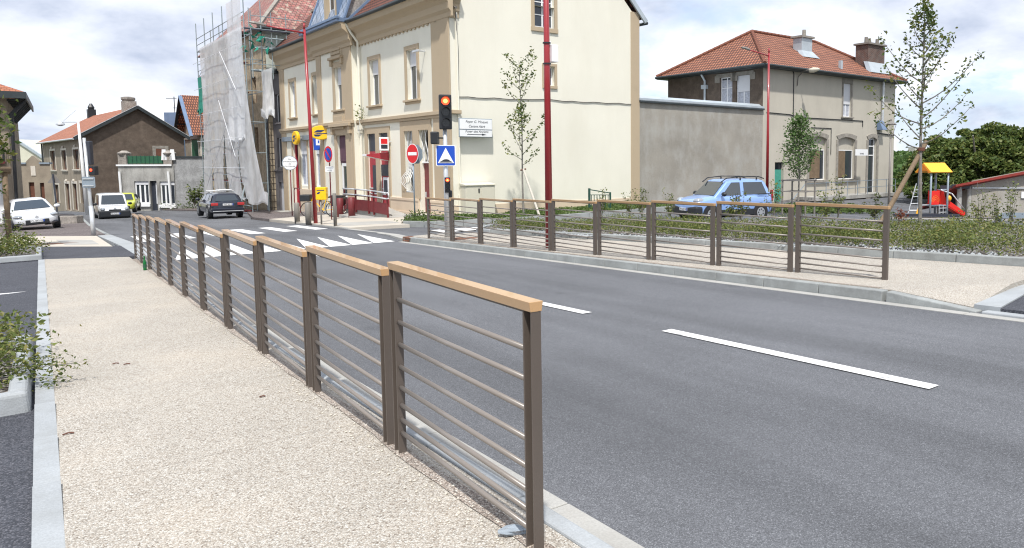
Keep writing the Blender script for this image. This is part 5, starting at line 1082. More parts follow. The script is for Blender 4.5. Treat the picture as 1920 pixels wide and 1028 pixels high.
cloth('netting', yn0+.2, yn0+4, zbase+6.5, ztop-.1, X1-.07, 0, 'net', parent=scf, seed=8, n=30, mr=30)
cloth('netting', yn0-2.6, yn0-.1, SZ-6.3, SZ-3.2, X1+.9, .6, 'net', parent=scf, seed=5, n=30, mr=40)
m = cloth('green_netting', syb-1.6, syb+.04, ztop-7.2, ztop-4.2, X1-.05, 0, 'netgreen', parent=scf, seed=4, n=10, mr=10); m.scale = (1, 1, 1)
g_ = MB()
for k in range(26): p = Vector((random.uniform(-2.3, -.6), sya-1.2+random.uniform(-.4, .3), SZ-1.2+random.uniform(-.9, .5))); g_.add([p, p+Vector((random.uniform(-.3,.3), random.uniform(-.3,.3), random.uniform(-.4,.4))), p+Vector((random.uniform(-.3,.3), random.uniform(-.3,.3), random.uniform(-.4,.4)))], [(0,1,2)])
g_.build('green_netting', MT['netgreen'], scf, fix=False)
# ------------------------------------------------------------------ brown house with orange roof
K0 = hitd(157, 394, 72); vd = ray(-229, 303); rzK = math.atan2(vd.y, vd.x)-math.pi/2; K = Fr(K0, rzK)
bh = thing('brown_house', 'dark roughcast gabled house with an orange tiled roof behind the white van', 'house', K0, rzK)
def KF(px, py, v=0): p = K.on('x', v, px, py); return p.y, p.z
def KG(px, py, v=0): p = K.on('y', v, px, py); return p.x, p.z
KL = KF(84, 330)[0]; KW = KG(347, 300)[0]; kz0 = KG(157, 257)[1]; kz1 = KG(346, 256)[1]; kax, kaz = KG(256, 204)
def KU(a, b, py): return sorted((KF(a, py)[0], KF(b, py)[0]))
def s7(x, y): return (60+x/4.673, 180+y/4.673)
ups = []; 
for (a, b, t_, b_) in ((165, 208, 482, 648), (263, 305, 478, 646), (365, 415, 470, 642)):
    x0_, yt_ = s7(a, t_); x1_, yb_ = s7(b, b_); u = KU(x0_, x1_, (yt_+yb_)/2); ups.append((u[0], u[1], KF(x0_, yb_)[1], KF(x0_, yt_)[1]))
los = []
for (a, b, t_, b_) in ((198, 240, 775, 930), (297, 335, 768, 995), (362, 400, 768, 995), (425, 455, 765, 940)):
    x0_, yt_ = s7(a, t_); x1_, yb_ = s7(b, b_); u = KU(x0_, x1_, (yt_+yb_)/2); los.append((u[0], u[1], KF(x0_, yb_)[1], KF(x0_, yt_)[1]))
m = MB(); wall(m, 'x', 0, 0, KL, -3, kz0, ups+los, .3); m.build('front_wall', MT['brown_render'], bh, fix=False)
m = MB(); u = [KG(x, 300)[0] for x in (293, 311)]; gx0, gx1 = u; gz0_, gz1_ = KG(300, 292)[1], KG(300, 279)[1]
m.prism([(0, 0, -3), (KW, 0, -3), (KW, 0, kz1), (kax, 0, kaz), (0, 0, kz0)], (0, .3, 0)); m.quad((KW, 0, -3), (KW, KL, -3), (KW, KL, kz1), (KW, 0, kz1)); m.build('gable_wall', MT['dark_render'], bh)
for h in ups: surround(bh, 'x', 0, *h, w_=.22, mat='surround', sill=.12); window(bh, 'x', 0, *h, .2, mull=1, mat='brownwood', fw=.12)
for h in los: surround(bh, 'x', 0, *h, w_=.25, mat='surround', sill=0); window(bh, 'x', 0, *h, .2, mull=1, mat='brownwood', fw=.10)
m = MB()
for h in ups+los[1:3]: m.lathe([(.12, 0), (.16, .12), (.06, .26)], 8, (-.06, (h[0]+h[1])/2, h[3]+.20))
m.build('keystone_ornament', MT['surround'], bh)
surround(bh, 'y', 0, gx0, gx1, gz0_-.6, gz1_, w_=.28, mat='oldstone', sill=0); m = MB(); BX(m, 'y', 0, gx0, gx1, gz0_-.6, gz1_, -.03, -.001); m.build('brown_shutter', MT['brownwood'], bh)
m = MB(); ov = .45
slope(m, (-ov, -ov, kz0-.1), (-ov, KL+ov, kz0-.1), (kax, KL+ov, kaz+.25), (kax, -ov, kaz+.25)); slope(m, (KW+ov, KL+ov, kz1-.15), (KW+ov, -ov, kz1-.15), (kax, -ov, kaz+.25), (kax, KL+ov, kaz+.25)); kr = m.build('roof', MT['tile_plain'], bh, fix=False)
m = MB(); m.bar((-ov, -ov-.02, kz0-.2), (kax, -ov-.02, kaz+.15), .06, .3); m.bar((kax, -ov-.02, kaz+.15), (KW+ov, -ov-.02, kz1-.25), .06, .3); m.build('verge_board', MT['gutter_dark'], bh)
m = MB(); m.bar((-ov, -ov-.03, kz0), (kax, -ov-.03, kaz+.32), .10, .05); m.bar((kax, -ov-.03, kaz+.32), (KW+ov, -ov-.03, kz1-.05), .10, .05); m.cyl((-ov-.05, -ov, kz0-.2), (-ov-.05, KL+ov, kz0-.2), .09); m.build('gutter_and_flashing', MT['alu'], bh)
m = MB(); m.box((kax-1.0, .3, kaz-.6), (kax+.1, 1.4, kaz+.75)); m.lathe([(.5, .0), (.62, .15), (.62, .35), (.3, .45)], 10, (kax-.5, .8, kaz+.75)); m.build('chimney', MT['stone_grey'], kr)
m = MB(); m.box((kax-.5, KL-1.3, kaz-.4), (kax+.3, KL-.5, kaz+1.0)); m.lathe([(.3, 0), (.35, .25), (.12, .7)], 8, (kax-.1, KL-.9, kaz+1.0)); m.build('chimney', MT['black'], kr)
m = MB(); m.cyl((-.12, KL-.25, kz0-.2), (-.12, KL-.25, -2.5), .08); m.build('downpipe', MT['gutter_dark'], bh)
# ------------------------------------------------------------------ annexe with roof terrace, grey wall
an0 = hitd(226, 389, 67.5); A = Fr(an0, -.667)
an = thing('terrace_annex', 'low weathered grey annexe with white glazed doors and a green netted roof terrace', 'house', an0, -.667)
def AF(px, py, v=0): p = A.on('y', v, px, py); return p.x, p.z
def a7(x, y, v=0): return AF(*s7(x, y), v)
AW = AF(323, 350)[0]; az = AF(270, 309)[1]
dA = (a7(848, 0)[0], a7(975, 0)[0], a7(900, 945)[1], a7(900, 748)[1]); dB = (a7(1072, 0)[0], a7(1205, 0)[0], a7(1100, 955)[1], a7(1100, 750)[1]); dC = (a7(985, 0)[0], a7(1045, 0)[0], -1, a7(1000, 745)[1])
m = MB(); wall(m, 'y', 0, 0, AW, -2, az, [dA, dB, dC], .3); m.box((.02, .6, -2), (AW-.02, 4.6, az-.01)); m.build('wall', MT['grey_render'], an, fix=False)
for h in (dA, dB): window(an, 'y', 0, *h, .15, mull=2, shutter=.16, curtain=False, fw=.12)
m = MB(); BX(m, 'y', 0, dC[0], dC[1], -1, dC[3], .25, .3); m.build('recessed_door', MT['charcoal'], an)
m = MB(); m.box((dC[0]+.4, .2, a7(0, 950)[1]), (dC[1]-.1, .245, dC[3]-.2)); m.build('glass_panel', MT['shutter'], an)
m = MB(); m.box((-.1, -.12, az-.12), (AW+.1, .1, az+.02)); m.build('parapet_edge', MT['signwhite'], an); m = MB(); BX(m, 'y', 0, dA[0]-.1, dA[1]+.1, dA[2]-.25, dA[2], -.15, .05); BX(m, 'y', 0, dB[0]-.1, dB[1]+.1, dB[2]-.25, dB[2], -.15, .05); m.build('door_sill', MT['signwhite'], an)
ptz = AF(226, 290)[1]; m = MB()
for xx in (.1, AW-.6): m.box((xx, -.1, az+.021), (xx+.75, .6, ptz)); m.lathe([(.5, 0), (.55, .12), (.2, .35)], 10, (xx+.37, .25, ptz))
m.build('terrace_pier', MT['stone_grey'], an)
m = MB(); m.box((.95, -.02, az+.1), (AW-.7, .02, AF(260, 293)[1])); m.build('green_screen', MT['dkgreen'], an); m = MB()
for k in range(9): m.cyl((.95+(AW-1.7)*k/8, -.04, az), (.95+(AW-1.7)*k/8, -.04, AF(260, 292.5)[1]+.05), .03, n=5)
m.build('screen_post', MT['greenmetal'], an)
for pxx in (226.5, 318): m = MB(); xx = AF(pxx, 340)[0]; m.tube([(xx, -.12, az-.6), (xx+.1, -.12, -1)], .10); m.build('white_downpipe', MT['signwhite'], an)
lt = thing('laundry', 'white laundry hanging over the green terrace screen', 'laundry', A.M @ Vector((a7(1105, 0)[0], -.1, az+.4)), -.667)
for k in range(2):
    m = MB(); m.prism([(.75*k, 0, 0), (.75*k+.5, 0, 0), (.75*k+.42, 0, .95), (.75*k+.1, 0, .95)], (0, .05, 0)); m.build('cloth', MT['signwhite'], lt)
gw_ = thing('garden_wall', 'high grey cement garden wall between the annexe and the scaffold', 'wall', A.M @ Vector((AF(325, 350)[0], .1, 0)), -.667)
gl = AF(402, 350)[0]-AF(325, 350)[0]; gt_ = AF(360, 296)[1]; m = MB(); m.box((0, 0, -2.5), (gl, .4, gt_)); m.build('wall', MT['grey_wall'], gw_); m = MB(); m.box((0, -.1, gt_+.001), (gl, .5, gt_+.14)); m.build('coping', MT['gutter_dark'], gw_)
# ------------------------------------------------------------------ small house with orange gable
s0 = hitd(375, 300, 84); Q = Fr(s0, .12); sm = thing('small_house', 'small house with steep orange roof and green arched shutters behind the garden wall', 'house', s0, .12)
def QF(px, py, v=0): p = Q.on('x', v, px, py); return p.y, p.z
def QG(px, py, v=0): p = Q.on('y', v, px, py); return p.x, p.z
QL = QF(346, 250)[0]; qz = QF(374, 240)[1]; qW = 6.0; qap = QF(353, 178)[1]-.2
m = MB(); m.prism([(0, 0, -6), (0, QL, -6), (0, QL, qz), (0, QL/2, qap), (0, 0, qz)], (qW, 0, 0)); m.build('wall', MT['brown_render'], sm)
m = MB(); o_ = .9; sl_ = (qap-qz)/(QL/2)
slope(m, (-o_, -.6, qz-.6*sl_), (qW+.5, -.6, qz-.6*sl_), (qW+.5, QL/2, qap+.1), (-o_, QL/2, qap+.1)); slope(m, (qW+.5, QL+.6, qz-.6*sl_), (-o_, QL+.6, qz-.6*sl_), (-o_, QL/2, qap+.1), (qW+.5, QL/2, qap+.1)); m.build('roof', MT['tile'], sm, fix=False)
m = MB(); m.bar((-o_-.04, -.7, qz-.7*sl_), (-o_-.04, QL/2, qap), .14, .35, (1, 0, 0)); m.build('verge_board', MT['zinc'], sm); m = MB(); m.bar((-o_-.04, QL+.7, qz-.7*sl_), (-o_-.04, QL/2, qap), .10, .3, (1, 0, 0))
for k in range(4): m.bar((-o_, QL/2+(.6+k)*.8, qap-.9-k*.8*sl_), (0, QL/2+(.6+k)*.8, qap-.9-k*.8*sl_), .1, .12)
m.build('brackets', MT['black'], sm)
for (ax, a, b) in (('x', QF(372, 275)[0], QF(360, 275)[0]), ('y', QG(379, 275)[0], QG(389, 275)[0])):
    z0_, z1_ = QF(365, 296)[1]-1, QF(365, 262)[1]; m = MB(); BX(m, ax, 0, a, b, z0_, z1_, -.03, -.01); m.build('green_shutter', MT['dkgreen'], sm); surround(sm, ax, 0, a, b, z0_, z1_, w_=.22, mat='surround', sill=0)
m = MB(); BX(m, 'x', 0, QL/2-.5, QL/2+.3, qz-.2, qz+1.3, -.04, -.01); m.build('gable_window', MT['charcoal'], sm)
m = MB(); BX(m, 'x', 0, -.05, QL+.05, qz-1.2, qz-.95, -.15, -.001); m.build('string_course', MT['oldstone'], sm)
c1 = hitd(330, 250, 95); ck = thing('roof_chimney', 'grey metal clad chimney with a television aerial left of the small orange roof', 'chimney', c1, -.667); m = MB(); m.box((-.9, -.8, -8), (.9, .8, (250-212)/FPX*95)); m.build('stack', MT['zinc'], ck); m = MB(); zt_ = (250-212)/FPX*95; m.cyl((0, 0, zt_), (0, 0, zt_+2), .05); m.cyl((-1, 0, zt_+1.8), (.3, 0, zt_+1.8), .035); m.cyl((-.2, 0, zt_+.6), (.4, 0, zt_+.6), .03); m.build('aerial', MT['black'], ck)
# ------------------------------------------------------------------ left side: beige wall with pediment, factory gable, balcony house
bw0 = hitd(41, 400, 66); W = Fr(bw0, -.667+.12); bw = thing('pediment_wall', 'beige rendered low facade with a raised pediment and two dark openings behind the white car', 'building', bw0, W.rz)
def WF(px, py): p = W.on('y', 0, px, py); return p.x, p.z
wt = WF(60, 308)[1]; ww = WF(96, 340)[0]
ho = [(WF(54, 350)[0], WF(64.5, 350)[0], WF(60, 373)[1], WF(60, 342)[1]), (WF(75, 350)[0], WF(83, 350)[0], -2, WF(78, 343)[1])]
m = MB(); wall(m, 'y', 0, -2, ww, -3, wt, ho, .3); pa, pb = WF(48, 290)[0], WF(73, 290)[0]; pt = WF(60, 292)[1]; m.prism([(pa, 0, wt), (pb, 0, wt), (pb, 0, pt-.5), (pb-.5, 0, pt), (pa+.5, 0, pt), (pa, 0, pt-.5)], (0, .3, 0)); m.build('wall', MT['brown_render'], bw, fix=False)
m = MB(); BX(m, 'y', 0, pa+.35, pb-.35, wt-1.0, pt-.9, -.05, -.001); m.build('blank_panel', MT['surround'], bw)
m = MB()
for h in ho: BX(m, 'y', 0, *h, .2, .25)
m.build('dark_opening', MT['brownwood'], bw); m = MB(); BX(m, 'y', 0, -2, pa, wt, wt+.15, -.1, .35); BX(m, 'y', 0, pb, ww, wt, wt+.15, -.1, .35); m.build('coping', MT['pole_grey'], bw)
fg0 = hitd(30, 330, 110); fg = thing('factory_hall', 'pale cream hall with a low gable showing above the pediment wall', 'building', fg0, -.667); k_ = 110/FPX
m = MB(); m.prism([(-12, 0, -8), (60*k_, 0, -8), (60*k_, 0, (330-302)*k_), (4*k_, 0, (330-262)*k_), (-12, 0, (330-300)*k_)], (0, 12, 0)); m.build('wall', MT['dirtwhite'], fg); m = MB(); m.bar((4*k_, -.1, (330-261)*k_), (62*k_, -.1, (330-301)*k_), .3, .35); m.build('roof_edge', MT['zinc_pale'], fg)
lb0 = hitd(31, 440, 46); Lf = Fr(lb0, -.02); lb = thing('balcony_house', 'beige house at the left edge with a balcony and deep bracketed eaves', 'house', lb0, -.02)
def LFp(px, py, v=0): p = Lf.on('y', v, px, py); return p.x, p.z
zev = LFp(20, 178)[1]; dW = -9
bz0, bz1 = LFp(10, 303)[1], LFp(10, 270)[1]
hd = (LFp(-8, 400)[0], LFp(8, 400)[0], LFp(5, 425)[1], LFp(5, 330)[1])
m = MB(); wall(m, 'y', 0, dW, 0, -2, zev, [hd], .3); m.quad((0, 0, -2), (0, 14, -2), (0, 14, zev), (0, 0, zev)); m.build('wall', MT['brown_render'], lb, fix=False)
m = MB(); BX(m, 'y', 0, *hd, .18, .24); m.build('white_door', MT['signwhite'], lb)
m = MB(); m.box((dW, -1.1, bz0-.12), (-.25, .0, bz0)); m.build('balcony_slab', MT['burg'], lb); m = MB(); m.box((dW, -1.08, bz1-.02), (-.3, -1.02, bz1+.03)); m.box((dW, -1.08, bz0+.08), (-.3, -1.02, bz0+.12))
for k in range(46): m.box((-.35-k*.17, -1.06, bz0), (-.32-k*.17, -1.03, bz1))
for k in range(8): m.box((-.31, -1.02+k*.14, bz0), (-.28, -.99+k*.14, bz1))
m.build('balcony_railing', MT['black'], lb)
m = MB(); BX(m, 'y', 0, -1.6, -.5, bz0, bz1+1.4, -.04, -.01); m.build('striped_blind', MT['shutter'], lb)
m = MB(); e = .9
slope(m, (e, -e, zev+.15), (e, 14, zev+.15), (-6, 14, zev+2.9), (-6, 3, zev+2.9)); slope(m, (dW, -e, zev+.15), (e, -e, zev+.15), (-6, 3, zev+2.9), (dW, 3, zev+2.9)); m.build('roof', MT['tile_plain'], lb, fix=False)
m = MB(); m.box((dW, -e-.08, zev-.25), (e+.08, -e, zev+.14)); m.box((e, -e, zev-.25), (e+.08, 14, zev+.14))
for k in range(7): m.bar((0, .3+k*1.6, zev-1.3), (e, .3+k*1.6, zev-.2), .12, .12); m.bar((0, .3+k*1.6, zev-.3), (e, .3+k*1.6, zev-.2), .12, .12)
for k in range(5): m.bar((-1-k*1.6, 0, zev-.5), (-1-k*1.6, -e, zev-.2), .12, .12)
m.build('eaves_bracket', MT['gutter_dark'], lb)
m = MB(); m.tube([(e, -.2, zev-.3), (.2, -.12, zev-1.2), (.08, -.12, -1.5)], .09); m.build('downpipe', MT['black'], lb)
# ------------------------------------------------------------------ left street furniture
def G2(px, py, dz=0): return at(px, py, dz)
b = at(176, 441); t = thing('signal_pole', 'thick white metal pole carrying the backs of a sign and a signal at the crossing', 'signal pole', b); top = atx(157, 259, b.x, b.y)-b; xo = b+ (atx(157, 259, b.x, b.y)-b)
def leanto(px, py, depth, base): return hitd(px, py, depth)-base
dp = (b-CAM).dot(FWD); tp = hitd(157.5, 259, dp)-b
m = MB(); m.cyl((0, 0, -.1), tp, .065, .055, 14); m.cyl((0, 0, -.1), tp*.30, .08, .075, 14); m.build('pole', MT['alu'], t, smooth=True)
Rm = Matrix.Rotation(-.667, 4, 'Z'); pp = hitd(166, 342, dp-.15)-b; R = Matrix.Translation(pp) @ Rm
flat(t, R, rrect(.50, .42, .05), 'pole_grey', 'square_sign_back', 0); 
for zz_ in (-.13, .13): m = MB(); m.box((-.2, -.03, zz_-.02), (.2, 0, zz_+.02)); o = m.build('sign_rail', MT['alu'], t); o.matrix_local = R
pp = hitd(174, 320, dp-.05)-b; m = MB(); m.box((-.10, -.1, -.17), (.14, .12, .17)); o = m.build('pedestrian_signal', MT['black'], t, bevel=.02); o.matrix_local = Matrix.Translation(pp) @ Rm; m = MB(); m.cyl((.0, -.115, .02), (0, -.102, .02), .05, n=12); o = m.build('red_man_light', MT['lens_red'], t); o.matrix_local = Matrix.Translation(pp) @ Rm
pp = hitd(163, 287, dp+.1)-b; m = MB(); m.box((-.08, -.08, -.45), (.17, .12, .45)); o = m.build('signal_head_back', MT['charcoal'], t, bevel=.03); o.matrix_local = Matrix.Translation(pp) @ Rm
b = at(164, 400); dp = (b-CAM).dot(FWD); t = thing('old_street_lamp', 'slender white street lamp with a thin left arm before the brown house', 'street lamp', b); m = MB(); tp = hitd(144, 203, dp)-b; m.cyl((0, 0, -.3), tp, .17, .07, 10); m.build('pole', MT['signwhite'], t, smooth=True)
m = MB(); p0 = hitd(147, 229, dp)-b; p1 = hitd(110, 229, dp)-b; m.cyl(p0, p1, .04); m.cyl(hitd(143, 206, dp)-b, hitd(118, 228, dp)-b, .012, n=4); m.build('arm', MT['alu'], t); m = MB(); m.lathe([(.05, .25), (.30, .0), (.32, -.1), (.1, -.2)], 12, hitd(113, 232, dp)-b); m.build('lamp_head', MT['alu'], t)
b = at(109, 414); dp = 42; b = hitd(109, 411, dp); t = thing('warning_sign', 'back of a triangular sign on a thin dark pole beside the white car', 'road sign', b); m = MB(); tp = hitd(99, 327, dp)-b; m.cyl((0, 0, -.2), tp, .045, n=8); m.build('pole', MT['charcoal'], t); pp = hitd(101, 336, dp)-b; flat(t, Matrix.Translation(pp) @ Rm, [(-.42, -.22), (.38, -.24), (-.02, .30)], 'lamp_grey', 'triangular_sign_back', .05)
cb = hitd(106, 421, 41.5); t = thing('concrete_block', 'long weathered concrete block on the pink pavement beside the white car', 'concrete block', cb, -.667); m = MB(); m.box((0, 0, -.1), (1.12, .5, .45)); m.box((.86, -.02, .0), (1.14, .52, .46)); m.build('block', MT['stone_grey'], t, bevel=.03)
fx = thing('metal_fence', 'short dark green metal fence panel in front of the cream gable corner', 'fence', hitd(1104, 396, 32.5), .04); kk = 32.5/FPX; m = MB()
L_ = 1.22
m.box((0, -.04, -.1), (.07, .04, .98)); m.box((L_-.06, -.03, -.1), (L_, .03, .78)); m.bar((0, 0, .93), (L_, 0, .74), .05, .04); m.bar((0, 0, .70), (L_, 0, .66), .04, .03); m.bar((0, 0, .12), (L_, 0, .10), .04, .03)
for k in range(7): m.box((.13+k*.155, -.012, .1), (.155+k*.155, .012, .68))
m.build('panel', MT['greenmetal'], fx)
tl2 = hitd(1666, 402, 42); t = thing('lantern_post', 'old style grey lantern post in front of the grey house corner', 'street lamp', tl2); H = (402-262)/FPX*42
m = MB(); m.cyl((0, 0, -.6), (0, 0, H), .075, .055, 10); m.build('post', MT['lamp_grey'], t, smooth=True); m = MB(); hh_ = (262-236)/FPX*42
for sx_ in (-1, 1):
    for sy2 in (-1, 1): m.cyl((.03*sx_, .03*sy2, H), (.19*sx_, .19*sy2, H+hh_), .014, n=5)
m.box((-.21, -.21, H+hh_), (.21, .21, H+hh_+.05)); m.prism([(-.22, -.22, H+hh_+.05), (.22, -.22, H+hh_+.05), (.05, -.05, H+hh_+.2), (-.05, -.05, H+hh_+.2)], (0, .0001, 0)); m.lathe([(.26, 0), (.12, .14), (.03, .18), (.05, .24), (.01, .3)], 8, (0, 0, H+hh_+.05)); m.build('lantern', MT['lamp_grey'], t)
# ------------------------------------------------------------------ cars
def car(label, loc, yaw, Ln, Wd, Ht, lower, gh, paint, kind, wb, wr=.30, roll=0, extra=()):
    """lower: stations (x, halfwidth, z_bottom, z_top); gh: (x_windscreen_base, x_roof_front, x_roof_rear, x_rear_base, z_belt_f, z_belt_r, roof_half, pillars)"""
    r = thing('parked_car' if kind != 'van' else 'parked_van', label, 'car' if kind != 'van' else 'van', loc, yaw, 'cars parked or driving in the street'); r.rotation_euler[0] = roll
    m = MB(); S = []
    for (x, w_, zb_, zt_) in lower:
        prof = [(0, zt_+.015), (w_*.55, zt_+.01), (w_*.86, zt_-.02), (w_*.965, zt_-.10), (w_, zt_-.24 if zt_-.24 > zb_+.2 else zb_+.22), (w_*.995, zb_+.16), (w_*.94, zb_+.02), (w_*.6, zb_), (0, zb_)]
        full = [(x, y, z) for y, z in prof] + [(x, -y, z) for y, z in prof[-2:0:-1]]; S.append(full)
    n = len(S[0]); vs = [v for s in S for v in s]; fs = []
    for k in range(len(S)-1):
        for i in range(n): fs.append((k*n+i, k*n+(i+1) % n, (k+1)*n+(i+1) % n, (k+1)*n+i))
    fs += [tuple(range(n)), tuple(range((len(S)-1)*n+n-1, (len(S)-1)*n-1, -1))]; m.add(vs, fs)
    m.build('body', MT[paint], r, smooth=True, sub=2)
    xb0, xf, xr, xb1, zf, zr2, rh, pil = gh; hw = Wd/2*.93
    hr_ = Ht
    bot = lambda x: (zf+(zr2-zf)*(xb0-x)/(xb0-xb1))
    # cabin shell
    xs = [xb0, xf, (xf+xr)/2, xr, xb1]; m = MB(); ring = []
    def sec(xB, xT, zT, rw, wB=hw):
        zB = bot(xB)-.08; k9 = (.07)/(zT-.02-zB); return [(xB, wB, zB), (xT+(xB-xT)*k9, rw+.05, zT-.09), (xT, rw-.05, zT-.02), (xT, rw*.5, zT+.005), (xT, -rw*.5, zT+.005), (xT, -rw+.05, zT-.02), (xT+(xB-xT)*k9, -rw-.05, zT-.09), (xB, -wB, zB)]
    secs = [sec(xb0, xf, hr_-.02, rh), sec((xb0*.35+xf*.65) if 0 else xf-.25, xf-.35, hr_, rh), sec((xf+xr)/2, (xf+xr)/2, hr_+.01, rh), sec(xr+.25, xr+.25, hr_-.01, rh*.98), sec(xb1, xr, hr_-.05, rh*.95, hw*.96)]
    vs = [v for s in secs for v in s]; fs = []
    for k in range(len(secs)-1):
        for i in range(7): fs.append((k*8+i, k*8+i+1, (k+1)*8+i+1, (k+1)*8+i))
    fs += [tuple(range(8)), tuple(range(39, 31, -1))]; m.add(vs, fs); cb_ = m.build('cabin', MT[paint], r, bevel=.06, seg=4); 
    for p_ in cb_.data.polygons: p_.use_smooth = True
    # glazing: inset quads a few mm outside the shell
    def quadlerp(P, u, v): a, b, c, d = [Vector(p) for p in P]; return a.lerp(b, u).lerp(d.lerp(c, u), v)
    def pane(P, u0, u1, v0, v1, name, off, th=.004, vtop=None, n_=6):
        m = MB(); nrm = (Vector(P[1])-Vector(P[0])).cross(Vector(P[3])-Vector(P[0])).normalized()
        if nrm.dot(Vector(off)) < 0: nrm = -nrm
        c = [quadlerp(P, u, v) for u, v in ((u0, v0), (u1, v0), (u1, v1), (u0, v1))] if vtop is None else [quadlerp(P, u, v) for u, v in vtop]
        m.prism([p+nrm*.022 for p in c], nrm*th); return m.build(name, MT['carglass'], r)
    ft, fb = (xf, xb0)
    P = [(xb0, -hw, bot(xb0)-.08), (xb0, hw, bot(xb0)-.08), (xf+.07, rh-.02, hr_-.08), (xf+.07, -rh+.02, hr_-.08)]; pane(P, .06, .94, .16, .94, 'windscreen', (1, 0, .5))
    P = [(xb1, -hw*.96, bot(xb1)-.08), (xb1, hw*.96, bot(xb1)-.08), (xr-.05, rh*.93, hr_-.12), (xr-.05, -rh*.93, hr_-.12)]; pane(P, .10, .90, .2, .92, 'rear_window', (-1, 0, .5))
    for s in (-1, 1):
        for (xa0, xa1, ta0, ta1) in pil:      # bottom front x, bottom rear x, top front x, top rear x
            zt_ = hr_-.13; w_b = lambda x: hw
            def pt(x, top): 
                zz_ = zt_ if top else bot(x)+.02
                t = (zz_-(bot(x)-.08))/(hr_-.09-(bot(x)-.08)); return Vector((x, s*(hw+(rh+.05-hw)*t+.008), zz_))
            m = MB(); c = [pt(xa0, 0), pt(xa1, 0), pt(ta1, 1), pt(ta0, 1)]; m.prism(c, (0, s*.006, 0)); m.build('side_window', MT['carglass'], r)
    for (wx) in wb:
        for s in (-1, 1):
            yo = s*(Wd/2+.004); m = MB(); m.cyl((wx, yo-s*.25, wr+.02), (wx, yo+s*.004, wr+.02), wr+.075, n=24); m.build('wheel_arch', MT['black'], r)
            m = MB(); m.cyl((wx, yo-s*.2, wr), (wx, yo+s*.012, wr), wr, n=28); o = m.build('wheel', MT['tyre'], r, bevel=.02)
            m = MB(); m.cyl((wx, yo+s*.0125, wr), (wx, yo+s*.018, wr), wr*.68, n=24); q = m.build('hubcap', MT['rim'], o); m = MB()
            for k in range(7): a = k*2*math.pi/7; cx_, cz_ = wx+wr*.42*math.cos(a), wr+wr*.42*math.sin(a); m.cyl((cx_, yo+s*.0185, cz_), (cx_, yo+s*.0215, cz_), wr*.11, n=8)
            m.build('rim_slots', MT['black'], o)
    for f in extra: f(r)
    return r
def bump(x0, x1, w_, z0, z1, mat, name, r, rad=.03, y0=None):
    m = MB(); m.box((x0, -w_ if y0 is None else y0, z0), (x1, w_, z1)); return m.build(name, MT[mat], r, bevel=rad, seg=3)
def plate_no(r, x, z, s, txt, w_=.26, back=True):
    m = MB(); m.box((x, -w_, z-.055), (x+s*.012, w_, z+.055)); o = m.build('number_plate', MT['signwhite'], r); m = MB(); m.box((x+s*.0125, -w_ if s < 0 else w_-.05, z-.053), (x+s*.016, -w_+.05 if s < 0 else w_, z+.053)); m.build('blue_band', MT['blue'], o)
    M4 = Matrix.Translation((x+s*.017, 0, z)) @ (Matrix.Rotation(math.radians(90 if s > 0 else -90), 4, 'Z') @ FACE_NY); text_mesh(txt, .105, 'plate_lettering', MT['ink'], M4, o, extrude=.001)
def blob(r, name, mat, c, rad, rot=0, sub=2):
    m = MB(); m.lathe([(math.sin(math.pi*k/8)+.001, -math.cos(math.pi*k/8)) for k in range(9)], 14); o = m.build(name, MT[mat], r, smooth=True); o.location = c; o.scale = rad; o.rotation_euler = (0, 0, rot); return o
def mirrors(r, x, y, z, mat):
    for s in (-1, 1): blob(r, 'door_mirror', mat, (x, s*(y+.12), z), (.09, .13, .09))
def x_blue(r):
    bump(1.62, 2.0, .835, .24, .64, 'black', 'front_bumper', r, .10); plate_no(r, 2.002, .50, 1, 'CW-327-FC'); bump(1.90, 1.975, .52, .68, .80, 'black', 'grille', r, .03)
    for s in (-1, 1): blob(r, 'headlight', 'headlamp', (1.68, s*.60, .83), (.24, .16, .12), s*-.35); blob(r, 'fog_lamp', 'headlamp', (1.95, s*.58, .42), (.04, .06, .05)); 
    for s in (-1, 1): m = MB(); m.box((-.92, s*.842-.004, .22), (.92, s*.842+.006, .46)); m.build('side_moulding', MT['black'], r, bevel=.003); m = MB(); m.box((-1.72, s*.835-.012, 1.02), (-1.1, s*.835+.012, 1.06)); m.build('door_track', MT['black'], r)
    for s in (-1, 1):
        m = MB(); m.tube([(.62, s*.60, 1.54), (.35, s*.62, 1.70), (-.4, s*.62, 1.76), (-1.35, s*.60, 1.74), (-1.62, s*.58, 1.66)], .022, 6)
        for xx in (-.35, -1.2): m.cyl((xx, s*.62, 1.62), (xx, s*.62, 1.75), .03)
        m.build('roof_rail', MT['black'], r, smooth=True)
        for xx in (.02, -.12): m = MB(); m.box((xx-.03, s*.835-.01, .78), (xx+.03, s*.835+.02, .98)); m.build('door_handle', MT['black'], r, bevel=.01)
        m = MB(); m.box((-.045, s*.842-.002, .55), (-.035, s*.842+.003, 1.12)); m.build('door_gap', MT['black'], r)
        m = MB(); m.box((-1.97, s*.66, .75), (-1.90, s*.80, 1.2)); m.build('tail_light', MT['taillamp'], r, bevel=.02)
    mirrors(r, .72, .82, 1.08, 'black'); bump(-2.0, -1.82, .76, .28, .52, 'black', 'rear_bumper', r, .05)
    m = MB(); m.prism([(1.0, -.7, .935), (1.0, .7, .935), (.92, .7, .965), (.92, -.7, .965)], (0, 0, .01)); m.build('wiper_tray', MT['black'], r)
Af, Af_ = Vector(RIGHT).to_2d(), Vector(FWD).to_2d()
blueL = [(2.0, .55, .32, .70), (1.93, .74, .26, .80), (1.75, .815, .22, .90), (1.35, .835, .20, .985), (.95, .84, .20, 1.03), (.2, .84, .2, 1.04), (-.9, .84, .2, 1.05), (-1.7, .83, .22, 1.06), (-1.92, .79, .26, 1.03), (-1.98, .70, .32, .92)]
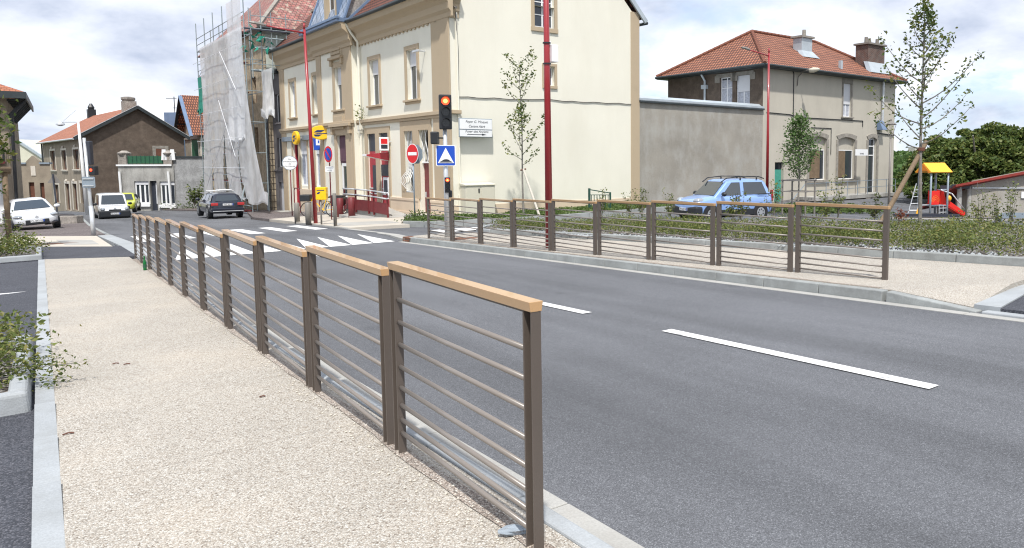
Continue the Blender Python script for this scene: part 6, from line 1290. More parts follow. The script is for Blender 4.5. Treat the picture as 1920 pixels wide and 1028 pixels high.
fw_ = hitd(1329, 417.5, 29.4); rw_ = hitd(1428, 411, 30.8); dirb = (fw_-rw_); dirb.z = 0; dirb.normalize(); nrmb = Vector((-dirb.y, dirb.x, 0)); 
if nrmb.dot(FWD) < 0: nrmb = -nrmb
cen = (fw_+rw_)/2 + nrmb*.80 + dirb*.0; cen.z = (fw_.z+rw_.z)/2
car('light blue small family van with black roof rails parked before the mottled grey wall', cen, math.atan2(dirb.y, dirb.x), 3.96, 1.69, 1.66, blueL,
    (1.12, .30, -1.60, -1.93, .99, 1.04, .62, [(.70, -.26, .16, -.26), (-.44, -1.62, -.44, -1.42)]), 'car_blue', 'car', (1.255, -1.255), .30, extra=[x_blue])
vanL = [(2.02, .60, .35, .62), (1.95, .76, .30, .80), (1.75, .83, .24, .92), (1.35, .855, .22, 1.0), (.9, .86, .22, 1.06), (0, .86, .22, 1.08), (-1.4, .86, .22, 1.08), (-1.95, .84, .24, 1.06), (-2.03, .78, .3, 1.0)]
def x_van(r):
    bump(1.70, 2.07, .86, .24, .70, 'black', 'front_bumper', r, .09); plate_no(r, 2.072, .50, 1, '9314 ZK 57'); bump(1.9, 2.02, .34, .70, .78, 'black', 'grille', r, .02)
    for s in (-1, 1): blob(r, 'headlight', 'headlamp', (1.86, s*.66, .78), (.16, .14, .12), s*-.4)
    mirrors(r, .85, .86, 1.10, 'black'); bump(-2.08, -1.9, .8, .3, .55, 'black', 'rear_bumper', r, .05); m = MB(); m.box((1.985, -.08, .80), (2.0, .08, .90)); m.build('badge', MT['alu'], r, bevel=.006)
vb = at(214, 414, -.13); vb = hitd(214, 414.5, 50.5); car('white van with a black front bumper driving towards the camera', vb+Vector((0.0, 1.6, .02)), math.radians(-90+2), 4.1, 1.72, 1.80, vanL,
    (1.25, .68, -1.8, -2.0, 1.04, 1.06, .68, [(.95, .1, .62, .1), (.0, -.9, .0, -.9)]), 'car_white', 'van', (1.35, -1.35), .31, extra=[x_van])
hatL = [(2.1, .55, .34, .58), (2.02, .74, .26, .68), (1.8, .85, .22, .78), (1.3, .895, .2, .88), (.85, .90, .2, .93), (0, .90, .2, .95), (-1.2, .90, .2, .98), (-1.9, .86, .24, 1.0), (-2.12, .74, .3, .92)]
def x_hat(r):
    bump(2.0, 2.11, .45, .26, .50, 'black', 'lower_grille', r, .04); plate_no(r, 2.112, .43, 1, 'CL-893-HR')
    for s in (-1, 1): blob(r, 'headlight', 'headlamp', (1.86, s*.68, .66), (.24, .16, .085), s*-.5); m = MB(); m.box((1.93, s*.52, .30), (2.05, s*.80, .38)); m.build('fog_lamp_slot', MT['charcoal'], r, bevel=.02)
    mirrors(r, .75, .88, .98, 'car_white'); m = MB(); m.cyl((2.07, 0, .62), (2.10, 0, .62), .075, n=4); m.build('badge', MT['alu'], r)
wb_ = at(63, 431, -.02); car('white hatchback facing the camera on the sloping pink pavement at the left', wb_+Vector((-.05, 1.9, .0)), math.radians(-90+7), 4.3, 1.81, 1.42, hatL,
    (1.15, .25, -1.0, -1.95, .94, .98, .60, [(.75, -.1, .2, -.1), (-.18, -1.1, -.18, -.9)]), 'car_white', 'car', (1.3, -1.3), .31, roll=math.radians(4.5), extra=[x_hat])
yb3 = hitd(240, 398, 58); car('small yellow green car half hidden behind the white van', yb3+Vector((0, 1.5, 0)), math.radians(-90-12), 3.7, 1.65, 1.45, [(x*.86, w_*.92, a, b) for x, w_, a, b in hatL],
    (1.0, .35, -1.0, -1.7, .92, .96, .56, [(.7, -.1, .25, -.1), (-.18, -1.0, -.18, -.85)]), 'car_yellow', 'car', (1.1, -1.1), .28, extra=[lambda r: bump(1.72, 1.83, .5, .3, .5, 'black', 'lower_grille', r, .04)])
estL = [(2.35, .60, .34, .60), (2.25, .78, .26, .70), (2.0, .86, .22, .80), (1.4, .895, .2, .88), (.9, .90, .2, .93), (-.5, .90, .2, .95), (-1.7, .90, .22, .96), (-2.2, .87, .26, .96), (-2.36, .80, .30, .92), (-2.42, .70, .36, .6)]
def x_est(r):
    for s in (-1, 1):
        m = MB(); m.box((-2.43, min(s*.50, s*.86), .72), (-2.30, max(s*.50, s*.86), .88)); m.build('tail_light', MT['taillamp'], r, bevel=.02)
        m = MB(); m.box((-1.3, s*.62-.02, 1.44), (.3, s*.62+.02, 1.47)); m.build('roof_rail', MT['alu'], r)
    m = MB(); m.box((-.75, -.66, 1.50), (-.65, .66, 1.54)); m.box((.05, -.66, 1.50), (.15, .66, 1.54)); m.box((-.8, -.58, 1.54), (.2, .1, 1.57)); m.build('roof_bars', MT['signwhite'], r)
    plate_no(r, -2.435, .78, -1, '1642 XB 54', .27); bump(-2.47, -2.2, .86, .36, .58, 'car_navy', 'rear_bumper', r, .06); bump(-2.485, -2.44, .8, .38, .42, 'alu', 'bumper_trim', r, .01); mirrors(r, .75, .88, 1.0, 'car_navy')
eb = hitd(428, 408.5, 43.5); car('dark blue estate car with white roof bars seen from behind beside the scaffold', eb+Vector((-.05, 2.25, 0)), math.radians(90+1), 4.8, 1.8, 1.43, estL,
    (1.0, .3, -1.85, -2.25, .93, .95, .60, [(.7, -.15, .25, -.15), (-.25, -1.15, -.25, -1.1), (-1.25, -2.0, -1.25, -1.8)]), 'car_navy', 'car', (1.4, -1.4), .32, extra=[x_est])
# ------------------------------------------------------------------ foliage
def leaves(name, pts, size, mat, parent=None, jitter=.35, up=0.3, kind=None, aspect=.55):
    pts = np.asarray(pts, float); n = len(pts); s = size*(1+jitter*rng.uniform(-1, 1, n))[:, None]
    a = rng.normal(size=(n, 3)); a[:, 2] *= .6; a /= np.linalg.norm(a, axis=1)[:, None]
    nn = rng.normal(size=(n, 3)); nn[:, 2] += up*2; b = np.cross(nn, a); b /= np.linalg.norm(b, axis=1)[:, None]+1e-9
    c = np.cross(a, b)*.18
    v = np.stack([pts-a*s*.5, pts+b*s*aspect*.5+c*s, pts+a*s*.5, pts-b*s*aspect*.5+c*s], 1).reshape(-1, 3)
    me = bpy.data.meshes.new(name); me.vertices.add(4*n); me.vertices.foreach_set('co', v.ravel()); me.loops.add(4*n); me.loops.foreach_set('vertex_index', np.arange(4*n)); me.polygons.add(n)
    me.polygons.foreach_set('loop_start', np.arange(n)*4); me.polygons.foreach_set('loop_total', np.full(n, 4)); me.update(); me.validate(); me.materials.append(LF[mat])
    o = bpy.data.objects.new(name, me); COL.objects.link(o)
    if parent: o.parent = parent
    if kind: o['kind'] = kind
    return o
def branchy(name, base, H, r0, branches, leafsz, mat, label, cat='tree', nleaf=900, lean=(0, 0), bare=.35, spread=1.0, clump=.22, shape=None, group=None, trunkname='trunk', lower=0, seed=1, ang=(.35, .7), bark='bark'):
    R_ = random.Random(seed); t = thing('young_tree' if cat == 'tree' else 'young_plant', label, cat, base, group=group); m = MB(); N = 12; path = []
    for i in range(N+1):
        f = i/N; path.append(Vector((lean[0]*f+.03*H/5*math.sin(f*7+seed), lean[1]*f+.03*H/5*math.cos(f*5+seed), H*f)))
    for i in range(N): m.cyl(path[i], path[i+1], r0*(1-.85*i/N), r0*(1-.85*(i+1)/N), 8, caps=False)
    m.v[0:8] = [(x, y, z-.15) for x, y, z in m.v[0:8]]
    m.build(trunkname, MT[bark], t, smooth=True)
    P = []; m = MB()
    def tp(f): i = min(N-1, int(f*N)); return path[i].lerp(path[i+1], f*N-i)
    for k in range(branches):
        f = bare+(1-bare)*(k+.5*R_.random())/branches; a = k*2.4+R_.random()*.8; w_ = (shape(f) if shape else math.sin(math.pi*min(1, (f-bare)/(1-bare)*.85+.15)))*spread
        L = max(.12, w_*(.75+.5*R_.random())); el = R_.uniform(*ang); p = tp(f); q = p; seg = 5
        d = Vector((math.cos(a)*math.cos(el), math.sin(a)*math.cos(el), math.sin(el)))
        for s in range(seg):
            e = q+d*(L/seg); d = (d+Vector((R_.uniform(-.15, .15), R_.uniform(-.15, .15), .17))).normalized(); rr = r0*.30*(1-s/seg)+.003; m.cyl(q, e, rr, rr*.8, 5, caps=False)
            for _ in range(max(1, int(nleaf/branches/seg*(.5+1.0*s/seg)))):
                P.append((e.x+R_.gauss(0, clump*(.6+.4*s/seg)), e.y+R_.gauss(0, clump*.8), e.z+R_.gauss(0, clump*.7)))
            q = e
    m.build('branches', MT[bark], t)
    leaves('crown', P, leafsz, mat, t); return t
# young trees
b = at(983, 405); b.z = gz(b.x, b.y)-.02
T1 = branchy('t1', b, 6.35, .045, 24, .13, 'tree', 'tall slim young tree with sparse leaves before the cream gable, tied to a slanting stake', nleaf=900, lean=(-.12, 0), bare=.33, spread=1.25, clump=.10, seed=4,
    shape=lambda f: (1.25-abs(f-.42)*4.5 if f < .62 else (.25 if f < .72 else .75)))
sk = thing('tree_stake', 'pale slanting wooden stake propping the slim young tree', 'tree stake', at(1014, 408)); m = MB(); dp = (sk.location-CAM).dot(FWD); p1 = hitd(981, 317, dp+.3)-sk.location; m.cyl((0, 0, -.1), p1, .05, .04, 8); m.build('stake', MT['surround'], sk); m = MB(); m.cyl(p1-Vector((.12, 0, .05)), p1+Vector((.12, 0, 0)), .03); m.build('tie', MT['brownwood'], sk)
b3 = hitd(1722, 436, 19.0)
def sh3(f): return (1.0 if f < .62 else max(.10, 1.0-(f-.62)*2.6))
T3 = branchy('t3', b3, (436-16)/FPX*19.0, .055, 30, .10, 'tree', 'large young maple with upswept branches at the right, tied to a leaning timber post', nleaf=1500, lean=(.0, .0), bare=.34, spread=1.45, clump=.10, seed=9, shape=sh3, ang=(.30, .72))
m = MB(); m.cyl((0, 0, 2.05), (0, 0, 2.13), .10); m.build('tree_tie', MT['brownwood'], T3)
lg = hitd(1662, 400, 18.2); t = thing('timber_post', 'thick round timber post leaning against the young maple at the right', 'timber post', lg); p1 = hitd(1737, 266, 19.0)-lg; m = MB(); m.cyl(Vector((0, 0, 0))-p1.normalized()*.3, p1, .062, .058, 12); m.build('post', MT['wood'], t)
b2 = hitd(1497, 393, 32.5)
T2 = branchy('t2', b2, (393-228)/FPX*32.5, .045, 34, .12, 'birch', 'bushy light green young tree inside a wooden frame before the grey house', nleaf=2800, bare=.30, spread=1.3, clump=.19, seed=12, shape=lambda f: 1.25*(1-f)+.18 if f > .45 else .95, ang=(.5, .95))
fr = thing('tree_guard', 'square brown timber guard frame around the bushy young tree', 'tree guard', b2, .3); m = MB(); hh = (392-337)/FPX*32.5
for sx_ in (-.52, .52):
    for sy2 in (-.52, .52): m.cyl((sx_, sy2, -.2), (sx_, sy2, hh), .04, n=8)
m.build('post', MT['lamp_grey'], fr); m = MB()
for z in (hh, hh*.62, hh*.3):
    for a, b_ in (((-.6, -.52), (.6, -.52)), ((-.6, .52), (.6, .52)), ((-.52, -.6), (-.52, .6)), ((.52, -.6), (.52, .6))): m.cyl((*a, z), (*b_, z), .035 if z == hh else .02, n=6)
m.build('rails', MT['lamp_grey'], fr)
# tree at the left edge with stake frame
bL = at(-22, 470); T0 = branchy('t0', bL, 4.6, .06, 22, .17, 'tree', 'young tree reaching in at the left edge above the planter with the stake frame', nleaf=1300, bare=.35, spread=.95, clump=.22, seed=21)
ps = at(18, 462); dp = (ps-CAM).dot(FWD); t = thing('stake_frame', 'round timber stake frame standing in the far left planter', 'tree guard', ps); tp = hitd(8, 316, dp)-ps; m = MB(); m.cyl((0, 0, -.1), tp, .078, .07, 12); m.cyl(Vector((-1.5, -.4, -.1)), tp+Vector((-1.45, -.4, 0)), .07, .07, 10); m.build('post', MT['wood'], t, smooth=True); m = MB(); m.cyl(tp+Vector((.16, -.06, -.03)), tp+Vector((-1.7, -.5, -.03)), .085, .085, 12); m.cyl(tp+Vector((.14, .02, -.13)), tp+Vector((-1.7, -.40, -.13)), .06, .06, 12); m.build('cross_bar', MT['wood'], t, smooth=True)
# low shrub cover of the beds (nobody could count it)
def inpoly(x, y, P):
    c = False; n = len(P)
    for i in range(n):
        (x1, y1), (x2, y2) = P[i], P[(i+1) % n]
        if (y1 > y) != (y2 > y) and x < (x2-x1)*(y-y1)/(y2-y1)+x1: c = not c
    return c
def shrub_cover(name, poly, n, hfun, zf, size, mat, dens=None, group=None):
    xs = [p[0] for p in poly]; ys = [p[1] for p in poly]; P = []; S = MB(); tries = 0
    while len(P) < n and tries < n*3:
        tries += 1; x, y = random.uniform(min(xs), max(xs)), random.uniform(min(ys), max(ys))
        if not inpoly(x, y, poly): continue
        d = .5+.5*math.sin(x*2.1+1.7*math.sin(y*1.3))*math.cos(y*1.7+x*.6)
        if dens and random.random() > dens(x, y, d): continue
        h = hfun(x, y, d); k = 14
        for _ in range(k):
            f = random.random()**.7; r_ = .10+.12*(1-f); P.append((x+random.gauss(0, r_), y+random.gauss(0, r_), zf(x, y)+.02+h*f))
    return tag(leaves(name, P, size, mat), kind='stuff')
nearbed = [(11.75, 6), (11.5, 9.3), (11.1, 15.7), (10.6, 19.4), (10.7, 20.4), (11.2, 21.3), (12.6, 21.2), (13.2, 17), (13.4, 12), (13.4, 6), (14, 0), (13.5, -4), (11.9, -4), (11.6, 0)]
shrub_cover('low_shrubs', nearbed, 46000, lambda x, y, d: .07+.26*d*d+.10*random.random(), bedz, .044, 'shrub', dens=lambda x, y, d: .03+.95*max(0, d-.15))
backbed = [(13.2, 17), (13.4, 12), (13.4, 4), (14, -3), (20.5, -3), (19.5, 5), (18.6, 8.9), (18.4, 11.8), (17.6, 14.5), (16, 17.5), (14.8, 20), (13, 20.8)]
shrub_cover('low_shrubs', backbed, 34000, lambda x, y, d: (.07+.28*d*d)*(1.7 if y < 8 else .9), bedz, .05, 'shrub', dens=lambda x, y, d: (.1+.8*d)*(1 if y < 10 else .55))
shrub_cover('grass', [(11.7, 29.7), (11.2, 28.5), (11.6, 26.8), (15.5, 25.3), (24.3, 25.8), (24.3, 29.8), (16.6, 29.2), (15, 28.0), (13.9, 29.6)], 14000, lambda x, y, d: .05+.11*d, lambda x, y: gz(x, y)+.03, .09, 'grass', dens=lambda x, y, d: .25+.5*d)
shrub_cover('grass', [(24.6, 24.0), (35, 22.5), (37, 26.5), (26, 28.2)], 9000, lambda x, y, d: .1+.2*d, lowg, .14, 'grass', dens=lambda x, y, d: .3+.6*d)
shrub_cover('low_shrubs', [(-5, 7.25), (-.35, 7.25), (-.22, 8.0), (-.2, 9.9), (-5, 9.9)], 9000, lambda x, y, d: .16+.28*(.5+.5*d)*(1 if x < -.5 else .7), lambda x, y: gz(x, y)+.07, .052, 'shrub', dens=lambda x, y, d: .25+.75*d if y > 7.6 else .12)
shrub_cover('low_shrubs', [(-7, 23.8), (-.2, 23.8), (-.2, 27.2), (-7, 27.2)], 9000, lambda x, y, d: .22+.36*d, lambda x, y: gz(x, y)+.07, .075, 'shrub', dens=lambda x, y, d: .4+.6*d)
# a branch reaching over the kerb of the near planter
def sprig(name, base, tips, mat, size, nl, label, cat='plant', rr=.006, group=None, spread=.03, bark='bark'):
    t = thing(name, label, cat, base, group=group); m = MB(); P = []
    for tip in tips:
        p0 = Vector((0, 0, 0)); tip = Vector(tip); mid = tip*.5+Vector((random.uniform(-.05, .05), random.uniform(-.05, .05), .06*tip.length)); pts = [p0, mid*.6, mid, tip]
        m.tube(pts, [rr, rr*.8, rr*.6, rr*.3], 5)
        for _ in range(nl):
            f = random.uniform(.25, 1.05); q = (p0.lerp(mid, f*2) if f < .5 else mid.lerp(tip, f*2-1)); P.append((q.x+random.gauss(0, spread), q.y+random.gauss(0, spread), q.z+random.gauss(0, spread)))
    m.build('stems', MT[bark], t); leaves('foliage', P, size, mat, t); return t
sprig('arching_shrub', Vector((-.55, 7.9, gz(-.5, 8)+.08)), [(.72, -.2, .10), (.60, -.35, .02), (.48, -.25, .16), (.34, .1, .26), (.2, -.2, .26), (.60, .0, .12), (-.1, .1, .42), (.1, .2, .38), (-.3, .0, .42), (.36, -.4, .02)], 'shrub', .034, 110, 'green shrub arching over the near left planter kerb onto the gravel', rr=.007, spread=.035)
sprig('arching_shrub', Vector((-.9, 24.6, gz(-.9, 24.6)+.1)), [(.75, -.2, .35), (.5, 0, .75), (.2, 0, .95), (-.3, 0, .8), (.95, 0, .2), (-.1, -.3, .5), (-.7, 0, .7)], 'shrub', .06, 90, 'wispy shrub spilling from the far left planter beside the stake', rr=.008, spread=.06)
# young plants standing up in the right bed
k = 0
for (px, py, h_, d_, lab) in ((1128, 408, .95, 25.5, 'leafy sapling nearest the dark green fence panel'), (1180, 408, .9, 25.5, 'second leafy sapling right of the green fence panel'), (1204, 408, 1.0, 25.5, 'sapling at the foot of the grey wall corner'), (1257, 407, .85, 25, 'sapling just left of the blue car bonnet'),
        (1375, 413, .70, 22, 'low sapling in front of the blue car sill'), (1388, 413, .8, 22, 'taller sapling in front of the blue car sill'), (1450, 409, 1.15, 23, 'brownish sapling right of the blue car'), (1571, 410, 1.35, 22.5, 'dark stemmed sapling below the terrace'), (1545, 411, .8, 22.5, 'small sapling left of the dark stemmed one'),
        (1640, 413, .75, 21.5, 'green sapling beside the last far guardrail panel'), (1836, 427, 1.05, 17.5, 'tall sapling in front of the grey shed wall'), (1868, 426, .8, 17.5, 'arching sapling between two taller ones before the shed'), (1896, 425, 1.05, 17.5, 'yellowish sapling at the right edge before the shed')):
    b = hitd(px, py, d_); tips = [(random.uniform(-.22, .22)*(.6+.5*j/6), random.uniform(-.2, .2), h_*(.35+.65*random.random() if j else 1)) for j in range(7)]
    sprig('young_plant', b, tips, 'red' if k == 20 else 'shrub', .075 if d_ > 20 else .06, 30, lab, rr=.009, group='saplings in the planting bed', spread=.045); k += 1
sprig('reddish_plant', hitd(1690, 418, 18.5), [(.2, 0, .28), (-.2, 0, .2), (.05, .1, .35), (-.1, 0, .3)], 'red', .06, 26, 'small reddish leaved plant left of the young maple trunk', spread=.05)
sprig('wall_plant', B.M @ Vector((-.15, ya-.8, sz2)), [(-.3, -.4, .5), (-.2, -.8, .25), (-.3, .25, .55), (-.2, -.55, .62), (-.15, .4, .2), (-.2, -.15, .35)], 'shrub', .11, 10, 'sprig of ivy growing from the string course beside the downpipe', spread=.1)
gp_ = at(778, 413); sprig('grass_tuft', gp_, [(.3, 0, .2), (-.3, 0, .2), (.6, -.1, .2), (.1, 0, .28), (.9, -.2, .22)], 'grass', .1, 60, 'bright green tuft at the foot of the no entry post', spread=.1)
wp = hitd(364, 386, 66); sprig('wall_shrub', wp, [(.18*j-.4, 0, .9+.8*random.random()) for j in range(8)]+[(.9, 0, 2.4), (1.1, 0, 2.8)], 'dark', .2, 50, 'dark self sown bush between the grey garden wall and the scaffold', spread=.2, rr=.03)
wp = hitd(365, 391, 66); sprig('weed_strip', wp, [(x_*.5-2.5, 0, .25) for x_ in range(10)], 'grass', .16, 22, 'weeds along the foot of the grey garden wall', spread=.2, rr=.01)
# big rounded tree, woods
def bigtree(name, c, rx, ry, rzz, n, size, mat, label, cat='tree', trunk=True, cl=70, seed=2, zc=0, group=None):
    r = np.random.default_rng(seed); t = thing(name, label, cat, c, group=group); m = MB(); m.tube([(0, 0, -1.5), (.1, 0, rzz*.5), (0, .1, rzz*1.1)], [.35, .28, .15], 8)
    for k in range(9):
        a = k*.7; m.tube([(0, 0, rzz*.45), (rx*.35*math.cos(a), ry*.35*math.sin(a), rzz*.9), (rx*.7*math.cos(a), ry*.7*math.sin(a), rzz*(1.1+.3*(k % 3)))], [.16, .09, .04], 6)
    m.build('trunk', MT['bark'], t)
    u = r.normal(size=(cl, 3)); u /= np.linalg.norm(u, axis=1)[:, None]; u[:, 2] = np.abs(u[:, 2])*1.0-.25*r.random(cl); rad = r.uniform(.72, 1.0, cl)[:, None]
    C_ = u*rad*np.array([rx, ry, rzz])+np.array([0, 0, rzz*.95+zc]); cs = r.uniform(.13, .26, cl)*min(rx, rzz)
    idx = r.integers(0, cl, n); d = r.normal(size=(n, 3)); d /= np.linalg.norm(d, axis=1)[:, None]; d[:, 2] = np.abs(d[:, 2])*.9-.25; P = C_[idx]+d*(cs[idx]*r.uniform(.7, 1.08, n))[:, None]
    inner = r.normal(size=(n//5, 3)); inner /= np.linalg.norm(inner, axis=1)[:, None]; P = np.r_[P, inner*np.array([rx, ry, rzz])*r.uniform(.3, .78, n//5)[:, None]+np.array([0, 0, rzz*.95+zc])]
    leaves('crown', P, size, mat, t, up=.6); return t
tb = hitd(1842, 400, 47); bigtree('broad_tree', tb-Vector((0, 0, .8)), 5.6, 4.6, 3.25, 36000, .26, 'dark', 'broad round dark green tree behind the shed and playground', cl=150, seed=5)
ti = 0
for (px, ptop, d_, w_, lab) in ((1742, 330, 52, 2.3, 'dark tree behind the yellow roofed play tower'), (1700, 318, 62, 3.6, 'mid green tree between the grey house and the leaning timber'), (1770, 365, 46, 1.6, 'low bush behind the play tower posts'), (1905, 330, 52, 3.2, 'dark tree at the right edge above the shed roof'), (1815, 372, 45, 1.5, 'shrubby tree beside the shed porch')):
    base = hitd(px, 405, d_); h_ = (405-ptop)/FPX*d_; bigtree('background_tree', base-Vector((0, 0, .6)), w_, w_, h_*.48, 9000, .26, 'dark', lab, cl=36, seed=20+ti, group='trees behind the playground'); ti += 1
tw = hitd(85, 262, 120); bigtree('background_tree', tw-Vector((0, 0, 5.2)), 2.2, 2.2, 2.6, 2600, .5, 'dark', 'small dark tree top left of the orange roof of the brown house', cl=20, seed=41)
# far wooded hillside
P = []; r_ = np.random.default_rng(3)
for k in range(220):
    px = r_.uniform(1560, 2080); d_ = r_.uniform(110, 190); topy = 272+(px-1677)*.05+r_.uniform(0, 60); c = hitd(px, topy, d_); rr = r_.uniform(3.0, 5.5)
    v = r_.normal(size=(260, 3)); v /= np.linalg.norm(v, axis=1)[:, None]; v[:, 2] = np.abs(v[:, 2])-.5; P.append(np.array(c)[None]+v*rr*r_.uniform(.85, 1.1, (260, 1))-np.array([0, 0, rr*.8]))
tag(leaves('far_wood', np.concatenate(P), 1.1, 'birch'), kind='stuff')
fld = hitd(1735, 283, 230); m = MB(); m.prism([(-4, 0, -6), (5, 0, -6), (4, 0, .6), (-3, 0, 1.2)], (0, 6, 0)); o = m.build('far_field', MT['surround']); o.location = fld; o.rotation_euler = (0, 0, -.667); o['kind'] = 'structure'
# ------------------------------------------------------------------ playground
pg = hitd(1748, 406, 33); k_ = 33/FPX; pt_ = thing('play_tower', 'children play tower with a yellow gabled roof, red panels and a slide', 'playground', pg, -.667+.35); pt_.scale = (.74, .74, 1)
H = (406-322)*k_; 
m = MB()
for sx_ in (-.62, .62):
    for sy2 in (-.5, .5): m.cyl((sx_, sy2, -.2), (sx_, sy2, H), .06, n=10)
m.build('tower_post', MT['pole_grey'], pt_, smooth=True)
m = MB(); m.prism([(-.78, -.68, H-.02), (-.78, 0, H+.38), (-.78, .68, H-.02), (-.78, .62, H-.06), (-.78, 0, H+.31), (-.78, -.62, H-.06)], (1.56, 0, 0)); o = m.build('yellow_roof', MT['yellow2'], pt_); m = MB()
for xx in (-.80, .785): m.prism([(xx, -.6, H-.06), (xx, 0, H+.33), (xx, .6, H-.06), (xx, .42, H-.06), (xx, .36, H+.04), (xx, -.36, H+.04), (xx, -.42, H-.06)], (.012, 0, 0))
m.build('gable_board', MT['orange'], o)
fl = (406-384)*k_; m = MB(); m.box((-.62, -.5, fl-.04), (.62, .5, fl)); m.build('platform', MT['pole_grey'], pt_)
m = MB(); m.box((-.60, -.53, fl+.02), (.02, -.50, fl+.62)); o = m.build('red_panel', MT['playred'], pt_, bevel=.01); m = MB()
for rr in (.13, .21, .29):
    for i in range(14): a, b_ = math.pi*.05+math.pi*.9*i/14, math.pi*.05+math.pi*.9*(i+1)/14; m.cyl((-.28+rr*math.cos(a), -.535, fl+.12+rr*math.sin(a)), (-.28+rr*math.cos(b_), -.535, fl+.12+rr*math.sin(b_)), .006, n=5)
m.build('swirl_groove', MT['yellow2'], o)
m = MB(); m.prism([(.10, .50, fl+.02), (.60, .50, fl+.02), (.60, .50, fl+.65), (.35, .50, fl+.45), (.10, .50, fl+.62)], (0, .03, 0)); m.prism([(.64, -.45, fl+.02), (.64, .1, fl+.02), (.64, .45, fl+.66), (.64, -.1, fl+.6)], (.03, 0, 0)); m.build('red_panel', MT['playred'], pt_)
m = MB(); m.prism([(.62, -.42, fl), (.62, .1, fl), (1.85, .1, .08), (2.05, .1, .02), (2.05, -.42, .02), (1.85, -.42, .08)], (0, 0, -.06)); 
for yy in (-.44, .08): m.prism([(.62, yy, fl), (1.85, yy, .06), (2.05, yy, .02), (2.05, yy, .16), (1.85, yy, .26), (.62, yy, fl+.26)], (0, .03, 0))
m.build('slide', MT['playred'], pt_, bevel=.01); m = MB(); m.tube([(.62, -.5, fl+.55), (.95, -.5, fl+.48), (1.9, -.5, .30)], .03, 8); m.tube([(.1, -.52, fl+.66), (.4, -.56, fl+.58), (.62, -.52, fl+.55)], .025); m.build('hand_rail', MT['alu'], pt_, smooth=True)
blob(pt_, 'yellow_ball', 'yellow2', (.75, -.5, fl+.28), (.13, .13, .13))
m = MB(); m.tube([(-1.35, -.2, 0), (-1.0, -.2, 1.5)], .025); m.tube([(-1.75, .1, 0), (-1.15, .1, 1.45)], .025); m.tube([(-1.05, -.2, fl), (-.62, -.2, fl)], .03)
for f_ in (.2, .4, .6, .8): m.cyl((-1.35+.35*f_, -.2, 1.5*f_), (-1.75+.6*f_, .1, 1.45*f_), .018, n=5)
m.build('ladder', MT['alu'], pt_); m = MB(); m.prism([(-1.45, -.25, 0), (-1.05, -.25, 0), (-1.0, -.25, .75), (-1.12, -.25, .7)], (0, .06, 0)); m.build('yellow_board', MT['yellow2'], pt_); m = MB()
for i in range(5): m.cyl((.62+0, -.4+.2*i, 0), (.62, -.4+.2*i, fl), .02, n=5)
for z in (.2, .38): m.cyl((.05, -.5, z), (.62, -.5, z), .02, n=5)
for xx in (.05, .33): m.cyl((xx, -.5, 0), (xx, -.5, fl), .02, n=5)
m.build('climbing_bars', MT['alu'], pt_); m = MB(); m.cyl((.62, .5, H*.58), (1.55, .5, H*.58), .035); m.cyl((1.55, .5, 0), (1.55, .5, H*.58), .03); m.build('side_frame', MT['pole_grey'], pt_)
q0, q1 = hitd(1672, 408.5, 30), hitd(1930, 413, 28); m = MB(); m.bar(q0-Vector((0, 0, .25)), q1-Vector((0, 0, .25)), .35, .5); tag(m.build('playground_edging', MT['mottled']), 'low concrete edging wall along the playground', 'low wall')
q0, q1 = hitd(1675, 403.5, 31), hitd(1800, 404.5, 30); m = MB(); m.bar(q0, q1, .10, .12); tag(m.build('playground_border', MT['charcoal']), 'dark border strip in front of the play tower', 'border')
sg = hitd(1877, 408, 27); m = MB(); m.box((0, 0, 0), (1.6, .35, .07)); m.box((0, 0, -.28), (.06, .35, 0)); m.box((1.54, 0, -.28), (1.6, .35, 0)); m.box((0, -.02, -.03), (1.6, .02, .17)); o = tag(m.build('bench', MT['pole_grey']), 'low grey metal bench before the shed at the right edge', 'bench'); o.location = sg; o.rotation_euler = (0, 0, -.667)
grv = MB(); a, b_, c, d = [hitd(*q) for q in ((1672, 407, 31), (1935, 411, 29), (1935, 405, 37), (1672, 403, 40))]; grv.quad(a, b_, c, d); struct(grv, 'playground_gravel', MT['soil'], fix=False)
# ------------------------------------------------------------------ shed with red roof, roof corner
sd0 = hitd(1820, 412, 36); Sh = Fr(sd0, -.667); sd_ = thing('shed', 'low grey shed with a dark red sloping roof and an open porch', 'shed', sd0, -.667); kk = 36/FPX
def SX(px): return (px-1820)*kk
def SZp(py): return (412-py)*kk
m = MB(); m.prism([(0, 0, -.6), (4.2, 0, -.6), (4.2, 0, SZp(308)), (0, 0, SZp(339))], (0, 4, -1.5)); m.build('wall', MT['mottled'], sd_)
m = MB(); m.prism([(SX(1784), -.35, SZp(346)), (4.4, -.35, SZp(306)), (4.4, -.35, SZp(311.5)), (SX(1784), -.35, SZp(350))], (0, 4.5, -1.4)); m.build('red_roof', MT['red_sheet'], sd_)
m = MB(); m.bar((0, -.04, SZp(352.5)), (4.2, -.04, SZp(353.5)), .05, .06); m.build('wall_pipe', MT['alu'], sd_); m = MB(); m.box((SX(1912), -.06, SZp(372)), (4.3, -.02, SZp(360))); m.build('white_panel', MT['signwhite'], sd_)
m = MB()
for pxx in (1799, 1817.5): m.cyl((SX(pxx), .1, -.6), (SX(pxx), .1, SZp(350)), .11, n=12)
m.build('porch_column', MT['grey_render'], sd_); m = MB(); m.box((SX(1784), 0, SZp(354)), (0, .15, SZp(346))); m.build('porch_beam', MT['charcoal'], sd_); m = MB(); m.quad((SX(1790), 1.8, -.6), (0, 1.8, -.6), (0, 1.8, SZp(350)), (SX(1790), 1.8, SZp(350))); m.build('dark_porch_back', MT['charcoal'], sd_, fix=False)
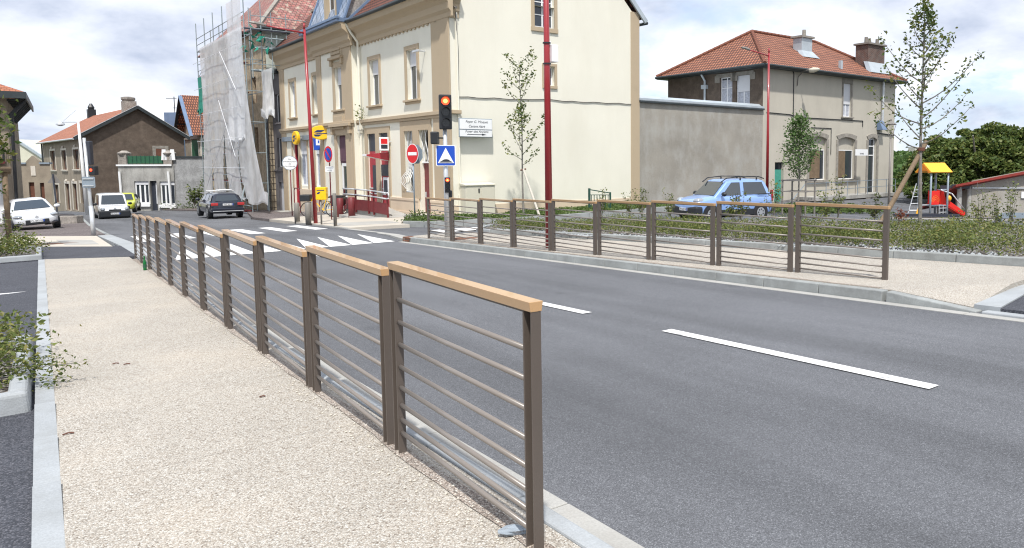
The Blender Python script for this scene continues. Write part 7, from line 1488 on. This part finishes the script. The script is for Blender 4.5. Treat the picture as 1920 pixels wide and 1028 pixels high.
rc = hitd(1900, 298, 44); t = thing('far_roof', 'corner of an old tiled roof with a gutter at the right edge above the shed', 'roof', rc, -.667); kk2 = 44/FPX; m = MB(); slope(m, (0, 0, 0), (3, 0, .05), (3, 2, 1.3), (.9, 2, .75)); m.build('roof_tiles', MT['tile_old'], t, fix=False); m = MB(); m.box((-.2, -.15, -.22), (3, .05, -.02)); m.build('gutter', MT['gutter_dark'], t); m = MB(); m.box((.5, .2, -3), (3, 1.8, -.2)); m.build('wall', MT['grey_render'], t)
# ------------------------------------------------------------------ bicycles with panniers
def bicycle(label, loc, rz, box=True, name='bicycle'):
    r = thing(name, label, 'bicycle', loc, rz); R_ = .34
    for x in (-.52, .52):
        m = MB(); n = 22
        for i in range(n): a, b_ = 2*math.pi*i/n, 2*math.pi*(i+1)/n; m.cyl((x+R_*math.cos(a), 0, R_+R_*math.sin(a)), (x+R_*math.cos(b_), 0, R_+R_*math.sin(b_)), .02, n=5)
        o = m.build('wheel', MT['tyre'], r); m = MB()
        for i in range(10): a = math.pi*i/10; m.cyl((x-R_*math.cos(a), 0, R_-R_*math.sin(a)), (x+R_*math.cos(a), 0, R_+R_*math.sin(a)), .004, n=4)
        m.build('spokes', MT['alu'], o)
    m = MB(); bb = (-.08, 0, .30); st = (-.20, 0, .80); hd = (.36, 0, .82); m.tube([bb, st, hd, bb], .02); m.tube([(-.52, 0, R_), bb], .014); m.tube([(-.52, 0, R_), st], .012); m.tube([(.52, 0, R_), hd, (.33, 0, .98)], .018); m.build('frame', MT['yellow'] if box else MT['black'], r)
    m = MB(); m.tube([(.22, -.28, 1.02), (.33, 0, 1.0), (.22, .28, 1.02)], .014); m.build('handlebar', MT['black'], r); m = MB(); m.box((-.36, -.08, .86), (-.08, .08, .92)); m.cyl((-.2, 0, .75), (-.22, 0, .88), .014); m.build('saddle', MT['black'], r, bevel=.03)
    if box:
        m = MB(); m.box((-.95, -.32, .50), (-.45, .32, .92)); m.box((-.98, -.34, .92), (-.42, .34, .97)); m.build('rear_box', MT['black'], r, bevel=.03); m = MB(); m.box((.40, -.25, .72), (.82, .25, 1.02)); m.build('front_box', MT['black'], r, bevel=.03)
    return r
pb = at(578, 410, -.02); bicycle('yellow postal bicycle with large black boxes parked behind the grey bollards', pb+Vector((.75, .4, .02)), math.radians(150)).scale = (1.15, 1.15, 1.1)
pb = at(650, 403, -.02); bicycle('black bicycle leaning behind the burgundy stub bollards', pb+Vector((-.2, .6, .02)), math.radians(165), box=False)
gpst = at(610.5, 402, -.02); m = MB(); m.cyl((0, 0, -.1), (0, 0, .85), .07, n=10); o = tag(m.build('bollard', MT['pole_grey']), 'bluish grey short post behind the yellow letter box', 'bollard'); o.location = gpst
hr1 = at(548, 404, -.02); t = thing('entrance_handrail', 'dark red hooped handrail beside the post office steps', 'handrail', hr1+Vector((1.0, 2.2, 0)), .04); m = MB(); m.tube([(0, 0, 0), (0, 0, 1.25), (0, .15, 1.4), (0, .9, 1.4), (0, 1.05, 1.25), (0, 1.05, 0)], .03); m.tube([(1.1, 0, 0), (1.1, 0, 1.25), (1.1, .15, 1.4), (1.1, .9, 1.4), (1.1, 1.05, 1.25), (1.1, 1.05, 0)], .03); m.build('rails', MT['burg'], t)
m = MB(); q = F(556, 395); m.box((-.9, q[0]-1.6, -2.6), (-.13, q[0]+1.4, q[1]-.05)); m.box((-1.3, q[0]-1.8, -2.6), (-.901, q[0]+1.6, q[1]-.22)); o = tag(m.build('entrance_steps', MT['gutter']), 'pale stone steps below the post office door', 'steps'); o.matrix_world = B.M
# ------------------------------------------------------------------ litter
bo = at(272, 507); m = MB(); m.lathe([(.030, 0), (.031, .02), (.031, .15), (.026, .18), (.013, .22), (.013, .27), (.015, .275), (.015, .285)], 16); o = tag(m.build('bottle', MT['bottle'], smooth=True), 'green glass beer bottle standing at the foot of the far railings', 'bottle'); o.location = bo; m = MB(); m.lathe([(.0325, .05), (.0325, .12)], 16); m.build('label_band', MT['dkgreen'], o)
tr = at(966, 1003); m = MB(); random.seed(5); n = 9; vs = []
for j in range(5):
    for i in range(n): a = 2*math.pi*i/n; rr = (.008, .024, .028, .022, .006)[j]*random.uniform(.6, 1.3); vs.append((-.075+.0375*j, rr*math.cos(a), .022+rr*.75*math.sin(a)))
m.add(vs, [(j*n+i, j*n+(i+1) % n, (j+1)*n+(i+1) % n, (j+1)*n+i) for j in range(4) for i in range(n)]+[tuple(range(n)), tuple(range(4*n, 5*n))])
o = tag(m.build('crushed_bottle', MT['plastic']), 'crumpled bluish clear plastic litter on the gravel at the foot of the nearest post', 'litter'); o.location = tr; o.rotation_euler = (0, 0, math.radians(-25))
for (px, py, s, lab) in ((217, 683, .025, 'small dark leaf lying mid gravel'), (238, 684, .025, 'thin twig right of the small dark leaf'), (492, 745, .02, 'tiny dark twig near the second railing post'), (128, 815, .03, 'dark twig near the pavement edging')):
    m = MB(); m.bar((-s, 0, .006), (s*.2, s*.25, .01), .010, .006); m.bar((s*.2, s*.25, .01), (s, 0, .006), .014, .005); o = tag(m.build('twig', MT['brownwood']), lab, 'twig', 'twigs on the gravel'); o.location = at(px, py)
# loose stones along the foot of the railing
random.seed(11); m = MB()
for _ in range(420):
    y = 2.2+random.random()**1.4*9; x = 1.46+.008*(y-3)+random.gauss(0, .05); s = random.uniform(.004, .010); z = gz(x, y)+s*.5; a = random.random()*3
    m.add([(x-s, y, z), (x, y-s*.8, z+s*.2), (x+s, y, z), (x, y+s*.8, z+s*.1), (x, y, z+s*.9), (x, y, z-s)], [(0,1,4),(1,2,4),(2,3,4),(3,0,4),(1,0,5),(2,1,5),(3,2,5),(0,3,5)])
tag(m.build('loose_stones', MT['surround']), kind='stuff')
random.seed(13); m = MB()
for _ in range(1100):
    y = random.uniform(5.5, 20); x = 11.3+random.random()**2*.6+(-.9 if y > 15 else -.25 if y > 9 else 0)+(0 if y > 9 else .1); s = random.uniform(.02, .045); z = bedz(x, y)+s*.4
    m.add([(x-s, y, z), (x, y-s*.8, z+s*.2), (x+s, y, z), (x, y+s*.8, z+s*.1), (x, y, z+s*.7), (x, y, z-s)], [(0,1,4),(1,2,4),(2,3,4),(3,0,4),(1,0,5),(2,1,5),(3,2,5),(0,3,5)])
tag(m.build('mulch_chips', MT['kerb_pale']), kind='stuff')
